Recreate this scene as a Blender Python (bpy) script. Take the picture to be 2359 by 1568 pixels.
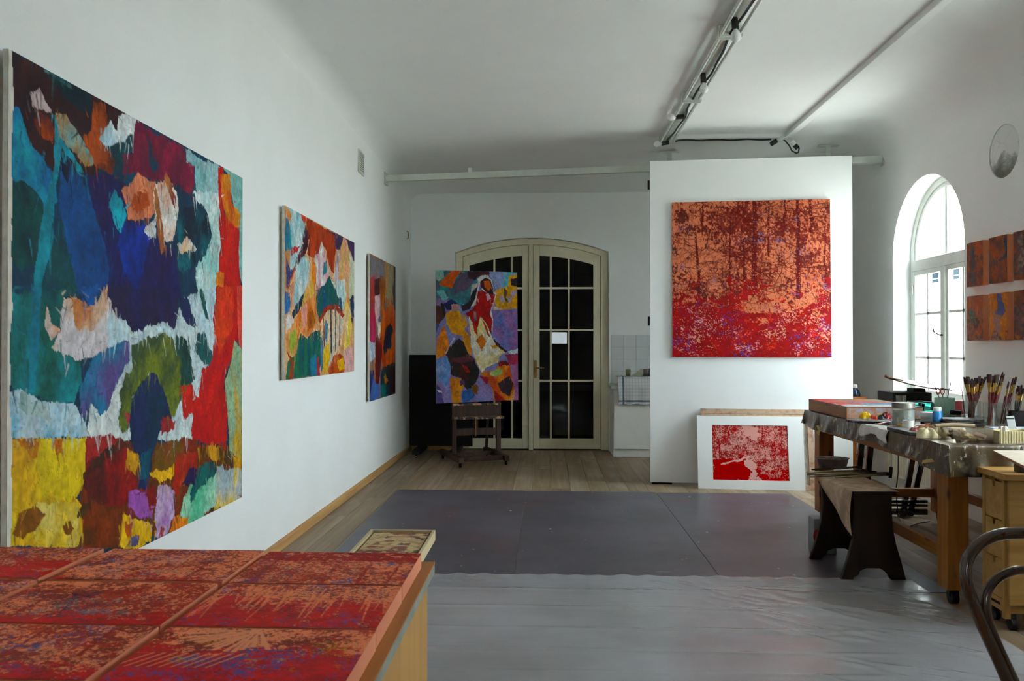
import bpy, bmesh, math, random
import numpy as np
from mathutils import Vector, Matrix, Euler

random.seed(7)
SC = bpy.context.scene
COL = SC.collection
for o in list(bpy.data.objects):
    bpy.data.objects.remove(o)

# ------------------------------------------------------------------ camera
F = 1850.0                                   # focal length in pixels of the 2359 px wide frame
EYE = Vector((0.0, 0.0, 1.4))
ROT = Euler((math.radians(90.40), 0.0, math.radians(2.43)), 'XYZ')
cam_data = bpy.data.cameras.new('camera')
cam_data.sensor_fit = 'HORIZONTAL'
cam_data.sensor_width = 36.0
cam_data.lens = F / 2359.0 * 36.0
cam_data.clip_start = 0.02
cam_data.dof.use_dof = True
cam_data.dof.focus_distance = 6.5
cam_data.dof.aperture_fstop = 9.0
cam = bpy.data.objects.new('camera', cam_data)
cam.location = EYE
cam.rotation_euler = ROT
COL.objects.link(cam)
SC.camera = cam

# ------------------------------------------------------------------ sky, exposure
world = bpy.data.worlds.new('overcast_sky')
SC.world = world
world.use_nodes = True
bg = world.node_tree.nodes['Background']
bg.inputs[0].default_value = (0.87, 0.94, 1.0, 1.0)
bg.inputs[1].default_value = 20.0
vs = SC.view_settings
vs.view_transform = 'Standard'
vs.look = 'None'
vs.gamma = 1.0
vs.use_curve_mapping = False
vs.exposure = 0.44
SC.cycles.max_bounces = 14
SC.cycles.diffuse_bounces = 9
SC.cycles.glossy_bounces = 5
SC.cycles.transparent_max_bounces = 16
SC.cycles.transmission_bounces = 8
SC.cycles.use_denoising = True
SC.cycles.caustics_reflective = False
SC.cycles.caustics_refractive = False

# ------------------------------------------------------------------ room measures (metres)
XL, XR = -1.83, 3.44
YB, YR = 10.80, -3.60
ZC = 3.62
RM = ROT.to_matrix()


def ray(px, py):
    return RM @ Vector(((px - 1179.5) / F, (784.0 - py) / F, -1.0))


def onX(px, py, X):
    d = ray(px, py)
    return EYE + d * ((X - EYE.x) / d.x)


def onY(px, py, Y):
    d = ray(px, py)
    return EYE + d * ((Y - EYE.y) / d.y)


def onZ(px, py, Z):
    d = ray(px, py)
    return EYE + d * ((Z - EYE.z) / d.z)


def lin(h):
    h = h.lstrip('#')
    c = [int(h[i:i + 2], 16) / 255.0 for i in (0, 2, 4)]
    return tuple(x / 12.92 if x <= 0.04045 else ((x + 0.055) / 1.055) ** 2.4 for x in c)


# ------------------------------------------------------------------ mesh builder
class MB:
    def __init__(self):
        self.v = []
        self.f = []

    def add(self, vs_, fs_):
        b = len(self.v)
        self.v += [Vector(p) for p in vs_]
        self.f += [tuple(i + b for i in f) for f in fs_]
        return self

    def box(self, x0, x1, y0, y1, z0, z1):
        return self.add([(x0, y0, z0), (x1, y0, z0), (x1, y1, z0), (x0, y1, z0),
                         (x0, y0, z1), (x1, y0, z1), (x1, y1, z1), (x0, y1, z1)],
                        [(0, 3, 2, 1), (4, 5, 6, 7), (0, 1, 5, 4), (1, 2, 6, 5), (2, 3, 7, 6), (3, 0, 4, 7)])

    def bar(self, p0, p1, w, h, up=(0, 0, 1)):
        """rectangular bar from p0 to p1, w across, h along up"""
        p0, p1, up = Vector(p0), Vector(p1), Vector(up)
        d = (p1 - p0).normalized()
        s = d.cross(up)
        if s.length < 1e-5:
            s = d.cross(Vector((0, 1, 0)))
        s.normalize()
        u = s.cross(d).normalized()
        q = []
        for p in (p0, p1):
            for a, b in ((-1, -1), (1, -1), (1, 1), (-1, 1)):
                q.append(p + s * (a * w / 2) + u * (b * h / 2))
        return self.add(q, [(3, 2, 1, 0), (4, 5, 6, 7), (0, 1, 5, 4), (1, 2, 6, 5), (2, 3, 7, 6), (3, 0, 4, 7)])

    def hexa(self, a, b):
        """box from two quads a (4 points) and b (4 points)"""
        return self.add(list(a) + list(b), [(3, 2, 1, 0), (4, 5, 6, 7), (0, 1, 5, 4), (1, 2, 6, 5), (2, 3, 7, 6), (3, 0, 4, 7)])

    def prism(self, poly, vec):
        n = len(poly)
        vec = Vector(vec)
        q = [Vector(p) for p in poly] + [Vector(p) + vec for p in poly]
        return self.add(q, [tuple(range(n))[::-1], tuple(range(n, 2 * n))] +
                        [(i, (i + 1) % n, n + (i + 1) % n, n + i) for i in range(n)])

    def tube(self, pts, r, n=10, caps=True, closed=False, squash=1.0):
        pts = [Vector(p) for p in pts]
        m = len(pts)
        rs = r if isinstance(r, (list, tuple)) else [r] * m
        b = len(self.v)
        prev = None
        for i, p in enumerate(pts):
            if closed:
                t = (pts[(i + 1) % m] - pts[i - 1]).normalized()
            else:
                t = (pts[min(i + 1, m - 1)] - pts[max(i - 1, 0)]).normalized()
            if prev is None:
                s = t.cross(Vector((0, 0, 1)))
                if s.length < 1e-3:
                    s = t.cross(Vector((0, 1, 0)))
            else:
                s = prev - t * prev.dot(t)
            s.normalize()
            prev = s
            u = s.cross(t).normalized()
            for k in range(n):
                a = 2 * math.pi * k / n
                self.v.append(p + s * (math.cos(a) * rs[i]) + u * (math.sin(a) * rs[i] * squash))
        for i in range(m if closed else m - 1):
            j = (i + 1) % m
            for k in range(n):
                l = (k + 1) % n
                self.f.append((b + i * n + k, b + i * n + l, b + j * n + l, b + j * n + k))
        if caps and not closed:
            self.f.append(tuple(b + k for k in range(n))[::-1])
            self.f.append(tuple(b + (m - 1) * n + k for k in range(n)))
        return self

    def cyl(self, p0, p1, r0, r1=None, n=16):
        return self.tube([p0, p1], [r0, r0 if r1 is None else r1], n)

    def lathe(self, prof, c=(0, 0, 0), n=24, caps=(True, True), sx=1.0, sy=1.0):
        c = Vector(c)
        b = len(self.v)
        for r, z in prof:
            for k in range(n):
                a = 2 * math.pi * k / n
                self.v.append(c + Vector((math.cos(a) * r * sx, math.sin(a) * r * sy, z)))
        for i in range(len(prof) - 1):
            for k in range(n):
                l = (k + 1) % n
                self.f.append((b + i * n + k, b + i * n + l, b + (i + 1) * n + l, b + (i + 1) * n + k))
        if caps[0]:
            self.f.append(tuple(b + k for k in range(n))[::-1])
        if caps[1]:
            self.f.append(tuple(b + (len(prof) - 1) * n + k for k in range(n)))
        return self

    def grid(self, fn, nu, nv):
        b = len(self.v)
        for j in range(nv + 1):
            for i in range(nu + 1):
                self.v.append(Vector(fn(i / nu, j / nv)))
        for j in range(nv):
            for i in range(nu):
                a = b + j * (nu + 1) + i
                self.f.append((a, a + 1, a + nu + 2, a + nu + 1))
        return self

    def build(self, name, mat, parent=None, smooth=None, bevel=0.0, at=None, solid=0.0):
        """at: world position of the origin of a top-level mesh; None = foot of its bounding box"""
        vv = self.v
        if parent is not None:
            off = Vector(parent.get('_o', (0, 0, 0)))
        elif at is not None:
            off = Vector(at)
        else:
            lo = [min(p[i] for p in vv) for i in range(3)]
            hi = [max(p[i] for p in vv) for i in range(3)]
            off = Vector(((lo[0] + hi[0]) / 2, (lo[1] + hi[1]) / 2, lo[2]))
        me = bpy.data.meshes.new(name)
        me.from_pydata([tuple(p - off) for p in vv], [], self.f)
        me.validate()
        bm = bmesh.new()
        bm.from_mesh(me)
        if smooth != 'raw':
            bmesh.ops.recalc_face_normals(bm, faces=bm.faces)
        bm.to_mesh(me)
        bm.free()
        if smooth is not None and smooth != 'raw':
            me.polygons.foreach_set('use_smooth', [True] * len(me.polygons))
            me.set_sharp_from_angle(angle=math.radians(smooth))
        me.materials.append(mat)
        o = bpy.data.objects.new(name, me)
        COL.objects.link(o)
        if parent is not None:
            o.parent = parent
            o['_o'] = tuple(off)
        else:
            o.location = off
            o['_o'] = tuple(off)
        if bevel:
            m = o.modifiers.new('edge', 'BEVEL')
            m.width = bevel
            m.segments = 2
            m.limit_method = 'ANGLE'
            m.angle_limit = math.radians(40)
        if solid:
            m = o.modifiers.new('thick', 'SOLIDIFY')
            m.thickness = solid
            m.offset = 0
        return o


def tag(o, label, cat, group=None, kind=None):
    o['label'] = label
    o['category'] = cat
    if group:
        o['group'] = group
    if kind:
        o['kind'] = kind
    return o


def thing(name, label, cat, loc=(0, 0, 0), group=None, kind=None):
    """Empty at the foot of a thing; its parts are authored in world coordinates"""
    o = bpy.data.objects.new(name, None)
    o.empty_display_size = 0.05
    COL.objects.link(o)
    o.location = loc
    o['_o'] = tuple(loc)
    return tag(o, label, cat, group, kind)


def copy_tree(o, parent=None):
    c = o.copy()
    COL.objects.link(c)
    c.parent = parent
    for ch in o.children:
        copy_tree(ch, c)
    return c


# ------------------------------------------------------------------ materials
def nodes(name):
    m = bpy.data.materials.new(name)
    m.use_nodes = True
    nt = m.node_tree
    return m, nt, nt.nodes['Principled BSDF']


def N(nt, kind, **kw):
    n = nt.nodes.new(kind)
    for k, v in kw.items():
        if hasattr(n, k):
            setattr(n, k, v)
        else:
            n.inputs[k.replace('_', ' ')].default_value = v
    return n


def ramp(nt, stops):
    r = nt.nodes.new('ShaderNodeValToRGB')
    e = r.color_ramp.elements
    while len(e) < len(stops):
        e.new(0.5)
    for i, (p, c) in enumerate(stops):
        e[i].position = p
        e[i].color = (*c, 1) if len(c) == 3 else c
    return r


def coords(nt, scale=(1, 1, 1), rot=(0, 0, 0), kind='Object', rand=False):
    tc = nt.nodes.new('ShaderNodeTexCoord')
    mp = nt.nodes.new('ShaderNodeMapping')
    mp.inputs['Scale'].default_value = scale
    mp.inputs['Rotation'].default_value = rot
    nt.links.new(tc.outputs[kind], mp.inputs['Vector'])
    if rand:
        oi = nt.nodes.new('ShaderNodeObjectInfo')
        mul = nt.nodes.new('ShaderNodeVectorMath')
        mul.operation = 'SCALE'
        mul.inputs[0].default_value = (37.0, 53.0, 71.0)
        nt.links.new(oi.outputs['Random'], mul.inputs['Scale'])
        nt.links.new(mul.outputs[0], mp.inputs['Location'])
    return mp


def mat(name, c1, c2=None, rough=0.5, metal=0.0, scale=8.0, stretch=(1, 1, 1), bump=0.0, bscale=60.0,
        lo=0.35, hi=0.65, detail=4.0, spec=0.5, coat=0.0, rand=False):
    m, nt, p = nodes(name)
    a = lin(c1)
    b = lin(c2) if c2 else tuple(x * 0.88 for x in a)
    mp = coords(nt, stretch, rand=rand)
    nz = N(nt, 'ShaderNodeTexNoise', Scale=scale, Detail=detail, Roughness=0.6)
    nt.links.new(mp.outputs[0], nz.inputs['Vector'])
    r = ramp(nt, [(lo, a), (hi, b)])
    nt.links.new(nz.outputs['Fac'], r.inputs[0])
    nt.links.new(r.outputs[0], p.inputs['Base Color'])
    p.inputs['Roughness'].default_value = rough
    p.inputs['Metallic'].default_value = metal
    p.inputs['Specular IOR Level'].default_value = spec
    p.inputs['Coat Weight'].default_value = coat
    if bump:
        nb = N(nt, 'ShaderNodeTexNoise', Scale=bscale, Detail=3.0)
        nt.links.new(mp.outputs[0], nb.inputs['Vector'])
        bp = N(nt, 'ShaderNodeBump', Strength=bump, Distance=0.01)
        nt.links.new(nb.outputs['Fac'], bp.inputs['Height'])
        nt.links.new(bp.outputs[0], p.inputs['Normal'])
    return m


def wood(name, c1, c2, axis='Z', rough=0.5, scale=3.0, knots=False, rand=True, spec=0.4):
    m, nt, p = nodes(name)
    st = {'X': (0.6, 9, 9), 'Y': (9, 0.6, 9), 'Z': (9, 9, 0.6)}[axis]
    mp = coords(nt, st, rand=rand)
    nz = N(nt, 'ShaderNodeTexNoise', Scale=scale, Detail=6.0, Roughness=0.62, Distortion=0.6)
    nt.links.new(mp.outputs[0], nz.inputs['Vector'])
    r = ramp(nt, [(0.32, lin(c2)), (0.62, lin(c1))])
    nt.links.new(nz.outputs['Fac'], r.inputs[0])
    out = r.outputs[0]
    if knots:
        st2 = {'X': (3, 9, 9), 'Y': (9, 3, 9), 'Z': (9, 9, 3)}[axis]
        mp2 = coords(nt, st2, rand=rand)
        vo = N(nt, 'ShaderNodeTexVoronoi', Scale=1.3)
        nt.links.new(mp2.outputs[0], vo.inputs['Vector'])
        r2 = ramp(nt, [(0.06, (0.10, 0.06, 0.04)), (0.16, (1, 1, 1))])
        nt.links.new(vo.outputs['Distance'], r2.inputs[0])
        mx = nt.nodes.new('ShaderNodeMix')
        mx.data_type = 'RGBA'
        mx.blend_type = 'MULTIPLY'
        mx.inputs[0].default_value = 0.8
        nt.links.new(out, mx.inputs[6])
        nt.links.new(r2.outputs[0], mx.inputs[7])
        out = mx.outputs[2]
    nt.links.new(out, p.inputs['Base Color'])
    p.inputs['Roughness'].default_value = rough
    p.inputs['Specular IOR Level'].default_value = spec
    bp = N(nt, 'ShaderNodeBump', Strength=0.15, Distance=0.004)
    nt.links.new(nz.outputs['Fac'], bp.inputs['Height'])
    nt.links.new(bp.outputs[0], p.inputs['Normal'])
    return m


def glass(name, tint=(0.97, 1.0, 0.99), ior=1.45, rough=0.0, extra=0.0):
    """architectural thin glass: clear pass-through plus a Fresnel reflection"""
    m, nt, p = nodes(name)
    nt.nodes.remove(p)
    out = nt.nodes['Material Output']
    tr = N(nt, 'ShaderNodeBsdfTransparent', Color=(*tint, 1))
    gl = N(nt, 'ShaderNodeBsdfGlossy', Roughness=rough)
    fr = N(nt, 'ShaderNodeFresnel', IOR=ior)
    ad = N(nt, 'ShaderNodeMath', operation='ADD', use_clamp=True)
    ad.inputs[1].default_value = extra
    mx = nt.nodes.new('ShaderNodeMixShader')
    nt.links.new(fr.outputs[0], ad.inputs[0])
    ge = nt.nodes.new('ShaderNodeNewGeometry')       # the far face of the thin sheet adds no second mirror
    fb = N(nt, 'ShaderNodeMath', operation='SUBTRACT')
    fb.inputs[0].default_value = 1.0
    nt.links.new(ge.outputs['Backfacing'], fb.inputs[1])
    mu = N(nt, 'ShaderNodeMath', operation='MULTIPLY')
    nt.links.new(ad.outputs[0], mu.inputs[0])
    nt.links.new(fb.outputs[0], mu.inputs[1])
    nt.links.new(mu.outputs[0], mx.inputs[0])
    nt.links.new(tr.outputs[0], mx.inputs[1])
    nt.links.new(gl.outputs[0], mx.inputs[2])
    nt.links.new(mx.outputs[0], out.inputs[0])
    return m


def pigment(name, rough=0.58, weave=350.0):
    """paint laid on canvas: its colours are stored on the canvas' vertices"""
    m, nt, p = nodes(name)
    at = N(nt, 'ShaderNodeVertexColor', layer_name='paint')
    nt.links.new(at.outputs[0], p.inputs['Base Color'])
    p.inputs['Roughness'].default_value = rough
    p.inputs['Specular IOR Level'].default_value = 0.16
    mp = coords(nt)
    nz = N(nt, 'ShaderNodeTexNoise', Scale=weave, Detail=2.0)
    nt.links.new(mp.outputs[0], nz.inputs['Vector'])
    bp = N(nt, 'ShaderNodeBump', Strength=0.12, Distance=0.002)
    nt.links.new(nz.outputs['Fac'], bp.inputs['Height'])
    nt.links.new(bp.outputs[0], p.inputs['Normal'])
    return m


M = {}
M['plaster'] = mat('plaster', 'eff2f1', 'ebeeed', rough=0.9, scale=1.5, bump=0.06, bscale=90, spec=0.2)
M['ceiling'] = mat('ceiling_paint', 'eff2f1', 'ebeeed', rough=0.95, scale=1.0, bump=0.05, bscale=60, spec=0.1)
M['white'] = mat('white_paint', 'eceeeb', 'e6e8e5', rough=0.45, scale=3)
M['board'] = mat('white_board', 'eef1f1', 'eaeded', rough=0.55, scale=1.2, spec=0.3)
M['cream'] = mat('cream_gloss_paint', 'e2dcc0', 'd8d1b3', rough=0.35, scale=4)
M['window_paint'] = mat('window_paint', 'd9dcd6', 'cdd1ca', rough=0.4, scale=5)
M['tile'] = mat('glazed_tile', 'dbdfdf', 'd3d8da', rough=0.12, scale=2, rand=True)
M['grout'] = mat('grout', 'a9aeb0', 'b4b8ba', rough=0.9)
M['pale_metal'] = mat('pale_metal_paint', 'cdd3c8', 'c3c9be', rough=0.4, scale=6)
M['black'] = mat('black_matt', '0a0a0b', '101011', rough=0.7, spec=0.25)
M['black_gloss'] = mat('black_gloss_metal', '0c0d10', '14161a', rough=0.1, spec=0.8)
M['rubber'] = mat('black_rubber', '16191a', '0e1112', rough=0.6)
M['cable'] = mat('dark_green_cable', '1d2b2b', '15201f', rough=0.5)
M['chrome'] = mat('chrome', 'd5d8da', 'c4c7ca', rough=0.12, metal=1.0)
M['steel'] = mat('dull_steel', '7f807e', '686a68', rough=0.35, metal=1.0)
M['brass'] = mat('brass', 'b08a4a', '8e6c36', rough=0.3, metal=1.0)
M['opal'] = mat('opal_bulb_glass', 'eef0ee', 'e4e6e6', rough=0.1, coat=0.6)
M['tube_glass'] = mat('lamp_tube_glass', 'e6ecea', 'dfe6e4', rough=0.08, coat=0.8)
M['pine'] = wood('varnished_pine', 'a0662a', '7c481b', 'Z', 0.4, 2.2, knots=True)
M['pine_y'] = wood('varnished_pine_lengthwise', '9c6428', '76461a', 'Y', 0.45, 2.2, knots=True)
M['pine_x'] = wood('varnished_pine_across', '9c6428', '76461a', 'X', 0.45, 2.2, knots=True)
M['birch'] = wood('birch', 'b0874a', '986e36', 'X', 0.45, 2.0)
M['birch_z'] = wood('birch_upright', 'b0874a', '986e36', 'Z', 0.45, 2.0)
M['oak_trim'] = wood('oak_trim', 'c49a62', 'a87c48', 'Y', 0.5, 2.0)
M['dark_wood'] = wood('dark_stained_wood', '2c180e', '160c07', 'Z', 0.4, 2.4)
M['easel_wood'] = wood('easel_wood', '4a2e1c', '2c1a10', 'Z', 0.5, 2.4)
M['bent'] = wood('bentwood', '46260f', '28160a', 'Z', 0.14, 1.5, spec=0.9)
M['raw_wood'] = wood('raw_wood', 'c3a888', 'a88a6a', 'Z', 0.7, 2.4)
M['stretcher'] = mat('paint_stained_stretcher', 'b79c82', '9c5f50', rough=0.7, scale=14, lo=0.5, hi=0.72)
M['canvas_edge'] = mat('primed_canvas_edge', 'dcdcd2', 'c4c4ba', rough=0.8, scale=20)
M['salmon'] = mat('salmon_canvas_edge', 'e8936c', 'dd8560', rough=0.7, scale=6, bump=0.1, bscale=300)
M['orange_edge'] = mat('orange_canvas_edge', 'd98c60', 'cf7f52', rough=0.7, scale=6)
M['paint'] = pigment('oil_pigment')
M['paint_gloss'] = pigment('glazed_print_pigment', 0.08, 50)
M['pane'] = glass('window_pane')
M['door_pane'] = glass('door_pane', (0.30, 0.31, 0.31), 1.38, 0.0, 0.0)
M['jar'] = glass('jar_glass', (0.92, 0.95, 0.94), 1.45, 0.02, 0.11)
M['teal_glass'] = glass('teal_glass', (0.48, 0.88, 0.84), 1.45, 0.02, 0.12)
M['clear_plastic'] = glass('clear_plastic', (0.84, 0.82, 0.78), 1.4, 0.15, 0.20)

# ================================================================== THE ROOM
def cut(o, cutters):
    """carve openings out of a wall mesh"""
    for c in cutters:
        me = bpy.data.meshes.new('cutter')
        me.from_pydata([tuple(p) for p in c.v], [], c.f)
        bm = bmesh.new()
        bm.from_mesh(me)
        bmesh.ops.recalc_face_normals(bm, faces=bm.faces)
        bm.to_mesh(me)
        bm.free()
        k = bpy.data.objects.new('cutter', me)
        COL.objects.link(k)
        k.location = -Vector(o['_o']) + o.location
        md = o.modifiers.new('cut', 'BOOLEAN')
        md.operation = 'DIFFERENCE'
        md.solver = 'EXACT'
        md.object = k
        bpy.context.view_layer.update()
        dg = bpy.context.evaluated_depsgraph_get()
        new = bpy.data.meshes.new_from_object(o.evaluated_get(dg))
        o.modifiers.clear()
        o.data = new
        bpy.data.objects.remove(k)


def arch_poly(a, b, z0, zs, rise, n=28):
    """outline (u, z) of an arched opening, springing at zs, apex zs+rise"""
    w = b - a
    R = (w * w / 4 + rise * rise) / (2 * rise)
    pts = [(a, z0), (b, z0)]
    cz = zs + rise - R
    a0 = math.asin((w / 2) / R) if rise < w / 2 - 1e-6 else math.pi / 2
    for i in range(n + 1):
        t = a0 - 2 * a0 * i / n
        pts.append(((a + b) / 2 + R * math.sin(t), cz + R * math.cos(t)))
    return pts


def arch_z(u, a, b, zs, rise):
    w = b - a
    R = (w * w / 4 + rise * rise) / (2 * rise)
    d = u - (a + b) / 2
    return zs + rise - R + math.sqrt(max(0.0, R * R - d * d))


# --- floor -----------------------------------------------------------
def floor_material():
    m, nt, p = nodes('worn_oak_plank')
    mp = coords(nt, (7, 0.5, 7), rand=True)
    nz = N(nt, 'ShaderNodeTexNoise', Scale=3.0, Detail=6.0, Roughness=0.6, Distortion=0.5)
    nt.links.new(mp.outputs[0], nz.inputs['Vector'])
    oi = nt.nodes.new('ShaderNodeObjectInfo')
    rr = ramp(nt, [(0.0, lin('84735c')), (0.35, lin('988469')), (0.7, lin('8e7b62')), (1.0, lin('a4917a'))])
    nt.links.new(oi.outputs['Random'], rr.inputs[0])
    gr = ramp(nt, [(0.3, lin('cfc6bb')), (0.65, (1, 1, 1))])
    nt.links.new(nz.outputs['Fac'], gr.inputs[0])
    mx = nt.nodes.new('ShaderNodeMix')
    mx.data_type = 'RGBA'
    mx.blend_type = 'MULTIPLY'
    mx.inputs[0].default_value = 1.0
    nt.links.new(rr.outputs[0], mx.inputs[6])
    nt.links.new(gr.outputs[0], mx.inputs[7])
    # scuffed pale patches
    mp2 = coords(nt, (1.5, 0.8, 1), rand=True)
    n2 = N(nt, 'ShaderNodeTexNoise', Scale=2.0, Detail=5.0)
    nt.links.new(mp2.outputs[0], n2.inputs['Vector'])
    r2 = ramp(nt, [(0.52, (0, 0, 0)), (0.75, (0.45, 0.45, 0.45))])
    nt.links.new(n2.outputs['Fac'], r2.inputs[0])
    mx2 = nt.nodes.new('ShaderNodeMix')
    mx2.data_type = 'RGBA'
    nt.links.new(r2.outputs[0], mx2.inputs[0])
    nt.links.new(mx.outputs[2], mx2.inputs[6])
    mx2.inputs[7].default_value = (*lin('c3b9a8'), 1)
    nt.links.new(mx2.outputs[2], p.inputs['Base Color'])
    p.inputs['Roughness'].default_value = 0.5
    p.inputs['Specular IOR Level'].default_value = 0.35
    bp = N(nt, 'ShaderNodeBump', Strength=0.12, Distance=0.004)
    nt.links.new(nz.outputs['Fac'], bp.inputs['Height'])
    nt.links.new(bp.outputs[0], p.inputs['Normal'])
    return m


M['oak'] = floor_material()
floor = MB().box(XL - 0.4, XR + 0.28, YR - 0.3, YB + 2.2, -0.12, -0.016).build('floor', M['oak'], at=(0, 0, 0))
tag(floor, 'worn pale oak plank floor of the studio', 'floor', kind='structure')
PW = (XR - XL) / 28
pl_me = None
for i in range(28):
    y = 1.6 - random.random() * 1.9
    while y < YB:
        L = random.choice((1.55, 1.85, 2.2))
        y1 = min(y + L, YB)
        if y1 > 1.7 and y1 - y > 0.05:
            if pl_me is None:
                mb = MB().box(0.0012, PW - 0.0012, 0.0012, 0.9988, -0.014, 0.0)
                ob = mb.build('plank', M['oak'], floor)
                ob.location = (0, 0, 0)
                pl_me = ob.data
            else:
                ob = bpy.data.objects.new('plank', pl_me)
                COL.objects.link(ob)
                ob.parent = floor
            ob.location = (XL + i * PW, y, 0)
            ob.scale = (1, y1 - y, 1)
        y = y1

# --- walls -----------------------------------------------------------
WT = 0.28
wl = MB().box(XL - 0.4, XL, YR - 0.3, YB + 0.3, -0.02, ZC + 0.2).build('wall_left', M['plaster'], at=(XL, 3, 0))
tag(wl, 'long white plaster wall hung with three colourful abstract paintings', 'wall', kind='structure')

WINS = [(6.754, 8.119), (3.30, 4.665)]
SILL, SPR = 0.86, 2.267
wr = MB().box(XR, XR + WT, YR - 0.3, YB + 0.3, -0.02, ZC + 0.2).build('wall_right', M['plaster'], at=(XR, 3, 0))
cs = []
for a, b in WINS:
    cs.append(MB().prism([(XR - 0.1, y, z) for y, z in arch_poly(a, b, SILL, SPR, (b - a) / 2 - 1e-5)], (WT + 0.3, 0, 0)))
NICHE = onX(2312, 348, XR)
cs.append(MB().prism([(XR - 0.1, NICHE.y + 0.2 * math.cos(t), NICHE.z + 0.2 * math.sin(t)) for t in
                      [2 * math.pi * k / 40 for k in range(40)]], (0.1 + 0.07, 0, 0)))
cut(wr, cs)
tag(wr, 'shaded white plaster wall with the arched window and a round niche', 'wall', kind='structure')

# dirty round niche lining
m, nt, p = nodes('weathered_niche_plaster')
mp = coords(nt, (1, 1, 1))
nz = N(nt, 'ShaderNodeTexNoise', Scale=9.0, Detail=7.0, Roughness=0.7)
nt.links.new(mp.outputs[0], nz.inputs['Vector'])
sp = nt.nodes.new('ShaderNodeSeparateXYZ')
nt.links.new(mp.outputs[0], sp.inputs[0])
ad = N(nt, 'ShaderNodeMath', operation='MULTIPLY_ADD')
ad.inputs[1].default_value = -2.3
ad.inputs[2].default_value = -0.05
nt.links.new(sp.outputs['Z'], ad.inputs[0])
ad2 = N(nt, 'ShaderNodeMath', operation='ADD')
nt.links.new(ad.outputs[0], ad2.inputs[0])
nt.links.new(nz.outputs['Fac'], ad2.inputs[1])
r = ramp(nt, [(0.48, lin('dde0de')), (0.62, lin('9ca096')), (0.85, lin('6c7066'))])
nt.links.new(ad2.outputs[0], r.inputs[0])
vo = N(nt, 'ShaderNodeTexVoronoi', Scale=7.0, feature='DISTANCE_TO_EDGE')
nt.links.new(mp.outputs[0], vo.inputs['Vector'])
rv = ramp(nt, [(0.0, lin('7f8278')), (0.02, (1, 1, 1))])
nt.links.new(vo.outputs['Distance'], rv.inputs[0])
mx = nt.nodes.new('ShaderNodeMix')
mx.data_type = 'RGBA'
mx.blend_type = 'MULTIPLY'
mx.inputs[0].default_value = 0.3
nt.links.new(r.outputs[0], mx.inputs[6])
nt.links.new(rv.outputs[0], mx.inputs[7])
nt.links.new(mx.outputs[2], p.inputs['Base Color'])
p.inputs['Roughness'].default_value = 0.85
M['niche'] = m
# shallow dome of old plaster filling the porthole
mb = MB()
b0 = 0
rings = 8
prof = [(0.199 * math.sin(t), 0.012 - 0.026 * math.cos(t)) for t in [i / rings * math.pi / 2 for i in range(1, rings + 1)]]
vv = [(XR - 0.014, NICHE.y, NICHE.z)]
for rad, dep in prof:
    for k in range(40):
        a = 2 * math.pi * k / 40
        vv.append((XR + dep, NICHE.y + rad * math.cos(a), NICHE.z + rad * math.sin(a)))
ff = [(0, 1 + k, 1 + (k + 1) % 40) for k in range(40)]
for i in range(rings - 1):
    for k in range(40):
        l = (k + 1) % 40
        ff.append((1 + i * 40 + k, 1 + (i + 1) * 40 + k, 1 + (i + 1) * 40 + l, 1 + i * 40 + l))
mb.add(vv, ff)
o = mb.build('niche_plug', M['niche'], wr, smooth=60)
o['label'] = 'round weathered plaster plug, dirty along its lower edge'
o.data.shade_smooth()
for v in o.data.vertices:      # centre its texture on the plug
    v.co -= Vector((0, NICHE.y - 3, NICHE.z))
o.location = (0, NICHE.y - 3, NICHE.z)

# back wall with the arched double door
YD = YB + 0.07
DL, DR = onY(1049, 580, YB).x, onY(1402, 580, YB).x
DSP, DRI = 2.665, 0.195
wb = MB().box(XL - 0.4, XR + 0.28, YB, YB + 0.4, -0.02, ZC + 0.2).build('wall_back', M['plaster'], at=(0.8, YB, 0))
cut(wb, [MB().prism([(x, YB - 0.1, z) for x, z in arch_poly(DL, DR, -0.1, DSP, DRI)], (0, 0.7, 0))])
tag(wb, 'white end wall with the arched glazed double door', 'wall', kind='structure')
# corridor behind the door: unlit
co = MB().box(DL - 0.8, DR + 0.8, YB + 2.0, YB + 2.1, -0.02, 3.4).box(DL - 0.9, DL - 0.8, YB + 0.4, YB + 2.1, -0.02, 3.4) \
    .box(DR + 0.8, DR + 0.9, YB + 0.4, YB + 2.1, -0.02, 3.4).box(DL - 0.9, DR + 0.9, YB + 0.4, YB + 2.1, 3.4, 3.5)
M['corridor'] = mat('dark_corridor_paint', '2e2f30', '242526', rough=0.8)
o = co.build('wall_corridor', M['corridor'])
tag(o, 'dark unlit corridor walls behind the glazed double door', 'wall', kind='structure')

rear = MB().box(XL - 0.4, XR + WT, YR - 0.3, YR, -0.02, ZC + 0.2).build('wall_rear', M['plaster'], at=(0.8, YR, 0))
cut(rear, [MB().box(0.12, 0.70, YR - 0.5, YR + 0.1, 1.44, 1.88)])
tag(rear, 'white wall with a small window opposite the glazed door', 'wall', kind='structure')

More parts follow.
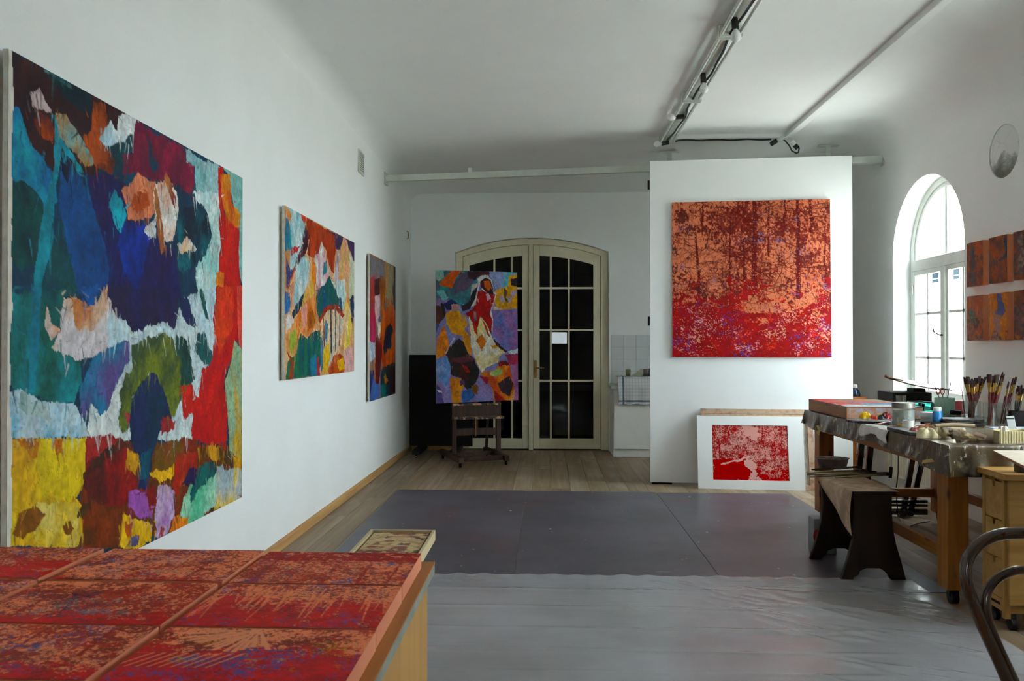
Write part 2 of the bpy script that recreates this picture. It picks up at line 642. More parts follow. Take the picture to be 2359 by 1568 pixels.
# ceiling: flat, rounded into the walls, dipping along a skew line towards the end wall
prof = []
for k in range(9):
    a = math.pi / 2 * k / 8
    prof.append((XL + 0.16 - 0.16 * math.cos(a), -0.16 + 0.16 * math.sin(a)))
for k in range(1, 8):
    prof.append((XL + 0.16 + (XR - XL - 0.58) * k / 8, 0))
for k in range(13):
    a = math.pi / 2 * k / 12
    prof.append((XR - 0.42 + 0.42 * math.sin(a), -0.42 + 0.42 * math.cos(a)))
mb = MB()
vv, ff = [], []
npf = len(prof)
sta = []
for x, dz in prof:
    fy = 9.52 - 0.235 * (x - XL)
    sta.append([(YR, dz), (3.0, dz), (fy - 0.25, dz), (fy - 0.08, dz - 0.004), (fy + 0.1, dz - 0.022), (YB + 0.01, dz - 0.16)])
for (x, dz), ss in zip(prof, sta):
    for y, z in ss:
        vv.append((x, y, ZC + z))
ns = 6
for i in range(npf - 1):
    for j in range(ns - 1):
        ff.append((i * ns + j, i * ns + j + 1, (i + 1) * ns + j + 1, (i + 1) * ns + j))
mb.add(vv, ff)
ceil = mb.build('ceiling', M['ceiling'], at=(0.8, 3, ZC), smooth=75)
tag(ceil, 'plain white plaster ceiling with rounded edges', 'ceiling', kind='structure')

o = MB().prism([(XL, YR, 0), (XL + 0.018, YR, 0), (XL + 0.018, YR, 0.055), (XL + 0.008, YR, 0.07), (XL, YR, 0.07)], (0, YB - YR, 0)) \
    .build('baseboard_left', M['oak_trim'])
tag(o, 'thin oak skirting strip along the white painting wall', 'baseboard', kind='structure')
o = MB().box(DR + 0.02, XR, YB - 0.016, YB, 0, 0.06).box(XL + 0.02, DL - 0.02, YB - 0.016, YB, 0, 0.06).build('baseboard_back', M['oak_trim'])
tag(o, 'oak skirting strip below the end wall beside the door', 'baseboard', kind='structure')

# white reveal trim around the door opening
mb = MB()
outer = arch_poly(DL - 0.03, DR + 0.03, 0, DSP, DRI + 0.03)[2:]
inner = arch_poly(DL, DR, 0, DSP, DRI)[2:]
poly = [(DR + 0.03, 0)] + outer + [(DL - 0.03, 0), (DL, 0)] + inner[::-1] + [(DR, 0)]
o = mb.prism([(x, YB - 0.012, z) for x, z in poly], (0, 0.013, 0)).build('trim_1', M['plaster'])
tag(o, 'narrow plaster edging around the arched door opening', 'trim', kind='structure')

# --- arched double door ----------------------------------------------
door = thing('door_1', 'cream glazed double door under a shallow arch in the end wall', 'door', ((DL + DR) / 2, YD, 0), kind='structure')


def dX(px):
    return onY(px, 800, YD).x


def dZ(py, px=1300):
    return onY(px, py, YD).z


def az(x, off):
    return arch_z(x, DL, DR, DSP, DRI) - off


def arch_piece(mb, x0, x1, zb, off0, off1, y0, dep, n=10):
    """strip under the arch: lower edge zb (or arch-off1), upper edge arch-off0"""
    up = [(x0 + (x1 - x0) * i / n, 0) for i in range(n + 1)]
    top = [(x, az(x, off0)) for x, _ in up]
    bot = [(x, zb if zb is not None else az(x, off1)) for x, _ in up]
    poly = bot + top[::-1]
    return mb.prism([(x, y0, z) for x, z in poly], (0, dep, 0))


mb = MB()
arch_piece(mb, DL + 0.003, dX(1078) - 0.07, 0, 0.003, 0, YD, 0.09, 4)
arch_piece(mb, dX(1384), DR - 0.003, 0, 0.003, 0, YD, 0.09, 4)
arch_piece(mb, dX(1078) - 0.07, dX(1384), None, 0.003, 0.085, YD, 0.09, 24)
mb.build('frame', M['cream'], door, bevel=0.004)
mb = MB()
arch_piece(mb, dX(1218), dX(1228), 0, 0.085, 0, YD - 0.012, 0.03, 3)
mb.build('astragal', M['cream'], door, bevel=0.004)
rows = [dZ(1010), dZ(877), dZ(760), dZ(663)]
for side in (0, 1):
    if side == 1:
        x0, x1 = dX(1228.5), dX(1384) - 0.004
        cols = [dX(1243), dX(1269), dX(1310.5), dX(1367)]
    else:
        x0, x1 = dX(1078) - 0.066, dX(1217.5)
        cols = [dX(1081), dX(1138.5), dX(1179.5), dX(1203)]
    y0 = YD + 0.012
    mb = MB()
    arch_piece(mb, x0, cols[0], 0.012, 0.088, 0, y0, 0.05, 4)
    arch_piece(mb, cols[3], x1, 0.012, 0.088, 0, y0, 0.05, 4)
    mb.prism([(cols[0], y0, 0.012), (cols[3], y0, 0.012), (cols[3], y0, rows[0]), (cols[0], y0, rows[0])], (0, 0.05, 0))
    arch_piece(mb, cols[0], cols[3], None, 0.088, 0.235, y0, 0.05, 12)
    leaf = mb.build('door_leaf', M['cream'], door, bevel=0.004)
    for x in cols[1:3]:
        m_ = MB()
        arch_piece(m_, x - 0.013, x + 0.013, rows[0], 0.23, 0, y0 + 0.006, 0.038, 2)
        m_.build('muntin', M['cream'], leaf)
    for z in rows[1:]:
        MB().box(cols[0], cols[3], y0 + 0.008, y0 + 0.042, z - 0.013, z + 0.013).build('muntin', M['cream'], leaf)
    for ci in range(3):
        for ri in range(4):
            m_ = MB()
            if ri < 3:
                m_.box(cols[ci], cols[ci + 1], y0 + 0.022, y0 + 0.026, rows[ri], rows[ri + 1])
            else:
                arch_piece(m_, cols[ci], cols[ci + 1], rows[3], 0.234, 0, y0 + 0.022, 0.004, 6)
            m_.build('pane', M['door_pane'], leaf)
    if side == 1:
        hx = dX(1233)
        zc = dZ(850)
        h = MB().box(hx - 0.02, hx + 0.02, y0 - 0.008, y0, zc - 0.12, zc + 0.12)
        h.tube([(hx, y0 - 0.008, zc + 0.02), (hx, y0 - 0.05, zc + 0.02), (hx + 0.02, y0 - 0.06, zc + 0.02), (hx + 0.12, y0 - 0.06, zc + 0.015)], 0.009, 8)
        o = h.build('handle', M['brass'], leaf, smooth=40)
        o['label'] = 'brass lever handle on a long back plate'

# --- arched windows in the right wall --------------------------------
win_labels = ['tall arched white window with small panes, bright with daylight',
              'arched white window further along the wall beside the work table',
              'arched white window in the wall level with the viewer',
              'arched white window in the wall behind the viewer']
FX = XR + 0.17     # frame plane


def wpiece(mb, y0, y1, z0, z1, x0, dep):
    return mb.box(x0, x0 + dep, y0, y1, z0, z1)


def make_window(n, a, b):
    w = thing('window_%d' % n, win_labels[n - 1], 'window', (FX, (a + b) / 2, SILL), kind='structure')
    r = (b - a) / 2
    yc = (a + b) / 2
    TB, TT = 2.13, 2.235        # transom
    # outer frame with arch
    out = arch_poly(a, b, SILL, SPR, r - 1e-5, 40)
    inn = arch_poly(a + 0.06, b - 0.06, SILL + 0.06, SPR, r - 0.06 - 1e-5, 40)
    mb = MB()
    n_ = len(out)
    vv = [(FX, y, z) for y, z in out] + [(FX, y, z) for y, z in inn] + [(FX + 0.08, y, z) for y, z in out] + [(FX + 0.08, y, z) for y, z in inn]
    ff = []
    for i in range(n_):
        j = (i + 1) % n_
        ff += [(i, j, n_ + j, n_ + i), (2 * n_ + i, 3 * n_ + i, 3 * n_ + j, 2 * n_ + j),
               (n_ + i, n_ + j, 3 * n_ + j, 3 * n_ + i), (i, 2 * n_ + i, 2 * n_ + j, j)]
    mb.add(vv, ff)
    mb.build('frame', M['window_paint'], w, smooth=30)
    # second, inner bead of the frame
    out2 = arch_poly(a + 0.055, b - 0.055, TT, SPR, r - 0.055 - 1e-5, 40)[2:]
    inn2 = arch_poly(a + 0.10, b - 0.10, TT, SPR, r - 0.10 - 1e-5, 40)[2:]
    poly = out2 + inn2[::-1]
    k = len(out2)
    vv = [(FX + 0.012, y, z) for y, z in out2 + inn2] + [(FX + 0.06, y, z) for y, z in out2 + inn2]
    ff = []
    for i in range(k - 1):
        ff += [(i, i + 1, k + i + 1, k + i), (2 * k + i, 3 * k + i, 3 * k + i + 1, 2 * k + i + 1), (k + i, k + i + 1, 3 * k + i + 1, 3 * k + i), (i, 2 * k + i, 2 * k + i + 1, i + 1)]
    fan = MB().add(vv, ff).box(FX + 0.015, FX + 0.055, yc - 0.02, yc + 0.02, TT, SPR + r - 0.08).box(FX + .012, FX + .06, a + .055, a + .10, TT - .002, SPR).box(FX + .012, FX + .06, b - .10, b - .055, TT - .002, SPR).build('fanlight_bar', M['window_paint'], w, smooth=30)
    for s in (-1, 1):
        pts = [p for p in arch_poly(a + 0.09, b - 0.09, TT, SPR, r - 0.09 - 1e-5, 40)[2:]]
        half = [(yc + s * 0.0001, TT)] + [(y, z) for y, z in (pts if s > 0 else pts[::-1]) if (y - yc) * s > -1e-6] + [(yc + s * 0.0001, SPR + r - 0.095)]
        half = [(yc, TT)] + [((b - 0.09) if s > 0 else (a + 0.09), TT)] + [q for q in half[1:]]
        MB().prism([(FX + 0.03, y, z) for y, z in half], (0.004, 0, 0)).build('pane', M['pane'], fan)
    MB().box(FX - 0.012, FX + 0.07, a + 0.055, b - 0.055, TB, TT).build('transom', M['window_paint'], w, bevel=0.006)
    MB().box(FX - 0.018, FX + 0.05, yc - 0.035, yc + 0.035, SILL + 0.05, TB).build('mullion', M['window_paint'], w, bevel=0.005)
    z0, z1 = SILL + 0.06, TB
    for s in (-1, 1):
        ya, yb = (a + 0.06, yc - 0.03) if s < 0 else (yc + 0.03, b - 0.06)
        mb = MB()
        x0, st = FX - 0.004, 0.045
        mb.box(x0, x0 + 0.045, ya, ya + st, z0, z1).box(x0, x0 + 0.045, yb - st, yb, z0, z1)
        mb.box(x0, x0 + 0.045, ya + st, yb - st, z0, z0 + 0.06).box(x0, x0 + 0.045, ya + st, yb - st, z1 - 0.045, z1)
        cs_ = mb.build('casement', M['window_paint'], w, bevel=0.003)
        ym = (ya + yb) / 2
        MB().box(x0 + 0.006, x0 + 0.04, ym - 0.013, ym + 0.013, z0 + 0.06, z1 - 0.045).build('muntin', M['window_paint'], cs_)
        zr = [z0 + 0.06, 1.29, 1.71, z1 - 0.045]
        for z in zr[1:3]:
            MB().box(x0 + 0.006, x0 + 0.04, ya + st, yb - st, z - 0.012, z + 0.012).build('muntin', M['window_paint'], cs_)
        for yy0, yy1 in ((ya + st, ym), (ym, yb - st)):
            for q in range(3):
                MB().box(x0 + 0.02, x0 + 0.023, yy0, yy1, zr[q], zr[q + 1]).build('pane', M['pane'], cs_)
        hy = ya + 0.01 if s < 0 else yb - 0.01
        for hz in (1.05, 1.95):
            MB().cyl((x0 - 0.006, hy, hz - 0.045), (x0 - 0.006, hy, hz + 0.045), 0.008, n=10).build('hinge', M['window_paint'], cs_, smooth=40)
    h = MB().cyl((FX - 0.02, yc, 1.5), (FX - 0.045, yc, 1.5), 0.008, n=8)
    h.tube([(FX - 0.045, yc, 1.5), (FX - 0.06, yc + 0.03, 1.515), (FX - 0.055, yc + 0.09, 1.53), (FX - 0.05, yc + 0.11, 1.56)], 0.006, 8)
    o = h.build('handle', M['black'], w, smooth=40)
    o['label'] = 'small dark window latch'
    MB().box(XR - 0.03, FX + 0.02, a - 0.0, b + 0.0, SILL - 0.03, SILL + 0.004).build('sill', M['window_paint'], w, bevel=0.005)
    return w


for n, (a, b) in enumerate(WINS):
    make_window(n + 1, a, b)
w = thing('window_5', 'small plain window in the wall opposite the door', 'window', (0.41, YR, 1.44), kind='structure')
MB().box(.12, .70, YR - 0.12, YR - 0.06, 1.44, 1.48).box(.12, .70, YR - 0.12, YR - 0.06, 1.84, 1.88) \
    .box(.12, .16, YR - 0.12, YR - 0.06, 1.48, 1.84).box(.66, .70, YR - 0.12, YR - 0.06, 1.48, 1.84).build('frame', M['window_paint'], w)
MB().box(.16, .66, YR - 0.095, YR - 0.09, 1.48, 1.84).build('pane', M['pane'], w)

# --- outside: paved court and the house across it ---------------------
M['paving'] = mat('court_paving', 'd6d2ca', 'c8c4bc', rough=0.9, scale=2)
o = MB().box(XR + WT + 0.01, 40, -25, 60, -0.7, -0.6).build('ground', M['paving'])
tag(o, 'pale paved court outside the arched window', 'ground', kind='structure')
M['render_wall'] = mat('white_render', 'eeeeea', 'e6e6e2', rough=0.9, scale=1)
M['dark_pane'] = mat('dark_house_window', '181e22', '2a3236', rough=1.0, scale=0.8, spec=0.0)
hs = thing('house_across_court', 'white rendered house across the court seen through the arched window', 'house', (16, 31, -0.6))
MB().box(15, 21, 22, 42, -0.6, 9.0).build('wall', M['render_wall'], hs)
for yy in (26.0, 27.5, 28.8, 30.1, 31.65, 33.0, 34.4):
    f = MB().box(14.96, 15.01, yy - 0.30, yy + 0.30, 3.85, 4.55).build('window', M['dark_pane'], hs)
    MB().box(14.93, 14.965, yy - 0.30, yy + 0.30, 3.97, 3.99).build('window_bar', M['window_paint'], f)

# ================================================================== PAINTED CANVASES
_LAT = np.random.RandomState(5).rand(16, 256, 256).astype(np.float32)


def vnoise(x, y, seed=0):
    L = _LAT[seed % 16]
    xi = np.floor(x).astype(int)
    yi = np.floor(y).astype(int)
    fx, fy = x - xi, y - yi
    fx = fx * fx * (3 - 2 * fx)
    fy = fy * fy * (3 - 2 * fy)
    sh = (seed // 16) * 17
    a = L[(yi + sh) % 256, xi % 256]
    b = L[(yi + sh) % 256, (xi + 1) % 256]
    c = L[(yi + 1 + sh) % 256, xi % 256]
    d = L[(yi + 1 + sh) % 256, (xi + 1) % 256]
    return (a * (1 - fx) + b * fx) * (1 - fy) + (c * (1 - fx) + d * fx) * fy


def fbm(x, y, seed=0, oct=4):
    s, a, t = 0.0, 0.5, 0.0
    for i in range(oct):
        s = s + a * vnoise(x * 2 ** i + 3.7 * i, y * 2 ** i + 9.1 * i, seed + i)
        t += a
        a *= 0.55
    return s / t


def inside(poly, x, y):
    r = np.zeros(x.shape, bool)
    n = len(poly)
    for i in range(n):
        x0, y0 = poly[i]
        x1, y1 = poly[(i + 1) % n]
        if y0 == y1:
            continue
        c = ((y0 > y) != (y1 > y)) & (x < (x1 - x0) * (y - y0) / (y1 - y0) + x0)
        r ^= c
    return r


def project(P):
    """photo position of world points (n,3): used to lay the artwork out on its canvas"""
    q = (P - np.array(EYE)) @ np.array(RM)
    return 1179.5 + F * q[:, 0] / -q[:, 2], 784.0 - F * q[:, 1] / -q[:, 2]


def lay(col, mask, c1, c2, s, t, k, fs=9.0, st=(1, 1)):
    """lay one patch of mottled paint"""
    a, b = np.array(lin(c1)), np.array(lin(c2))
    n = fbm(s * fs * st[0], t * fs * st[1], k, 4)
    f = np.clip((n - 0.36) / 0.28, 0, 1)[:, None]
    c = a * (1 - f) + b * f
    g = vnoise(s * 70, t * 70, k + 3)[:, None]
    h = fbm(s * fs * 3.1, t * fs * 2.2, k + 6, 3)[:, None]
    c = c * (0.72 + 0.36 * g) * (0.62 + 0.8 * h)
    col[mask] = c[mask]


def smear(col, g, n, seed, ang=(1.2, 1.95), length=(.04, .16), width=(.002, .008), off=.05, alpha=.85):
    """drag short strokes of neighbouring colour across the paint"""
    rng = np.random.RandomState(seed)
    nu, nv, W, H = g['nu'], g['nv'], g['W'], g['H']
    S = g['s'].reshape(nv + 1, nu + 1)
    T_ = g['t'].reshape(nv + 1, nu + 1)
    C = col.reshape(nv + 1, nu + 1, 3)
    for _ in range(n):
        s0, t0 = rng.rand() * W, rng.rand() * H
        a = rng.uniform(*ang)
        L = rng.uniform(*length)
        w = rng.uniform(*width)
        s1, t1 = s0 + math.cos(a) * L, t0 + math.sin(a) * L
        cs_, ct_ = s0 + rng.uniform(-off, off), t0 + rng.uniform(-off, off) * .6
        ci = min(max(int(cs_ / W * nu), 0), nu)
        cj = min(max(int(ct_ / H * nv), 0), nv)
        c = C[cj, ci] * rng.uniform(.75, 1.25)
        i0 = max(0, int((min(s0, s1) - w) / W * nu))
        i1 = min(nu, int((max(s0, s1) + w) / W * nu) + 1)
        j0 = max(0, int((min(t0, t1) - w) / H * nv))
        j1 = min(nv, int((max(t0, t1) + w) / H * nv) + 1)
        if i1 <= i0 or j1 <= j0:
            continue
        ss, tt = S[j0:j1 + 1, i0:i1 + 1], T_[j0:j1 + 1, i0:i1 + 1]
        h = np.clip(((ss - s0) * (s1 - s0) + (tt - t0) * (t1 - t0)) / (L * L), 0, 1)
        d = np.hypot(ss - s0 - h * (s1 - s0), tt - t0 - h * (t1 - t0))
        m = np.clip((w * (1 - .75 * h) - d) / .003 + .5, 0, 1)[..., None] * alpha
        C[j0:j1 + 1, i0:i1 + 1] = C[j0:j1 + 1, i0:i1 + 1] * (1 - m) + c * m
    return C.reshape(-1, 3)


def patches(layers, conv, base, wamp=6.0, wfreq=7.0, st=(1, .7), strokes=500, k_=1.0):
    """paint from a list of outlined colour patches; k_ scales the stroke size"""
    def fn(g):
        s, t, px, py = g['s'], g['t'], g['px'], g['py']
        col = np.zeros((len(s), 3))
        lay(col, np.ones(len(s), bool), base[0], base[1], s, t, 2, 5.0, st)
        for k, L in enumerate(layers):
            poly, c1, c2 = L[0], L[1], L[2] if len(L) > 2 and L[2] else L[1]
            am = wamp * (L[3] if len(L) > 3 else 1.0)
            poly = [conv(*p) for p in poly]
            wx = (fbm(s * wfreq, t * wfreq, k, 4) - 0.5) * 2.2 * am + (fbm(s * wfreq * 5, t * wfreq * 3, k + 5, 3) - 0.5) * am * 0.9
            wy = (fbm(s * wfreq, t * wfreq, k + 7, 4) - 0.5) * 2.2 * am + (fbm(s * wfreq * 6, t * wfreq * 1.6, k + 9, 3) - 0.5) * am * 2.6
            m = inside(poly, px + wx, py + wy)
            if m.any():
                lay(col, m, c1, c2, s, t, k + 1, 9.0, st)
        col = smear(col, g, strokes, 3, length=(.02 * k_, .10 * k_), width=(.0018 * k_, .007 * k_), off=.05 * k_, alpha=.75)
        col = smear(col, g, strokes // 2, 4, ang=(0, 6.28), length=(.015 * k_, .06 * k_), width=(.0018 * k_, .006 * k_), off=.05 * k_)
        n = fbm(s * 16, t * 16, 11, 4)
        col[np.abs(n - 0.5) < 0.005] *= 0.6
        return col
    return fn


def stroke_map(segs, U, V, nu, nv):
    """coverage of tapering strokes on an (nv+1, nu+1) raster; segs: (u0,v0,u1,v1,w0,w1)"""
    cov = np.zeros((nv + 1, nu + 1), np.float32)
    for u0, v0, u1, v1, w0, w1 in segs:
        w = max(w0, w1)
        i0 = max(0, int((min(u0, u1) - w) * nu))
        i1 = min(nu, int((max(u0, u1) + w) * nu) + 1)
        j0 = max(0, int((min(v0, v1) - w) * nv))
        j1 = min(nv, int((max(v0, v1) + w) * nv) + 1)
        if i1 <= i0 or j1 <= j0:
            continue
        uu = U[j0:j1 + 1, i0:i1 + 1]
        vv = V[j0:j1 + 1, i0:i1 + 1]
        du, dv = u1 - u0, v1 - v0
        L2 = du * du + dv * dv + 1e-9
        h = np.clip(((uu - u0) * du + (vv - v0) * dv) / L2, 0, 1)
        d = np.hypot(uu - u0 - h * du, vv - v0 - h * dv)
        ww = w0 + (w1 - w0) * h
        sub = cov[j0:j1 + 1, i0:i1 + 1]
        np.maximum(sub, np.clip((ww - d) * max(nu, nv) * 0.8 + 0.5, 0, 1), out=sub)
    return cov


def tree_strokes(rng, u, v, ang, length, w, depth, out, bend=0.25):
    n = 5
    for i in range(n):
        a = ang + rng.uniform(-bend, bend)
        u1 = u + math.cos(a) * length / n
        v1 = v + math.sin(a) * length / n
        out.append((u, v, u1, v1, w * (1 - i / n * 0.35), w * (1 - (i + 1) / n * 0.35)))
        u, v = u1, v1
        if depth > 0 and rng.rand() < 0.75:
            tree_strokes(rng, u, v, ang + rng.choice([-1, 1]) * rng.uniform(0.4, 1.0), length * rng.uniform(0.35, 0.6), w * 0.55, depth - 1, out, bend)


def canvas(name, label, cat, TL, TR, BR, BL, thick, edge_mat, fn, nu, nv, group=None, pig='paint', parent=None, back=None, face='canvas'):
    """stretched canvas: painted face plus its folded edges; quad corners are those of the painted face"""
    TL, TR, BR, BL = map(Vector, (TL, TR, BR, BL))
    U, V = np.meshgrid(np.linspace(0, 1, nu + 1), np.linspace(0, 1, nv + 1))
    a, b, c, d = (np.array(p) for p in (TL, TR, BR, BL))
    Uf, Vf = U.ravel()[:, None], V.ravel()[:, None]
    P = (a * (1 - Uf) + b * Uf) * (1 - Vf) + (d * (1 - Uf) + c * Uf) * Vf
    W, H = (TR - TL).length, (BL - TL).length
    px, py = project(P)
    g = dict(s=Uf[:, 0] * W, t=Vf[:, 0] * H, u=Uf[:, 0], v=Vf[:, 0], px=px, py=py, U=U, V=V, nu=nu, nv=nv, W=W, H=H)
    col = fn(g)
    lum = col.mean(1, keepdims=True)
    col = np.clip(lum + (col - lum) * 1.14, 0.0, 0.95)
    nrm = (TR - TL).cross(BL - TL).normalized()      # points away from the viewer side
    cen = (TL + TR + BR + BL) / 4
    if nrm.dot(EYE - cen) > 0:
        nrm = -nrm
    foot = Vector((cen.x, cen.y, min(p.z for p in (TL, TR, BR, BL)))) + nrm * thick * 0.5
    root = parent
    if root is None:
        root = thing(name, label, cat, foot, group)
    off = np.array(root['_o'])
    idx = np.arange((nu + 1) * (nv + 1)).reshape(nv + 1, nu + 1)
    F4 = np.stack([idx[:-1, :-1], idx[1:, :-1], idx[1:, 1:], idx[:-1, 1:]], -1).reshape(-1, 4)
    me = bpy.data.meshes.new(face)
    me.vertices.add(len(P))
    me.vertices.foreach_set('co', (P - off).astype(np.float32).ravel())
    me.loops.add(F4.size)
    me.loops.foreach_set('vertex_index', F4.ravel().astype(np.int32))
    me.polygons.add(len(F4))
    me.polygons.foreach_set('loop_start', np.arange(0, F4.size, 4, dtype=np.int32))
    me.update(calc_edges=True)
    at = me.color_attributes.new('paint', 'FLOAT_COLOR', 'POINT')
    at.data.foreach_set('color', np.concatenate([col, np.ones((len(col), 1))], 1).astype(np.float32).ravel())
    me.materials.append(M[pig])
    o = bpy.data.objects.new(face, me)
    COL.objects.link(o)
    o.parent = root
    q = [TL, TR, BR, BL]
    e = [p + nrm * 0.0015 for p in q]
    bk = [p + nrm * thick for p in q]
    MB().hexa(e, bk).build('canvas_edge', M[edge_mat], root)
    if back:
        f = MB()
        bw = 0.045
        di = .035
        ex, ey = (TR - TL).normalized(), (BL - TL).normalized()
        z0, z1 = nrm * (thick + 0.0005), nrm * (thick + 0.018)
        di2 = di + bw / 2
        for p0, p1 in ((TL + ey * di2 + ex * di, TR + ey * di2 - ex * di), (BL - ey * di2 + ex * di, BR - ey * di2 - ex * di)):
            f.bar(p0 + (z0 + z1) / 2, p1 + (z0 + z1) / 2, bw, 0.017, nrm)
        for p0, p1 in ((TL + ex * di2 + ey * (di + bw), BL + ex * di2 - ey * (di + bw)), (TR - ex * di2 + ey * (di + bw), BR - ex * di2 - ey * (di + bw))):
            f.bar(p0 + (z0 + z1) / 2, p1 + (z0 + z1) / 2, bw, 0.017, nrm)
        f.build('stretcher', M[back], root)
    return root


# ---------------------------------------------------------------- the four colour paintings
def zc(sx, sy, ox, oy):
    return lambda x, y: (ox + x * sx, oy + y * sy)


K = 600 / 1568.0
A_ = [
 ([(40, 80), (480, 300), (850, 520), (800, 640), (640, 700), (560, 860), (320, 820), (200, 700), (100, 440), (30, 420), (20, 100)], '22101a', '3a1a1c'),
 ([(250, 190), (560, 370), (560, 480), (420, 420)], '0b2430', '14303c'),
 ([(300, 160), (380, 260), (440, 300), (430, 330), (330, 260), (265, 220)], '7fb0b0', '1a4a50', .6),
 ([(500, 600), (560, 560), (570, 400), (640, 420), (660, 520), (640, 640), (690, 760), (680, 850), (540, 760)], 'b4521a', '5a261a'),
 ([(200, 520), (270, 470), (330, 560), (320, 640), (240, 600)], 'a8481c', '5c1f20'),
 ([(180, 350), (240, 330), (270, 390), (310, 450), (330, 500), (290, 460), (200, 430)], 'cdbfc0', 'b59a9c'),
 ([(600, 640), (670, 530), (720, 590), (720, 490), (790, 490), (850, 530), (820, 580), (740, 660), (650, 690)], 'b0d0dc', 'dfe6e6'),
 ([(640, 680), (760, 640), (790, 600), (830, 640), (780, 720), (720, 800), (690, 740)], '0d3c44', '0a3038'),
 ([(830, 530), (900, 560), (1110, 680), (1150, 760), (1170, 900), (1150, 960), (1060, 900), (980, 870), (930, 880), (880, 860), (820, 820), (740, 840), (740, 740), (800, 700)], '641a36', '8c2440'),
 ([(890, 580), (960, 800), (930, 830), (900, 760)], '12384e', '123040'),
 ([(1110, 690), (1300, 780), (1330, 800), (1310, 1000), (1180, 940), (1170, 800), (1120, 760)], 'a9c6cc', '7fb6b8'),
 ([(1330, 790), (1480, 860), (1470, 1568), (1440, 1400), (1440, 1150), (1400, 1000), (1370, 830)], '7fb3ac', '86b8b2', .3),
 ([(50, 420), (110, 450), (190, 640), (330, 840), (340, 1000), (280, 1100), (200, 930), (60, 880)], '1a8a9c', '1d5fa0'),
 ([(50, 890), (140, 880), (210, 930), (270, 1040), (250, 1200), (220, 1350), (120, 1420), (50, 1300)], '0c4a48', '093238'),
 ([(340, 460), (400, 480), (500, 640), (560, 760), (520, 800), (430, 700), (350, 600)], 'b0803f', '6fa0a0'),
 ([(330, 470), (350, 600), (450, 740), (520, 850), (480, 850), (370, 680), (340, 900), (310, 1300), (240, 1568), (200, 1568), (250, 1100), (320, 800)], '1f90a4', '187284', .6),
 ([(370, 680), (480, 860), (560, 1000), (650, 1300), (720, 1568), (480, 1568), (400, 1300), (360, 1000)], '14508a', '16427a'),
 ([(360, 1080), (400, 1300), (480, 1568), (240, 1568), (310, 1300)], '0a4a4e', '0d3a48'),
 ([(375, 690), (430, 780), (400, 900), (365, 830)], '141c38', '10182c'),
 ([(500, 830), (640, 830), (760, 900), (760, 1100), (900, 1150), (1000, 1250), (1060, 1300), (1090, 1568), (640, 1568), (660, 1400), (600, 1150), (540, 950)], '1a1f58', '22184a'),
 ([(730, 1130), (880, 1150), (900, 1250), (860, 1400), (830, 1568), (740, 1400), (700, 1250)], '1c3a9a', '14256a'),
 ([(740, 940), (830, 830), (880, 880), (930, 900), (930, 1060), (900, 1100), (770, 1110)], 'd98a68', 'c8785c'),
 ([(790, 960), (880, 950), (900, 1030), (840, 1080), (780, 1040)], 'c0561c', 'a8480f'),
 ([(660, 1000), (700, 930), (740, 1000), (760, 1080), (720, 1200), (680, 1140)], '2aa0b4', '1f7f94'),
 ([(930, 900), (1000, 880), (1060, 940), (1070, 1000), (1060, 1150), (1040, 1240), (980, 1250), (940, 1100)], 'd8a890', 'e2e2de'),
 ([(925, 880), (960, 1000), (1000, 1300), (970, 1320), (940, 1100)], '8a4a2a', 'a86a3a', .6),
 ([(1000, 820), (1060, 980), (1050, 1040), (985, 860)], '7a2a38', 'b87a40', .6),
 ([(870, 1170), (930, 1080), (945, 1215), (900, 1210)], 'd8dcda', 'cfd4d4'),
 ([(1160, 940), (1320, 960), (1330, 1100), (1240, 1060), (1180, 1000)], 'b8d4d4', 'd8dcdc'),
 ([(1070, 1060), (1180, 1030), (1250, 1080), (1280, 1200), (1250, 1330), (1150, 1400), (1100, 1450), (1070, 1400), (1080, 1300), (1060, 1200)], '0b2032', '14606c'),
 ([(1280, 1000), (1330, 1040), (1335, 1300), (1310, 1568), (1190, 1568), (1180, 1400), (1250, 1330), (1280, 1200), (1240, 1060)], 'cfe0dc', '8fc4c0'),
 ([(1070, 1270), (1130, 1220), (1190, 1290), (1140, 1300), (1090, 1320)], 'd8dcd8', 'd0a880'),
 ([(1310, 800), (1335, 790), (1345, 1060), (1440, 1150), (1440, 1400), (1465, 1568), (1310, 1568), (1330, 1300)], 'c8300f', 'b01510', .7),
 ([(1325, 840), (1385, 850), (1400, 1000), (1450, 1090), (1440, 1160), (1380, 1120), (1340, 1020)], 'd08a1c', 'c85a18', .7),
 ([(1300, 1430), (1350, 1420), (1350, 1568), (1300, 1568)], 'e08018', 'd06a14'),
]
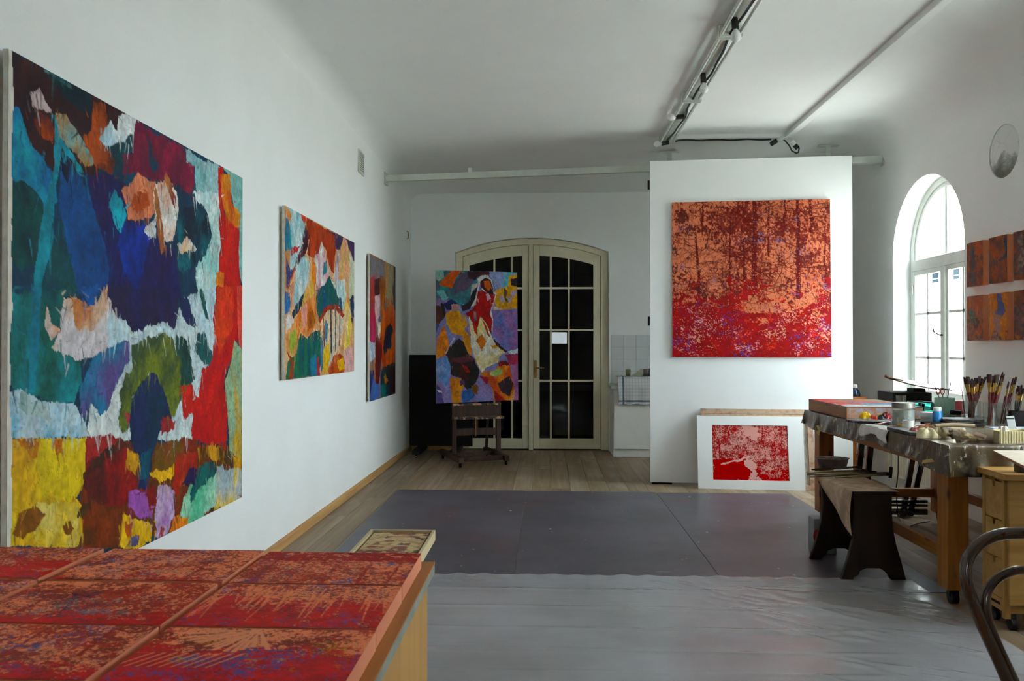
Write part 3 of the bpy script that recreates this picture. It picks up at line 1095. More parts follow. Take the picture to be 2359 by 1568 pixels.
B_ = [
 ([(690, 180), (1300, 200), (1300, 700), (1160, 920), (700, 920), (640, 800), (700, 500)], 'cad6d6', 'b8ccd0', .5),
 ([(500, 915), (1460, 960), (1460, 1330), (700, 1580), (470, 1580)], '7e2a1a', '5c3414', .4),
 ([(40, 40), (180, 50), (260, 100), (330, 260), (400, 400), (480, 430), (490, 560), (440, 690), (330, 700), (200, 640), (80, 640), (40, 400)], '0e5a50', '1f8088'),
 ([(240, 0), (480, 0), (380, 60), (370, 260), (330, 300), (260, 100)], '0e5a50', '0d4650'),
 ([(195, 0), (250, 0), (240, 200), (230, 400), (210, 640), (160, 640), (180, 300)], '1f7f94', '1a6f88', .5),
 ([(470, 0), (600, 0), (590, 110), (560, 130)], '1a5aa0', '14508a'),
 ([(380, 60), (480, 80), (560, 130), (650, 60), (700, 180), (720, 300), (660, 360), (600, 430), (480, 440), (400, 400), (300, 380), (370, 260)], 'c8b0a0', 'cfc8cc'),
 ([(430, 60), (560, 120), (650, 0), (640, 140), (560, 260), (460, 260)], 'bb7848', 'c8a890'),
 ([(280, 100), (310, 220), (370, 260), (300, 330), (270, 240)], 'd8a48c', 'c0b0a8', .7),
 ([(650, 0), (1090, 0), (1060, 260), (1000, 220), (900, 240), (840, 260), (800, 280), (740, 200), (690, 180)], '1a1a52', '241a3c'),
 ([(660, 120), (700, 190), (760, 200), (800, 290), (860, 270), (900, 240), (960, 230), (1050, 265), (1080, 100), (1130, 60), (1300, 0), (1300, 380), (1240, 300), (1100, 280), (960, 300), (860, 320), (800, 360), (760, 340), (680, 420), (650, 350)], 'cdd9d8', 'b4ccd4'),
 ([(1080, 60), (1130, 70), (1190, 250), (1170, 260), (1100, 180)], '182048', '1a3a50', .8),
 ([(1190, 0), (1230, 40), (1260, 200), (1240, 190)], '1a5a50', '184a48', .6),
 ([(480, 600), (560, 420), (640, 370), (780, 320), (770, 460), (700, 600), (640, 740), (600, 770), (560, 700), (490, 810)], '2a6f94', '5a4a80'),
 ([(540, 700), (600, 770), (660, 700), (720, 560), (760, 480), (740, 640), (710, 800), (740, 880), (700, 905), (515, 912)], 'd9e0de', 'd0d8d6'),
 ([(30, 660), (110, 620), (200, 640), (300, 700), (440, 700), (500, 810), (520, 912), (30, 912)], 'b8ccd4', '7fb4cc'),
 ([(110, 630), (160, 640), (200, 700), (290, 720), (300, 800), (230, 790), (150, 770), (110, 720)], '7f9c98', 'b8c8c8'),
 ([(790, 340), (900, 310), (1000, 290), (1140, 310), (1150, 480), (1160, 560), (1090, 640), (1060, 760), (1030, 780), (960, 620), (900, 520), (860, 580), (800, 660), (780, 860), (740, 890), (710, 840), (730, 700), (720, 620), (760, 520), (790, 500)], '6a7424', '34482a'),
 ([(1060, 290), (1140, 310), (1165, 560), (1090, 590), (1100, 450)], '0e322c', '14403c'),
 ([(750, 760), (785, 750), (785, 830), (765, 830)], 'a83a40', '8a2a38'),
 ([(1180, 300), (1230, 270), (1250, 380), (1290, 400), (1280, 500), (1200, 440), (1160, 400)], '1a5050', '2a4048'),
 ([(900, 520), (940, 540), (1000, 680), (1030, 790), (960, 880), (920, 1020), (900, 1150), (880, 1215), (830, 1210), (830, 1050), (790, 950), (790, 680), (850, 580)], '0f2c44', '1c2450', .6),
 ([(850, 1000), (910, 960), (890, 1150), (830, 1160)], '145a70', '0f3a50', .6),
 ([(960, 800), (1000, 790), (1060, 820), (1020, 880), (970, 890)], 'b03a40', '8a2428'),
 ([(1300, 0), (1460, 0), (1460, 330), (1410, 320), (1390, 450), (1350, 560), (1370, 760), (1370, 1000), (1345, 930), (1300, 960), (1200, 920), (1160, 900), (1160, 760), (1100, 800), (1090, 600), (1150, 600), (1200, 660), (1210, 500), (1270, 480), (1290, 300)], 'a8130e', 'bc2c0e', .8),
 ([(1310, 0), (1410, 0), (1400, 250), (1330, 400), (1290, 300)], 'd0480f', 'c83010', .7),
 ([(1425, 0), (1460, 0), (1455, 370), (1435, 350)], 'd84a3a', 'c85a50', .4),
 ([(1390, 450), (1410, 320), (1430, 360), (1460, 370), (1460, 1070), (1380, 980), (1370, 760), (1350, 560)], 'b8902f', '8aa888', .6),
 ([(20, 915), (520, 912), (510, 1200), (460, 1280), (500, 1330), (490, 1568), (20, 1568)], 'c8981c', 'd8bf2c', .5),
 ([(230, 930), (510, 920), (500, 1180), (430, 1290), (320, 1270), (270, 1100)], 'dcc63a', 'd4b830'),
 ([(230, 1280), (450, 1300), (480, 1340), (460, 1568), (200, 1568)], 'd8c470', 'd0b040'),
 ([(80, 915), (240, 918), (230, 1020), (190, 1030), (130, 960)], 'a8641c', 'b87a1c'),
 ([(330, 915), (390, 915), (370, 1000), (340, 1010)], 'b0641c', 'a85a1c'),
 ([(80, 1490), (110, 1370), (210, 1310), (280, 1370), (240, 1440), (150, 1510)], '7a4a10', '8a5a14'),
 ([(370, 1450), (420, 1410), (440, 1460), (400, 1510)], '8a5a14', '7a4a10'),
 ([(520, 915), (640, 895), (740, 920), (780, 980), (820, 1130), (830, 1220), (770, 1290), (720, 1340), (640, 1320), (560, 1290), (500, 1200), (520, 1080)], '8a1f1f', '541a18'),
 ([(520, 915), (640, 893), (730, 920), (640, 990), (560, 1030), (515, 1060)], 'b03a3a', '9a2a28'),
 ([(560, 1030), (660, 960), (740, 930), (770, 960), (640, 1040), (540, 1120), (510, 1200), (510, 1120)], '3a2018', '5a2018'),
 ([(450, 1390), (500, 1300), (570, 1260), (560, 1310), (480, 1390)], '3a2a14', '4a3416'),
 ([(540, 1280), (640, 1330), (730, 1340), (720, 1500), (700, 1568), (470, 1568), (500, 1440)], '46300f', '7a3414'),
 ([(760, 980), (830, 1020), (820, 1140), (760, 1090)], 'd8a81c', 'c8901c'),
 ([(930, 980), (1040, 930), (1190, 910), (1200, 1000), (1180, 1080), (1100, 1120), (960, 1160), (900, 1140), (920, 1050)], '7a2a1a', '6a4a14'),
 ([(900, 1120), (1050, 1070), (1060, 1130), (960, 1170)], 'e0b020', 'd8a01c'),
 ([(1060, 1000), (1190, 980), (1180, 1090), (1130, 1110), (1060, 1260), (1050, 1100)], '9a2a20', 'd06040'),
 ([(1190, 960), (1300, 950), (1450, 1050), (1450, 1115), (1330, 1060), (1250, 1020), (1200, 1060)], 'c8921c', '4a3010'),
 ([(1130, 1210), (1200, 1160), (1300, 1080), (1320, 1200), (1300, 1330), (1200, 1390), (1130, 1450), (1080, 1350)], '5ab08a', '9fd0b4'),
 ([(1140, 1240), (1190, 1080), (1290, 1040), (1300, 1120), (1200, 1200), (1150, 1290)], '12424a', '1a5a58'),
 ([(1100, 1210), (1140, 1100), (1190, 1090), (1170, 1190)], '1a1a4a', '241a48'),
 ([(1310, 1080), (1460, 1110), (1460, 1290), (1300, 1340)], '9fb0b8', 'd8b84a'),
 ([(770, 1240), (860, 1230), (920, 1290), (910, 1400), (840, 1390), (770, 1330)], '9a5aa8', 'c8687a'),
 ([(740, 1370), (850, 1400), (920, 1420), (910, 1520), (860, 1568), (710, 1568)], 'e0b820', 'd8a820'),
 ([(750, 1420), (790, 1430), (780, 1510), (750, 1490)], 'b85a1c', 'a84a18'),
 ([(780, 1500), (830, 1500), (820, 1568), (780, 1568)], '4a4a70', '5a4a68'),
 ([(870, 1240), (940, 1170), (950, 1300), (915, 1330)], '9a2420', '7a1c1c'),
 ([(920, 1420), (950, 1200), (1000, 1200), (1050, 1250), (1040, 1360), (990, 1500), (930, 1520)], 'c0a8c8', '8a4a98'),
 ([(960, 1440), (990, 1440), (970, 1530), (945, 1520)], '9a2a20', 'a83a28'),
 ([(1045, 1370), (1130, 1380), (1130, 1450), (1020, 1500)], 'e08a20', 'd87a18'),
]
c1 = zc(K, K, 0, 80)
c2 = zc(K, K, 0, 660)
BIG = [([c1(*p) for p in L[0]],) + tuple(L[1:]) for L in A_] + [([c2(*p) for p in L[0]],) + tuple(L[1:]) for L in B_]


def with_margin(f, w):
    def fn(g):
        col = f(g)
        e = w * (0.35 + 1.3 * fbm(g['s'] * 3, g['t'] * 6, 4, 3))
        m = g['s'] < e
        col[m] = np.array(lin('d6d3c8')) * (0.85 + 0.3 * vnoise(g['s'][m] * 50, g['t'][m] * 25, 3)[:, None])
        return col
    return fn


XP = XL + 0.042
tl, tr, br = onX(20, 111, XP), onX(563, 413, XP), onX(553, 1147, XP)
z0, z1 = (tl.z + tr.z) / 2, br.z
y0, y1 = tl.y, onX(558, 780, XP).y
canvas('abstract_painting', 'huge abstract painting of deep blues, teal, red and yellow patches on the white wall', 'painting',
       (XP, y0, z0), (XP, y1, z0), (XP, y1, z1), (XP, y0, z1), 0.02, 'canvas_edge',
       with_margin(patches(BIG, lambda x, y: (x, y), ('0d3a52', '123048'), 7.0, 6.0, strokes=1500), 0.02), 430, 400, back='raw_wood')

K3 = 350 / 1098.0
S_ = [
 ([(190, 110), (300, 160), (320, 240), (290, 420), (250, 540), (215, 560), (215, 420), (185, 300)], 'd2dcda', '84b8c0'),
 ([(183, 180), (215, 240), (220, 420), (183, 430)], '1f7f88', '1a6a88'),
 ([(200, 110), (225, 180), (210, 220), (195, 160)], 'c8641c', 'd88a4a'),
 ([(290, 160), (340, 190), (320, 240), (300, 210)], 'c8402a', 'd8a0a0'),
 ([(330, 185), (480, 275), (530, 310), (550, 430), (530, 600), (490, 520), (470, 430), (440, 360), (420, 450), (370, 490), (330, 450), (350, 350), (330, 260)], 'b8481a', '8a2a10'),
 ([(480, 275), (690, 378), (685, 530), (640, 420), (600, 350), (570, 430), (545, 420), (530, 320)], '46305a', '382848'),
 ([(325, 240), (350, 340), (330, 450), (290, 530), (240, 580), (195, 720), (185, 700), (240, 540), (290, 420)], '6a1c1c', '30182c'),
 ([(215, 410), (285, 400), (270, 440), (215, 475)], 'c0281a', 'b02010'),
 ([(183, 480), (215, 560), (240, 570), (195, 690), (183, 690)], '3a3a6a', '2a3060'),
 ([(190, 700), (240, 560), (260, 540), (220, 640)], 'c8541c', 'b84a18'),
 ([(260, 540), (320, 460), (355, 520), (350, 640), (300, 760), (265, 860), (235, 790), (250, 650)], 'd6dedb', '98bcc4'),
 ([(215, 680), (250, 640), (235, 800), (215, 890)], 'd8a884', 'c88a68'),
 ([(183, 720), (215, 740), (210, 860), (183, 890)], '1a6aa0', '1a4a88'),
 ([(183, 890), (235, 900), (240, 950), (200, 1000), (183, 990)], 'e0d0c8', 'd4dad8'),
 ([(300, 760), (360, 660), (380, 680), (300, 830), (240, 930), (225, 880)], '1c2a3a', '203848'),
 ([(330, 700), (380, 620), (390, 730), (350, 800), (300, 900), (280, 920)], 'c8b040', 'd8a060'),
 ([(390, 470), (420, 450), (440, 360), (470, 450), (470, 560), (500, 560), (490, 620), (430, 740), (400, 680), (380, 600)], 'dcdcd8', 'c88a9a'),
 ([(455, 520), (480, 500), (480, 580), (455, 610)], '2a8a90', '2a7a88', .5),
 ([(375, 480), (400, 560), (395, 700), (370, 640)], 'd88a2a', 'c86a20'),
 ([(570, 440), (600, 345), (630, 360), (640, 560), (630, 640), (580, 620)], 'd8928a', 'd8b070'),
 ([(535, 620), (550, 430), (570, 450), (565, 660), (550, 690)], 'ccc8d0', '8a7a90'),
 ([(640, 430), (685, 530), (685, 640), (660, 800), (640, 760)], 'c8ccb0', 'd4d4c4'),
 ([(400, 720), (450, 690), (495, 610), (550, 700), (575, 790), (600, 870), (560, 840), (500, 830), (450, 880), (420, 930), (395, 850)], '1a5a40', '1a4a70'),
 ([(500, 600), (550, 690), (570, 640), (610, 640), (620, 760), (600, 850), (570, 770), (540, 700)], 'd4dfd8', 'a8c8c8'),
 ([(555, 780), (580, 770), (590, 870), (570, 850)], '183858', '1a4868'),
 ([(620, 760), (650, 860), (665, 980), (640, 1120), (600, 1150), (610, 900)], 'd8b848', 'e0c8a0'),
 ([(645, 780), (670, 750), (675, 900), (660, 960)], '1a2a4a', '183850'),
 ([(430, 920), (480, 850), (570, 840), (600, 910), (590, 1100), (550, 1190), (500, 1250), (450, 1210), (440, 1050)], 'dcb890', 'b8bcb0'),
 ([(415, 940), (470, 835), (550, 820), (608, 900), (590, 915), (545, 852), (480, 866), (430, 955)], 'a83a1a', '8a2a18', .5),
 ([(448, 900), (458, 890), (470, 1100), (460, 1150)], '8a4a3a', '5a3a3a', .4),
 ([(505, 850), (515, 850), (520, 1150), (510, 1190)], '7a3a2a', '5a3a3a', .4),
 ([(538, 845), (546, 845), (545, 1150), (538, 1170)], '8a5a3a', '6a3a3a', .4),
 ([(572, 860), (580, 870), (575, 1120), (568, 1130)], '9a5a3a', '8a4a2a', .4),
 ([(470, 930), (490, 960), (480, 1100), (465, 1050)], '3a6a88', '5a8a98', .5),
 ([(230, 960), (330, 790), (390, 760), (400, 960), (330, 1060), (290, 1010), (260, 1110), (200, 1200), (183, 1130), (183, 1030)], 'd89860', 'c8682c'),
 ([(290, 850), (340, 800), (330, 980), (300, 1000)], 'd8a090', 'c88878'),
 ([(345, 880), (385, 860), (400, 960), (350, 1000)], '8a4a28', 'a8641c'),
 ([(210, 1040), (260, 970), (265, 1080), (230, 1200), (200, 1120)], '8a9a3a', 'a8a84a'),
 ([(290, 1020), (340, 1060), (390, 1010), (430, 1000), (450, 1210), (400, 1340), (180, 1365), (200, 1230), (260, 1170), (270, 1080)], '1a6a44', '0f4a56'),
 ([(183, 1150), (240, 1230), (235, 1360), (200, 1360), (220, 1240)], '5a2a1a', '8a3a1a', .6),
 ([(360, 1220), (400, 1170), (420, 1330), (370, 1340)], '2a7a98', '1f6a88', .5),
 ([(405, 1210), (420, 1190), (432, 1335), (410, 1335)], 'b03030', '9a2a38', .4),
 ([(430, 1060), (450, 1040), (460, 1250), (440, 1320)], '3a5a70', '5a8090', .5),
 ([(455, 1150), (490, 1080), (505, 1200), (470, 1320), (455, 1320)], 'd8b030', 'c8a028', .5),
 ([(480, 1295), (530, 1190), (590, 1170), (615, 1280), (600, 1310), (490, 1320)], 'b8541c', '9a3a18'),
 ([(555, 1230), (600, 1200), (615, 1280), (570, 1300)], 'd8a820', 'c8901c'),
 ([(600, 1150), (670, 1110), (675, 1300), (615, 1310)], 'd8b0ac', 'c89a98'),
]
y0 = onX(656, 700, XP).y
y1 = onX(816, 700, XP).y
z0 = (onX(656, 472, XP).z + onX(817, 560, XP).z) / 2
z1 = (onX(652, 873, XP).z + onX(815, 857, XP).z) / 2
canvas('abstract_painting', 'abstract painting of orange flame and green cave shapes, between the huge and the narrow one', 'painting',
       (XP, y0, z0), (XP, y1, z0), (XP, y1, z1), (XP, y0, z1), 0.02, 'canvas_edge',
       patches(S_, zc(K3, K3, 600, 440), ('d8b088', 'c88a58'), 3.2, 5.0, (1.6, .6), strokes=1000), 220, 240, back='raw_wood')

T_ = [
 ([(790, 460), (980, 550), (980, 700), (790, 640)], '8a6a50', '6a7a90'),
 ([(900, 500), (975, 550), (960, 800), (900, 760)], '7a8a80', 'b8843a'),
 ([(960, 540), (985, 550), (985, 1000), (960, 900)], '1c2430', '3a3040'),
 ([(785, 640), (830, 600), (830, 1000), (785, 1060)], 'a83a30', '8a4a68'),
 ([(820, 640), (870, 620), (875, 760), (830, 760)], '3a1416', '4a1c18'),
 ([(826, 760), (862, 750), (860, 900), (835, 960)], 'd8b8b4', 'c8a0a8', .6),
 ([(865, 600), (905, 640), (900, 880), (870, 900)], '6a3a2a', 'b8641c'),
 ([(790, 860), (830, 900), (830, 1080), (785, 1120)], 'b02a30', 'a83a70'),
 ([(850, 940), (885, 960), (880, 1080), (850, 1060)], 'd8c8b0', 'c8d0c8'),
 ([(880, 870), (960, 820), (985, 960), (970, 1240), (880, 1280), (860, 1100)], 'a83c1a', 'c8642a'),
 ([(900, 1000), (940, 950), (958, 1000), (945, 1130), (915, 1140), (890, 1190), (885, 1100)], '0d1420', '141c30'),
 ([(785, 1080), (830, 1100), (835, 1200), (785, 1240)], 'c8ccd8', '8a9ac0'),
 ([(840, 1060), (880, 1120), (870, 1300), (850, 1440), (830, 1400), (830, 1180)], '6a1414', '4a1014'),
 ([(780, 1310), (820, 1290), (830, 1440), (780, 1520)], '23285a', '1a1f48'),
 ([(815, 1330), (840, 1390), (870, 1400), (860, 1500), (790, 1520)], '3a6aa0', '4a5a98'),
 ([(870, 1290), (960, 1230), (985, 1260), (985, 1470), (870, 1490)], '121c2a', '1a3a38'),
 ([(890, 1340), (905, 1320), (925, 1370), (900, 1390)], 'b85a1c', '8a7a1c'),
 ([(935, 1300), (985, 1230), (985, 1470), (940, 1480)], '2a1218', '3a1a18'),
 ([(870, 1400), (900, 1380), (910, 1490), (870, 1500)], '1a6a6a', '1a5a50'),
]
y0 = onX(852, 750, XP).y
y1 = onX(911, 750, XP).y
z0 = (onX(852, 585, XP).z + onX(911, 613, XP).z) / 2
z1 = (onX(848, 924, XP).z + onX(911, 908, XP).z) / 2
canvas('abstract_painting', 'narrow looking abstract painting of rust, blue and black streaks, the one nearest the corner', 'painting',
       (XP, y0, z0), (XP, y1, z0), (XP, y1, z1), (XP, y0, z1), 0.02, 'canvas_edge',
       patches(T_, zc(K3, K3, 600, 440), ('a86a38', '5a6478'), 3.0, 7.0, (3.0, .5), strokes=1600, k_=.8), 170, 220, back='raw_wood')

E_ = [
 ([(0, 0), (400, 0), (500, 60), (500, 180), (400, 400), (320, 420), (200, 360), (0, 320)], '2f8a86', '4a5a70'),
 ([(0, 0), (130, 0), (110, 90), (60, 140), (0, 100)], '6aa8a8', '8ab0a0'),
 ([(60, 180), (130, 100), (200, 20), (310, 5), (250, 110), (210, 210), (120, 200)], 'd8641c', 'c85a18'),
 ([(300, 40), (450, 30), (470, 130), (400, 240), (230, 290), (260, 160)], '5a5068', '4a4858'),
 ([(20, 250), (110, 240), (170, 340), (100, 370)], '7ab8bc', '5aa0a8'),
 ([(390, 20), (650, 20), (640, 70), (540, 70), (470, 130), (400, 110)], '5a2a30', '3a2028'),
 ([(640, 20), (990, 30), (980, 200), (720, 240), (690, 170)], '66b0bc', '9aa4d4'),
 ([(720, 230), (860, 200), (870, 80), (990, 60), (990, 460), (880, 460), (800, 470), (720, 420), (700, 360)], 'dca41c', 'c8901c'),
 ([(890, 110), (990, 100), (990, 220), (940, 200), (900, 190)], '2a1f30', '38283a'),
 ([(810, 220), (850, 240), (840, 330), (880, 380), (850, 400), (820, 330)], '3a2a24', '5a4a20'),
 ([(900, 260), (950, 240), (970, 280), (900, 330)], 'b0a0c0', '8a7aa0'),
 ([(760, 310), (810, 310), (820, 380), (770, 390)], 'b8a8b8', 'a898b0'),
 ([(850, 330), (900, 330), (900, 390), (860, 390)], 'b0a0b8', '9a8aa8'),
 ([(700, 420), (800, 460), (820, 500), (770, 510), (700, 470)], 'd8b890', 'c8a070'),
 ([(680, 480), (900, 470), (990, 500), (990, 940), (870, 950), (760, 860), (670, 720), (680, 600)], '5f74b4', '8f689e'),
 ([(500, 190), (510, 260), (470, 380), (420, 460), (330, 500), (310, 420), (400, 390), (450, 260)], '1e1820', '30222a', .7),
 ([(440, 180), (505, 160), (500, 200), (450, 250), (420, 320)], 'c8c4b8', 'b8b0a0', .6),
 ([(510, 110), (560, 70), (620, 70), (670, 120), (700, 260), (725, 300), (695, 380), (665, 480), (690, 580), (680, 740), (640, 540), (560, 240), (540, 150), (505, 280), (480, 420), (430, 440), (480, 340), (510, 200)], 'e0e0dc', 'd4d8d8', .6),
 ([(530, 150), (600, 95), (660, 120), (690, 220), (700, 320), (640, 300), (590, 250), (540, 200)], '4a1420', '3a1418', .5),
 ([(580, 140), (650, 130), (672, 200), (640, 252), (590, 210)], 'd8742a', 'c8601c', .4),
 ([(510, 260), (570, 250), (640, 290), (720, 290), (690, 380), (650, 510), (680, 600), (660, 770), (620, 660), (560, 560), (500, 700), (430, 600), (365, 520), (460, 450), (490, 380)], 'ac1812', '981410', .6),
 ([(600, 290), (635, 275), (665, 335), (625, 370)], 'd0a8b8', 'c88a98', .5),
 ([(460, 490), (490, 500), (500, 590), (470, 600)], '5a6088', 'c89a40', .5),
 ([(405, 550), (500, 700), (540, 550), (600, 620), (680, 800), (740, 860), (850, 950), (760, 1010), (740, 1090), (600, 1150), (560, 1215), (500, 1090), (470, 1000), (430, 900), (420, 700)], 'dcdad0', 'd8ca90', .8),
 ([(560, 590), (600, 640), (660, 800), (620, 760)], '9a2018', 'b83a20', .5),
 ([(440, 620), (500, 680), (510, 780), (470, 720)], 'b83a18', 'c85a1c', .5),
 ([(480, 830), (560, 760), (610, 840), (560, 950)], 'c8741c', 'b8601c'),
 ([(660, 890), (740, 880), (750, 910), (680, 930)], 'd8a01c', 'c8901c'),
 ([(680, 800), (740, 850), (860, 960), (830, 970), (720, 880)], '6a2420', '3a1a20', .6),
 ([(860, 950), (990, 920), (990, 980), (890, 990)], 'c8d8e0', '8ab0c8'),
 ([(110, 400), (200, 350), (290, 400), (250, 430), (180, 480), (150, 470)], '1f3068', '182448', .7),
 ([(80, 400), (120, 400), (130, 500), (110, 580), (80, 480)], '181c2a', '20283a'),
 ([(200, 410), (280, 400), (300, 460), (210, 475)], 'd09890', 'c88a84', .5),
 ([(200, 480), (290, 480), (400, 640), (350, 700), (420, 780), (440, 1000), (350, 960), (330, 780), (200, 740), (140, 620), (130, 520)], 'dcb420', 'cc8a1c', .7),
 ([(300, 500), (380, 550), (400, 640), (340, 580)], 'b88a68', 'a87a58', .6),
 ([(0, 420), (80, 430), (120, 560), (60, 640), (0, 660)], '4a2a28', '6a3a20'),
 ([(0, 640), (60, 640), (40, 720), (0, 780)], '2a3a78', '3a4a88'),
 ([(120, 640), (160, 800), (180, 930), (120, 1000), (20, 1050), (40, 800)], 'dc881c', 'c8684a'),
 ([(230, 790), (250, 800), (190, 890), (170, 970), (130, 990), (170, 900)], 'd4d0d4', 'b8a0c0', .5),
 ([(290, 800), (350, 850), (400, 980), (480, 1040), (490, 1110), (530, 1180), (510, 1270), (470, 1350), (400, 1420), (340, 1360), (320, 1270), (200, 1230), (190, 1120), (140, 990), (200, 880)], '3f1e16', '22201f'),
 ([(200, 1040), (450, 1010), (480, 1060), (320, 1090), (200, 1090)], '5a2c34', '4a2428'),
 ([(310, 1090), (380, 1140), (420, 1210), (360, 1190)], 'b03018', '8a2414'),
 ([(180, 1270), (300, 1270), (350, 1370), (310, 1430), (310, 1568), (215, 1568), (190, 1400)], 'd08a1c', 'b0601c'),
 ([(300, 1290), (350, 1290), (360, 1350), (310, 1360)], '5a3a60', '4a3450'),
 ([(530, 1200), (700, 1180), (780, 1080), (880, 1120), (910, 1240), (940, 1400), (900, 1550), (700, 1550), (690, 1400), (620, 1300)], 'd8801c', 'c0501a'),
 ([(740, 1090), (830, 1060), (890, 1130), (820, 1120), (760, 1130)], '5a1418', '8a1c1c'),
 ([(660, 1190), (780, 1150), (800, 1210), (740, 1250), (650, 1240)], 'a8bc78', '88a860'),
 ([(590, 1150), (740, 1110), (740, 1140), (600, 1190)], '7a78b0', '6a6aa0'),
 ([(740, 1340), (800, 1280), (880, 1250), (920, 1330), (890, 1480), (800, 1440)], '241a26', '3a2430'),
 ([(530, 1240), (640, 1260), (620, 1350)], 'a01c28', '8a1c38'),
 ([(700, 1410), (860, 1545), (710, 1545)], '8a1c18', 'a83018'),
 ([(930, 1400), (950, 1400), (920, 1540), (880, 1540)], 'd8a060', 'd09050', .4),
 ([(830, 1000), (990, 990), (990, 1110), (890, 1120)], 'a83a58', '8a2a3a'),
 ([(900, 1110), (990, 1100), (990, 1550), (940, 1550), (940, 1350)], 'a86a98', '8a5a98', .6),
 ([(20, 1060), (150, 1020), (190, 1130), (190, 1230), (150, 1400), (60, 1300), (20, 1200)], '9fa8d0', '6a90c8'),
 ([(0, 1330), (70, 1380), (120, 1568), (0, 1568)], '5a4a88', '4a4a80'),
 ([(30, 1400), (90, 1420), (90, 1440), (50, 1430)], 'e0d8e4', 'd8d0e0', .3),
 ([(330, 1420), (420, 1380), (480, 1470), (380, 1560), (320, 1540)], '2f6aa0', '3a5a98'),
 ([(430, 1360), (510, 1340), (510, 1460), (440, 1440)], '7a4a24', '8a5a20'),
]
M['pale_edge'] = mat('pale_canvas_edge', 'c9c6cc', 'b5b3bc', rough=0.8)
KE = 200 / 1012.0
eTL, eTR = onY(1004, 621.5, 9.56), onY(1191, 627, 9.86)
eBR, eBL = onY(1194, 921, 9.80), onY(1005, 929, 9.50)
canvas('easel_painting', 'painting of a red and white clad dancer and a yellow figure, standing on the easel', 'painting',
       eTL, eTR, eBR, eBL, 0.025, 'pale_edge', patches(E_, zc(KE, KE, 1000, 620), ('7a80b4', '8a78a8'), 2.0, 9.0, strokes=600, k_=.6), 200, 310, back='raw_wood')


# ---------------------------------------------------------------- the red forest pictures
def mixc(col, m, c):
    m = np.clip(m, 0, 1).ravel()[:, None]
    return col * (1 - m) + np.array(c) * m


def sstep(x, w):
    return np.clip(x / w + .5, 0, 1)


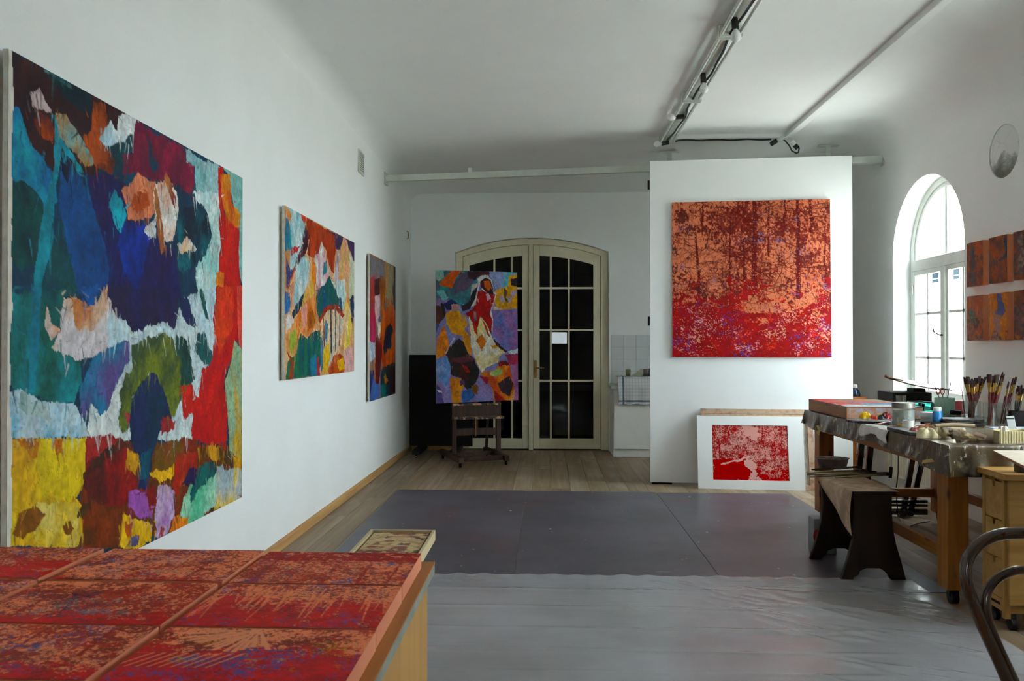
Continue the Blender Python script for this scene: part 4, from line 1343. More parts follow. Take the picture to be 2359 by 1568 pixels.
def forest(seed, ground, dark, mid, red, horizon=0.62, trunks=(), branches=120, specks=(), foliage=0.5, vertical=0.0, rays=0, k=1.0, clumps=(), strokes=300):
    """red woodland picture: k = how many times smaller its marks are than on a 1.7 m canvas"""
    def fn(g):
        rng = np.random.RandomState(seed)
        u, v, s, t = g['u'], g['v'], g['s'] * k, g['t'] * k
        gc = np.array(lin(ground))
        col = np.tile(gc, (len(u), 1)) * (0.90 + 0.20 * fbm(s * 3, t * 3, seed, 3))[:, None]
        col *= (0.9 + 0.2 * vnoise(s * 110, t * 110, seed + 3))[:, None]
        U, V, nu, nv = g['U'], g['V'], g['nu'], g['nv']
        big = fbm(s * 2.5, t * 2.5, seed + 1, 3)
        loc = np.full(len(u), foliage)
        for cu, cv_, ru, rv, wt in clumps:
            loc = loc + wt * np.exp(-((u - cu) / ru) ** 2 - ((v - cv_) / rv) ** 2)
        fine = fbm(s * 38, t * 38, seed + 2, 4)
        clus = fbm(s * 7, t * 7, seed + 4, 3)
        col = mixc(col, sstep(fine + 0.8 * (clus - 0.5) - (0.66 - 0.16 * loc), .05) * .9, lin(dark))
        f2 = fbm(s * 45, t * 30, seed + 5, 3)
        col = mixc(col, sstep(f2 + 0.7 * (big - 0.5) - (0.66 - 0.12 * loc), .05) * .85, lin(mid))
        segs = []
        for (tu, tv0, tv1, w) in trunks:
            n = 10
            x = tu
            for i in range(n):
                x1 = x + rng.uniform(-0.006, 0.006)
                a, b = tv0 + (tv1 - tv0) * i / n, tv0 + (tv1 - tv0) * (i + 1) / n
                segs.append((x, a, x1, b, w * (0.75 + 0.5 * i / n), w * (0.75 + 0.5 * (i + 1) / n)))
                x = x1
                if rng.rand() < 0.7:
                    tree_strokes(rng, x, b, rng.choice([math.pi, 0]) + rng.uniform(-0.7, 0.7), rng.uniform(0.06, 0.2), w * 0.35, 2, segs)
        for _ in range(branches):
            tree_strokes(rng, rng.rand(), rng.rand() * (horizon + 0.08), rng.uniform(0, 6.28) if vertical == 0 else math.pi / 2 + rng.uniform(-0.3, 0.3),
                         rng.uniform(0.04, 0.17), rng.uniform(0.0016, 0.0042), 1, segs, 0.35)
        cov = stroke_map(segs, U, V, nu, nv).ravel()
        cov = cov * (vnoise(s * 90, t * 90, seed + 6) > 0.2)
        tint = fbm(s * 30, t * 30, seed + 7, 2)[:, None]
        cc = np.array(lin(dark)) * (1 - tint) + np.array(lin(mid)) * tint
        col = col * (1 - cov[:, None]) + cc * cov[:, None]
        # undergrowth taking over below the horizon
        gn = fbm(s * 9 + 0.8 * big, t * 14, seed + 8, 4) + 0.7 * (fbm(s * 34, t * 44, seed + 9, 3) - 0.5)
        lvl = (v - horizon) * 2.3 + (big - 0.5) * 0.6
        m = sstep(gn + lvl - .58, .06)[:, None]
        rv = fbm(s * 12, t * 20, seed + 10, 4)[:, None]
        col = col * (1 - m) + np.array(lin(red)) * (0.5 + 0.95 * rv) * m
        for j, (amt, c, lo, hi) in enumerate(specks):
            n = fbm(s * 60, t * 75, seed + 20 + j, 2)
            cl = fbm(s * 5, t * 5, seed + 24 + j, 3)
            band = np.clip((v - lo) / 0.2, 0, 1) * np.clip((hi - v) / 0.15, 0, 1)
            mm = sstep(n + (cl - 0.5) * 1.0 - (0.86 - amt - .05 * band), .04) * (band > .02) * np.clip(band * 3, 0, 1)
            col = mixc(col, mm * 0.85, lin(c))
        if rays:
            segs = []
            for _ in range(rays):
                uu = rng.rand()
                v0 = rng.uniform(0.0, 0.35)
                segs.append((uu, v0, uu + rng.uniform(-0.05, 0.05), v0 + rng.uniform(0.2, 0.6), 0.004 + 0.01 * rng.rand(), 0.003))
            cov = stroke_map(segs, U, V, nu, nv).ravel() * (vnoise(s * 60, t * 60, seed + 12) > 0.25)
            col = mixc(col, cov * 0.9, gc)
        col = smear(col, g, strokes, seed, ang=(-.9, 1.2), length=(.02 / k, .09 / k), width=(.0016 / k, .005 / k), off=.05 / k)
        return col
    return fn


# white display panel and the square red painting on it are placed together (panel is skew to the room)
PA, PB = onZ(1498, 1110, 0.02), None
PA = Vector((PA.x, PA.y, 0))
PB = Vector((3.021, PA.y - 0.162, 0))
PDIR = (PB - PA).normalized()
PN = Vector((PDIR.y, -PDIR.x, 0))          # towards the viewer
if PN.y > 0:
    PN = -PN


def onPanel(px, py, off=0.0):
    d = ray(px, py)
    p0 = PA + PN * off
    return EYE + d * ((p0 - EYE).dot(PN) / d.dot(PN))


q = [onPanel(*p, 0.028) for p in ((1548, 466), (1912, 458), (1916, 823), (1549, 822))]
fn = forest(31, 'cc785a', '451212', '6c100e', '900709', 0.60, k=1.5,
            trunks=((0.53, -0.02, 0.56, 0.016), (0.375, 0.1, 0.57, 0.006), (0.455, 0.25, 0.6, 0.008), (0.15, 0.2, 0.6, 0.009), (0.62, -0.02, 0.35, 0.006),
                    (0.80, -0.02, 0.62, 0.012), (0.875, 0, 0.2, 0.01), (0.72, 0.0, 0.14, 0.008), (0.20, -0.02, 0.15, 0.006), (0.97, 0.1, 0.55, 0.006)),
            branches=120, foliage=-0.35, strokes=900,
            clumps=((.05, .15, .2, .14, 1.0), (.45, .12, .16, .14, 1.2), (.08, .5, .14, .12, .8), (.85, .35, .22, .2, .7), (.72, .25, .12, .14, .5), (.25, .55, .2, .08, .6)),
            specks=((-.01, '8e1038', 0.55, 1.1), (-.01, 'd0401f', 0.45, 1.1), (-.06, '4a4a9a', 0.5, 1.05), (-.07, 'd8a0a0', 0.6, 1.1), (-.06, 'e0a08c', 0.5, 1.0), (-.10, '6a6a9c', 0.05, 0.6)))
canvas('red_forest_painting', 'square red forest painting hung on the white display panel', 'painting', *q, 0.026, 'stretcher', fn, 300, 300)

# ================================================================== DISPLAY PANEL, TIE BEAM, CEILING FITTINGS
PTOP = onPanel(1503, 371).z
pan = thing('display_panel', 'tall white free-standing display panel carrying the red painting', 'panel', (PA + PB) / 2)
t = -PN * 0.045
MB().prism([PA + Vector((0, 0, 0.02)), PB + Vector((0, 0, 0.02)), PB + Vector((0, 0, PTOP)), PA + Vector((0, 0, PTOP))], t).build('board', M['board'], pan, bevel=0.002)
for py in (425, 739):
    z = onPanel(1500, py).z
    c = PA - PDIR * 0.012 - PN * 0.02
    MB().bar(c + Vector((0, 0, z - 0.045)), c + Vector((0, 0, z + 0.045)), 0.022, 0.02, PDIR).build('hinge', M['black'], pan)
for k in (0.06, 0.94):
    c = PA + (PB - PA) * k - PN * 0.0225
    MB().bar(c + Vector((0, 0, 0.0)), c + Vector((0, 0, 0.022)), 0.2, 0.03, PN).build('foot', M['black'], pan)

# skew white tie beam across the end of the room
ZBM = 3.305
B0, B1 = onX(888, 412, XL + 0.001), onX(2034, 371, XR)
B0 = Vector((XL, B0.y, ZBM))
B1 = Vector((XR, B0.y - 0.73, ZBM))
bm_ = thing('tie_beam', 'slim white tie beam spanning the room in front of the end wall', 'beam', (B0 + B1) / 2)
d = (B1 - B0).normalized()
MB().bar(B0, B1, 0.06, 0.07).build('bar', M['pale_metal'], bm_, bevel=0.004)
MB().bar(B0 + d * 0.001, B0 + d * 0.014, 0.12, 0.14).build('end_plate', M['pale_metal'], bm_)
MB().bar(B1 - d * 0.014, B1 - d * 0.001, 0.12, 0.14).build('end_plate', M['pale_metal'], bm_)
pt = onY(1083, 393, 8.95)
o = MB().box(pt.x - 0.022, pt.x + 0.022, pt.y - 0.03, pt.y + 0.03, ZBM + 0.035, ZBM + 0.085).build('sensor_box', M['white'], bevel=0.004)
tag(o, 'tiny white sensor box sitting on the tie beam', 'sensor')
for px in (1542, 1908):
    c = onZ(px, 338 if px < 1700 else 324, ZC)
    c = Vector((c.x, c.y, 0))
    ztop = ZC - 0.052
    br_ = thing('ceiling_bracket', 'pale T-shaped ceiling bracket above the display panel, %s' % ('next to the tube lights' if px < 1700 else 'near the arched window'),
                'bracket', (c.x, c.y, 3.25), 'ceiling brackets')
    MB().bar(c + Vector((0, 0, 3.25)), c + Vector((0, 0, ztop - 0.012)), 0.05, 0.02, PN).build('stem', M['pale_metal'], br_)
    MB().bar(c - PDIR * 0.11 + Vector((0, 0, ztop - 0.008)), c + PDIR * 0.11 + Vector((0, 0, ztop - 0.008)), 0.06, 0.012).build('flange', M['pale_metal'], br_)

# twin-tube lights in a row (switched off)
ZL = ZC - 0.055
LX0, LX1 = 1.21, 1.335
ys = [8.52, 7.06, 5.60, 4.14]
lab = ['by the display panel', 'in the middle of the row', 'nearest the viewer']
for k in range(3):
    yb, ya = ys[k], ys[k + 1]
    xm = (LX0 + LX1) / 2
    f = thing('tube_light', 'unlit twin-tube ceiling light, the one %s' % lab[k], 'light', (xm, (ya + yb) / 2, ZC), 'tube lights in a row')
    MB().box(xm - 0.03, xm + 0.03, ya + 0.004, yb - 0.004, ZC - 0.05, ZC - 0.0005).build('batten', M['pale_metal'], f, bevel=0.003)
    for x in (LX0, LX1):
        MB().cyl((x, ya + 0.035, ZL - 0.01), (x, yb - 0.035, ZL - 0.01), 0.014, n=12).build('tube', M['tube_glass'], f, smooth=40)
    for y in (ya + 0.024, yb - 0.024):
        MB().box(LX0 - 0.02, LX1 + 0.02, y - 0.014, y + 0.014, ZL - 0.035, ZC - 0.01).build('lamp_holder', M['pale_metal'], f, bevel=0.004)

# festoon cable with black sockets
xm = (LX0 + LX1) / 2 + 0.012
pts = []
for i in range(120):
    y = 8.50 - i * (8.50 - 4.2) / 119
    w = math.sin(y * 4.3) * 0.016 + math.sin(y * 11) * 0.005
    pts.append((xm + w, y, ZC - 0.066 - 0.012 * abs(math.sin(y * 2.15))))
fes = thing('festoon_cable', 'dark festoon cable with white bulbs tied along the ceiling lights', 'cable', (xm, 6.3, ZC - 0.1))
MB().tube(pts, 0.0095, 8).build('cord', M['cable'], fes, smooth=50)
spots = [((1693, 52), (1695, 80)), ((1620, 178), (1621.5, 201)), ((1569, 269), (1549, 270)), ((1534, 329), (1527, 330))]
for (sx, sy), (bx, by) in spots:
    s0 = onZ(sx, sy, ZC - 0.085)
    s1 = onY(bx, by, s0.y)
    dd = (s1 - s0).normalized()
    sk = MB().cyl(s0 - dd * 0.03, s0 + dd * 0.045, 0.021, 0.024, 12).build('socket', M['rubber'], fes, smooth=40)
    e = s0 + dd * 0.045
    prof = [(0.014, 0), (0.016, 0.008), (0.025, 0.018), (0.032, 0.032), (0.035, 0.048), (0.032, 0.064), (0.022, 0.077), (0.010, 0.083), (0.001, 0.085)]
    MB().tube([e + dd * z for _, z in prof], [r for r, _ in prof], 14).build('bulb', M['opal'], sk, smooth=60)
yr = 8.50
pts = [(xm, 8.5, ZC - 0.07), (LX1 + 0.02, yr, ZC - 0.07)]
xe = onY(1775, 331, yr).x
for i in range(20):
    x = LX1 + 0.05 + (xe - LX1 - 0.05) * i / 19
    pts.append((x, yr - 0.02, ZC - 0.062 + 0.004 * math.sin(i)))
MB().tube(pts, 0.009, 8).build('cord', M['cable'], fes, smooth=50)
a, b = onY(1776, 332, yr), onY(1789, 324, yr)
sk = MB().cyl(a, b, 0.024, n=12).build('socket', M['rubber'], fes, smooth=40)
MB().tube([b + (b - a) * k for k in (0, .3, .8, 1.2, 1.5)], [.015, .028, .034, .026, .004], 14).build('bulb', M['opal'], sk, smooth=60)
p0, p1, p2, p3 = onY(1795, 320, yr), onY(1818, 335, yr), onY(1835, 353, yr), onY(1841, 340, yr)
MB().tube([p0, (p0 + p1) / 2 + Vector((.01, 0, .015)), p1, (p1 + p2) / 2 + Vector((-.01, 0, -.015)), p2, p2 + Vector((.02, 0, .01)), p3], 0.008, 8).build('cord', M['cable'], fes, smooth=50)
a, b = onY(1838, 342, yr), onY(1823, 326, yr)
sk = MB().cyl(a, (a + b) / 2, 0.024, n=12).build('plug', M['rubber'], fes, smooth=40)
MB().cyl((a + b) / 2, b, 0.024, 0.03, 12).build('plug_socket', M['white'], sk, smooth=40)

# surface conduit along the ceiling
XT = 2.52
o = MB().box(XT - 0.035, XT + 0.035, YR + 0.01, 8.47, ZC - 0.05, ZC - 0.0005).build('ceiling_trunking', M['ceiling'], bevel=0.004)
tag(o, 'long straight white cable trunking running along the ceiling', 'trunking')
o = MB().box(LX1 + 0.03, XT + 0.06, 8.475, 8.535, ZC - 0.045, ZC - 0.0005).build('ceiling_trunking', M['ceiling'], bevel=0.004)
tag(o, 'short white cable trunking crossing from the tube lights', 'trunking')

# vent grille high on the left wall
v0, v1 = onX(824, 340, XL), onX(837, 368, XL)
za, zb = onX(824, 395, XL).z, onX(824, 342, XL).z
za, zb = min(za, zb), max(za, zb)
vt = thing('vent_grille', 'small louvred vent grille high on the white painting wall', 'vent', (XL, (v0.y + v1.y) / 2, za))
ya, yb = v0.y, v1.y
MB().box(XL, XL + 0.012, ya, yb, za, za + .02).box(XL, XL + 0.012, ya, yb, zb - .02, zb).box(XL, XL + 0.012, ya, ya + .025, za + .02, zb - .02) \
    .box(XL, XL + 0.012, yb - .025, yb, za + .02, zb - .02).build('frame', M['pale_metal'], vt)
MB().box(XL, XL + 0.002, ya + .02, yb - .02, za + .015, zb - .015).build('backing', M['black'], vt)
n = 9
for i in range(n):
    z = za + 0.02 + (zb - za - 0.04) * (i + 0.5) / n
    MB().bar((XL + .007, ya + .025, z), (XL + .007, yb - .025, z), 0.003, 0.011, (0.5, 0, 1)).build('slat', M['pale_metal'], vt)
# socket on the end wall above the black board, thin hook in the corner
p_ = onY(967, 806, YB)
o = MB().box(p_.x - 0.04, p_.x + 0.04, YB - 0.022, YB, p_.z - 0.045, p_.z + 0.07).build('wall_switch', M['white'], bevel=0.005)
tag(o, 'white wall switch box on the end wall above the black board', 'switch')
p_ = onX(937, 541, XL)
o = MB().tube([(XL + 0.002, p_.y - .01, p_.z - .05), (XL + 0.02, p_.y, p_.z - .045), (XL + 0.02, p_.y, p_.z + .04), (XL, p_.y, p_.z + .05)], 0.006, 6).build('wall_hook', M['brass'], smooth=40)
tag(o, 'tiny brass wall hook near the room corner', 'hook')

# ================================================================== PICTURES LEANING ON THE PANEL
# stretcher seen from behind
def lean(px0, px1, pyb, pyt, gap):
    a0 = onZ(px0, pyb, 0.001)
    b0 = onZ(px1, pyb + (px1 - px0) * 0.024, 0.001)
    dr = PDIR
    L = (b0 - a0).dot(dr)
    b0 = a0 + dr * L
    return a0, b0


gA = PA + PDIR * ((onPanel(1614, 1000) - PA).dot(PDIR))
gB = PA + PDIR * ((onPanel(1869, 1000) - PA).dot(PDIR))
zt = onPanel(1700, 942, 0.03).z
bck = thing('turned_canvas', 'stretched canvas turned to the panel, its paint-stained wooden back behind the white-matted picture', 'canvas', (gA + gB) / 2 + PN * 0.1)
lo, hi = PN * 0.17, PN * 0.012
up = Vector((0, 0, zt))


def leanpt(k, h, o):       # k 0..1 along, h 0..1 up, o towards viewer
    p = gA + (gB - gA) * k + lo * (1 - h) + hi * h + up * h
    return p + PN * o + Vector((0, 0, 0.0015))


def lbar(k0, k1, h0, h1, o0, o1):
    return [leanpt(k0, h0, o0), leanpt(k1, h0, o0), leanpt(k1, h1, o0), leanpt(k0, h1, o0)], [leanpt(k0, h0, o1), leanpt(k1, h0, o1), leanpt(k1, h1, o1), leanpt(k0, h1, o1)]


MB().hexa(*lbar(0, 1, 0, 1, 0.0, 0.003)).build('canvas_back', M['canvas_edge'], bck)
for seg in ((0, 1, 0.94, 1.0), (0, 1, 0, 0.06), (0, 0.05, 0.06, 0.94), (0.95, 1, 0.06, 0.94)):
    MB().hexa(*lbar(*seg, 0.003, 0.026)).build('stretcher_bar', M['stretcher'], bck)
o = MB().hexa(*lbar(0.03, 0.98, 0.90, 0.935, 0.012, 0.03)).build('stretcher_bar', M['raw_wood'], bck)
o['label'] = 'bare wood cross bar'

# white-matted red print
fA = gA + PDIR * ((onPanel(1609, 1100) - onPanel(1614, 1100)).dot(PDIR) * 0.97)
wid = (onZ(1857, 1131, 0) - onZ(1608.5, 1124.5, 0)).dot(PDIR)
base = onZ(1608.5, 1125, 0)
base = Vector((base.x, base.y, 0))
topz = 0.705
back_off = (base - PA).dot(PN)


def fpt(k, h, o):
    p = base + PDIR * wid * k - PN * (h * (back_off - 0.075)) + Vector((0, 0, topz * h)) + PN * o
    return p + Vector((0, 0, 0.002))


def fbar(k0, k1, h0, h1, o0, o1):
    return [fpt(k0, h0, o0), fpt(k1, h0, o0), fpt(k1, h1, o0), fpt(k0, h1, o0)], [fpt(k0, h0, o1), fpt(k1, h0, o1), fpt(k1, h1, o1), fpt(k0, h1, o1)]


pr = thing('matted_print', 'red forest print in a wide white mat leaning on the display panel', 'picture', base + PDIR * wid / 2)
# find the window of the mat from the photograph's proportions
k0, k1 = (1644.5 - 1609) / 248.5, (1821.7 - 1609) / 248.5
h1, h0 = 1 - (979.5 - 957.5) / 171.0, 1 - (1107.5 - 957.5) / 171.0
for seg in ((0, 1, h1, 1), (0, 1, 0, h0), (0, k0, h0, h1), (k1, 1, h0, h1)):
    MB().hexa(*fbar(*seg, 0.0, 0.006)).build('mat_board', M['board'], pr)
MB().hexa(*fbar(0, 1, 0, 1, -0.012, -0.004)).build('backing', M['raw_wood'], pr)
fn = forest(77, 'd99f98', '8a0c14', 'a80c14', 'b00a10', 0.75, k=3.2, branches=120, foliage=.75, strokes=500,
            trunks=((0.67, 0, .7, .009), (.83, .1, .7, .006), (.92, 0, .7, .006), (.1, .1, .6, .008), (.03, 0, .6, .006)), specks=((.05, 'd8b0a8', .0, 1.05),))


def print_fn(g):
    col = fn(g)
    u, v = g['u'], g['v']
    wob = fbm(g['s'] * 22, g['t'] * 22, 3, 4) - .5 + .5 * (fbm(g['s'] * 70, g['t'] * 70, 8, 3) - .5)
    pond = inside([(0.0, .62), (.25, .62), (.43, .60), (.50, .82), (.46, 1.0), (0, 1.0)], u + wob * .1, v + wob * .12)
    r = np.array(lin('ae0808')) * (0.8 + .4 * fbm(g['s'] * 8, g['t'] * 8, 4, 3))[:, None]
    col = np.where(pond[:, None], r, col)
    path = inside([(.42, .66), (.50, .60), (.57, .70), (.56, .82), (.62, 1.0), (.45, 1.0), (.50, .84)], u + wob * .12, v + wob * .1)
    col = np.where(path[:, None], np.array(lin('dcaaa4')), col)
    sky = inside([(.40, 0), (.63, 0), (.62, .2), (.55, .28), (.42, .18)], u + wob * .2, v + wob * .2)
    col = np.where(sky[:, None], np.array(lin('d99f98')), col)
    bank = inside([(.1, .72), (.3, .64), (.45, .56), (.5, .57), (.3, .67), (.12, .74)], u + wob * .05, v + wob * .06)
    return np.where(bank[:, None], np.array(lin('dfb4ae')), col)


canvas('x', '', '', fpt(k0, h1, 0.0), fpt(k1, h1, 0.0), fpt(k1, h0, 0.0), fpt(k0, h0, 0.0), 0.003, 'canvas_edge', print_fn, 170, 124, pig='paint_gloss', parent=pr, face='print')

# ================================================================== KITCHEN CORNER
# glazed tiles above the worktop
ts = 0.1635
tx0, tz1 = DR + 0.035, onY(1450, 771, YB).z
tile_me = None
MB().box(tx0, tx0 + ts * 8, YB - 0.004, YB, tz1 - ts * 5, tz1).build('tile_grout', M['grout'], wb)
for r_ in range(5):
    for c_ in range(8):
        if tile_me is None:
            o = MB().box(-ts / 2 + .0017, ts / 2 - .0017, -0.009, 0, -ts / 2 + .0017, ts / 2 - .0017).build('tile', M['tile'], wb, bevel=0.001)
            for v in o.data.vertices:
                v.co += Vector(o['_o'])
            tile_me = o.data
        else:
            o = bpy.data.objects.new('tile', tile_me)
            COL.objects.link(o)
            o.parent = wb
        o.location = Vector((tx0 + ts * (c_ + .5), YB, tz1 - ts * (r_ + .5))) - Vector(wb['_o'])
KX0 = onZ(1413, 1052, 0).x
KY = 10.17
kz = 0.90
kc = thing('kitchen_cabinet', 'white kitchen base cabinet beside the arched door', 'cabinet', (KX0 + 0.8, KY + 0.3, 0))
MB().box(KX0, KX0 + 1.7, KY + 0.05, YB - 0.02, 0, 0.1).build('plinth', M['white'], kc)
MB().box(KX0, KX0 + 1.7, KY + 0.02, YB - 0.02, 0.1, kz - 0.04).build('body', M['white'], kc, bevel=0.002)
for k in range(3):
    dr_ = MB().box(KX0 + 0.004 + k * 0.565, KX0 + 0.561 + k * 0.565, KY, KY + 0.019, 0.105, kz - 0.055).build('door', M['white'], kc, bevel=0.002)
    if k:
        MB().cyl((KX0 + 0.06 + k * 0.565, KY, 0.75), (KX0 + 0.06 + k * 0.565, KY - 0.025, 0.75), 0.012, n=10).build('knob', M['steel'], dr_, smooth=40)
o = MB().box(KX0 - 0.03, KX0 + 1.72, KY - 0.025, YB - 0.012, kz - 0.038, kz).build('worktop', M['pale_metal'], bevel=0.003)
tag(o, 'pale worktop over the white kitchen cabinet', 'worktop')
# draining rack under the towel
rx0, rx1, ry0, ry1 = onY(1424, 880, KY + .1).x, onY(1424, 880, KY + .1).x + 0.62, KY + 0.06, KY + 0.42
rk = thing('dish_rack', 'wire dish rack standing on the worktop under the checked towel', 'rack', (rx0 + .3, KY + .25, kz))
for z in (kz + 0.02, kz + 0.095):
    MB().tube([(rx0 + .02, ry0 + .02, z), (rx1, ry0 + .02, z), (rx1, ry1, z), (rx0 + .02, ry1, z)], 0.005, 6, closed=True).build('rim', M['steel'], rk, smooth=40)
for i in range(9):
    x = rx0 + 0.03 + (rx1 - rx0 - 0.04) * i / 8
    MB().tube([(x, ry0 + .02, kz + .095), (x, ry0 + .02, kz + .005), (x, ry1, kz + .005), (x, ry1, kz + .095)], 0.003, 6).build('wire', M['steel'], rk)


def towel_mat():
    m, nt, p = nodes('checked_towel')
    mp = coords(nt)
    sp = nt.nodes.new('ShaderNodeSeparateXYZ')
    nt.links.new(mp.outputs[0], sp.inputs[0])

    def band(sock, freq, lo):
        a = N(nt, 'ShaderNodeMath', operation='MULTIPLY')
        a.inputs[1].default_value = freq
        nt.links.new(sock, a.inputs[0])
        f = N(nt, 'ShaderNodeMath', operation='FRACT')
        nt.links.new(a.outputs[0], f.inputs[0])
        g = N(nt, 'ShaderNodeMath', operation='GREATER_THAN')
        g.inputs[1].default_value = lo
        nt.links.new(f.outputs[0], g.inputs[0])
        return g.outputs[0]

    def near(sock, at, w):
        a = N(nt, 'ShaderNodeMath', operation='COMPARE')
        a.inputs[1].default_value = at
        a.inputs[2].default_value = w
        nt.links.new(sock, a.inputs[0])
        return a.outputs[0]
    cur = None
    col = nt.nodes.new('ShaderNodeRGB')
    col.outputs[0].default_value = (*lin('cfd0d0'), 1)
    cur = col.outputs[0]
    for sock, c, fac in ((band(sp.outputs['X'], 26, .70), '8d949c', .30), (band(sp.outputs['Z'], 24, .70), '8d949c', .30),
                         (near(sp.outputs['X'], -0.235, 0.012), '2f4458', .85), (near(sp.outputs['Z'], 0.05, 0.011), '2f4458', .85)):
        mu = N(nt, 'ShaderNodeMath', operation='MULTIPLY')
        mu.inputs[1].default_value = fac
        nt.links.new(sock, mu.inputs[0])
        mx = nt.nodes.new('ShaderNodeMix')
        mx.data_type = 'RGBA'
        nt.links.new(mu.outputs[0], mx.inputs[0])
        nt.links.new(cur, mx.inputs[6])
        mx.inputs[7].default_value = (*lin(c), 1)
        cur = mx.outputs[2]
    nt.links.new(cur, p.inputs['Base Color'])
    p.inputs['Roughness'].default_value = 0.9
    return m


M['towel'] = towel_mat()


def towel_fn(u, v):
    x = rx0 - 0.012 + 0.60 * u + 0.004 * math.sin(v * 9 + u * 4)
    # v 0: back on rack ; 1: hanging in front of the worktop
    if v < 0.35:
        y = ry1 - 0.05 - (ry1 - ry0 + 0.01) * v / 0.35
        z = kz + 0.108 + 0.006 * math.sin(u * 21)
    else:
        k = (v - 0.35) / 0.65
        y = KY - 0.045 - 0.012 * math.sin(u * 24 + 1.0) * k - 0.01 * k
        y = y + (ry0 - 0.05 - (KY - 0.045)) * max(0, 1 - k * 3) * 0.8
        z = kz + 0.108 - 0.34 * k + 0.006 * math.sin(u * 21)
    return (x, y, z)


o = MB().grid(towel_fn, 60, 50).build('tea_towel', M['towel'], smooth=80, solid=0.003)
tag(o, 'checked grey tea towel hanging over the dish rack and worktop edge', 'towel')
# crockery in the rack
px = onY(1487, 860, KY + .25).x
pn = thing('saucepan', 'steel saucepan with dark handle drying in the dish rack', 'saucepan', (px, KY + .25, kz + .10))
MB().lathe([(0.055, 0.0), (0.062, 0.01), (0.062, 0.085), (0.066, 0.088), (0.060, 0.088), (0.058, 0.012), (0.01, .008)], (px, KY + .25, kz + .115), 24).build('pan', M['steel'], pn, smooth=50)
MB().tube([(px + .05, KY + .25, kz + .195), (px + .12, KY + .23, kz + .25), (px + .16, KY + .22, kz + .30)], 0.011, 8).build('handle', M['black'], pn, smooth=40)
px = onY(1468, 862, KY + .25).x
M['sage'] = mat('sage_board', '8d927c', 'a3a68e', rough=.5)
o = MB().prism([(px - .09, KY + .2, kz + .11), (px + .05, KY + .2, kz + .11), (px + .10, KY + .2, kz + .17), (px + .05, KY + .2, kz + .21), (px - .03, KY + .2, kz + .15)], (0, .02, 0)).build('chopping_board', M['sage'], bevel=.004)
tag(o, 'sage green chopping board leaning in the dish rack', 'board')
px = onY(1447, 862, KY + .25).x
M['ochre'] = mat('ochre_glaze', '6f673f', '4c4a34', rough=.2)
o = MB().lathe([(0.02, 0), (.03, .01), (.032, .075), (.028, .09), (.024, .088), (.026, .015), (.003, .01)], (px, KY + .25, kz + .11), 20).build('mug', M['ochre'], smooth=50)
tag(o, 'small olive brown mug in the dish rack', 'mug')

# ================================================================== BLACK BOARD IN THE CORNER
YK = 10.30
bx0, bx1 = onY(943, 900, YK).x, onY(1088, 900, YK).x
bz0, bz1 = onY(1000, 1027, YK).z, onY(1000, 817, YK).z
bb = thing('black_board', 'tall matt black board on low castered feet in the corner behind the easel', 'board', ((bx0 + bx1) / 2, YK, 0))
MB().box(bx0, bx1, YK, YK + 0.06, bz0, bz1).build('panel', M['black'], bb, bevel=.003)
for x in (bx0 + .14, bx1 - .2):
    ft = MB().box(x - .05, x + .05, YK - .33, YK + .30, .045, .10).build('foot', M['black'], bb, bevel=.004)
    MB().box(x - .03, x + .03, YK + .0, YK + .06, .10, bz0 + .05).build('post', M['black'], bb)
    for y in (YK - .29, YK + .26):
        MB().cyl((x - .012, y, .022), (x + .012, y, .022), .022, n=14).build('caster', M['chrome'], ft, smooth=40)

# ================================================================== STUDIO EASEL
ez = thing('studio_easel', 'dark wooden H-frame studio easel on casters holding the painting', 'easel', onZ(1095, 1055, 0))
eu = (eBR - eBL)
eu.z = 0
eu.normalize()
en = Vector((eu.y, -eu.x, 0))
if en.y > 0:
    en = -en


def easel_pt(px, py, off):
    """point on the upright plane parallel to the canvas, off metres behind its back"""
    d_ = ray(px, py)
    p0 = (eBL + eTL) / 2 - en * (0.045 + off)
    return EYE + d_ * ((p0 - EYE).dot(en) / d_.dot(en))


for px, w in ((1046.5, .05), (1148, .055)):
    p = easel_pt(px, 980, .03)
    MB().bar((p.x, p.y, .09), (p.x, p.y, 1.15), w, .05, en).build('upright', M['easel_wood'], ez, bevel=.003)
a, b = easel_pt(1048, 995.5, .03), easel_pt(1146, 992, .03)
zz = (a.z + b.z) / 2
MB().bar((a.x, a.y, zz), (b.x, b.y, zz), .03, .085).build('crossbar', M['easel_wood'], ez, bevel=.003)
c = easel_pt(1096.5, 950, .03)
MB().bar((c.x, c.y, zz - .02), (c.x, c.y, 2.3), .05, .03, en).build('mast', M['easel_wood'], ez, bevel=.003)
MB().tube([(c.x, c.y - .03, zz - .05), (c.x, c.y - .03, zz + .3)], .008, 8).build('screw', M['brass'], ez, smooth=40)
M['tray'] = mat('paint_crusted_tray', '3a2a1e', 'c79a70', rough=.6, scale=18, lo=.48, hi=.6, bump=.4, bscale=50)
a, b = easel_pt(1042, 931.5, -.02), easel_pt(1152, 925, -.02)
za = min((eBL.z, eBR.z)) - .012
MB().bar((a.x, a.y, za - .008), (b.x, b.y, za - .008), .10, .026).build('canvas_ledge', M['tray'], ez, bevel=.003)
zt_ = easel_pt(1096, 961, -.02).z
MB().bar((a.x, a.y, zt_) + en * 0.02 if False else Vector((a.x, a.y, zt_)) + en * .03, Vector((b.x, b.y, zt_)) + en * .03 + eu * .03, .12, .03).build('paint_tray', M['tray'], ez, bevel=.003)
MB().bar(Vector((a.x, a.y, (za + zt_) / 2)) - en * .02, Vector((b.x, b.y, (za + zt_) / 2)) - en * .02, .014, (za - zt_) * .8).build('tray_back', M['easel_wood'], ez)
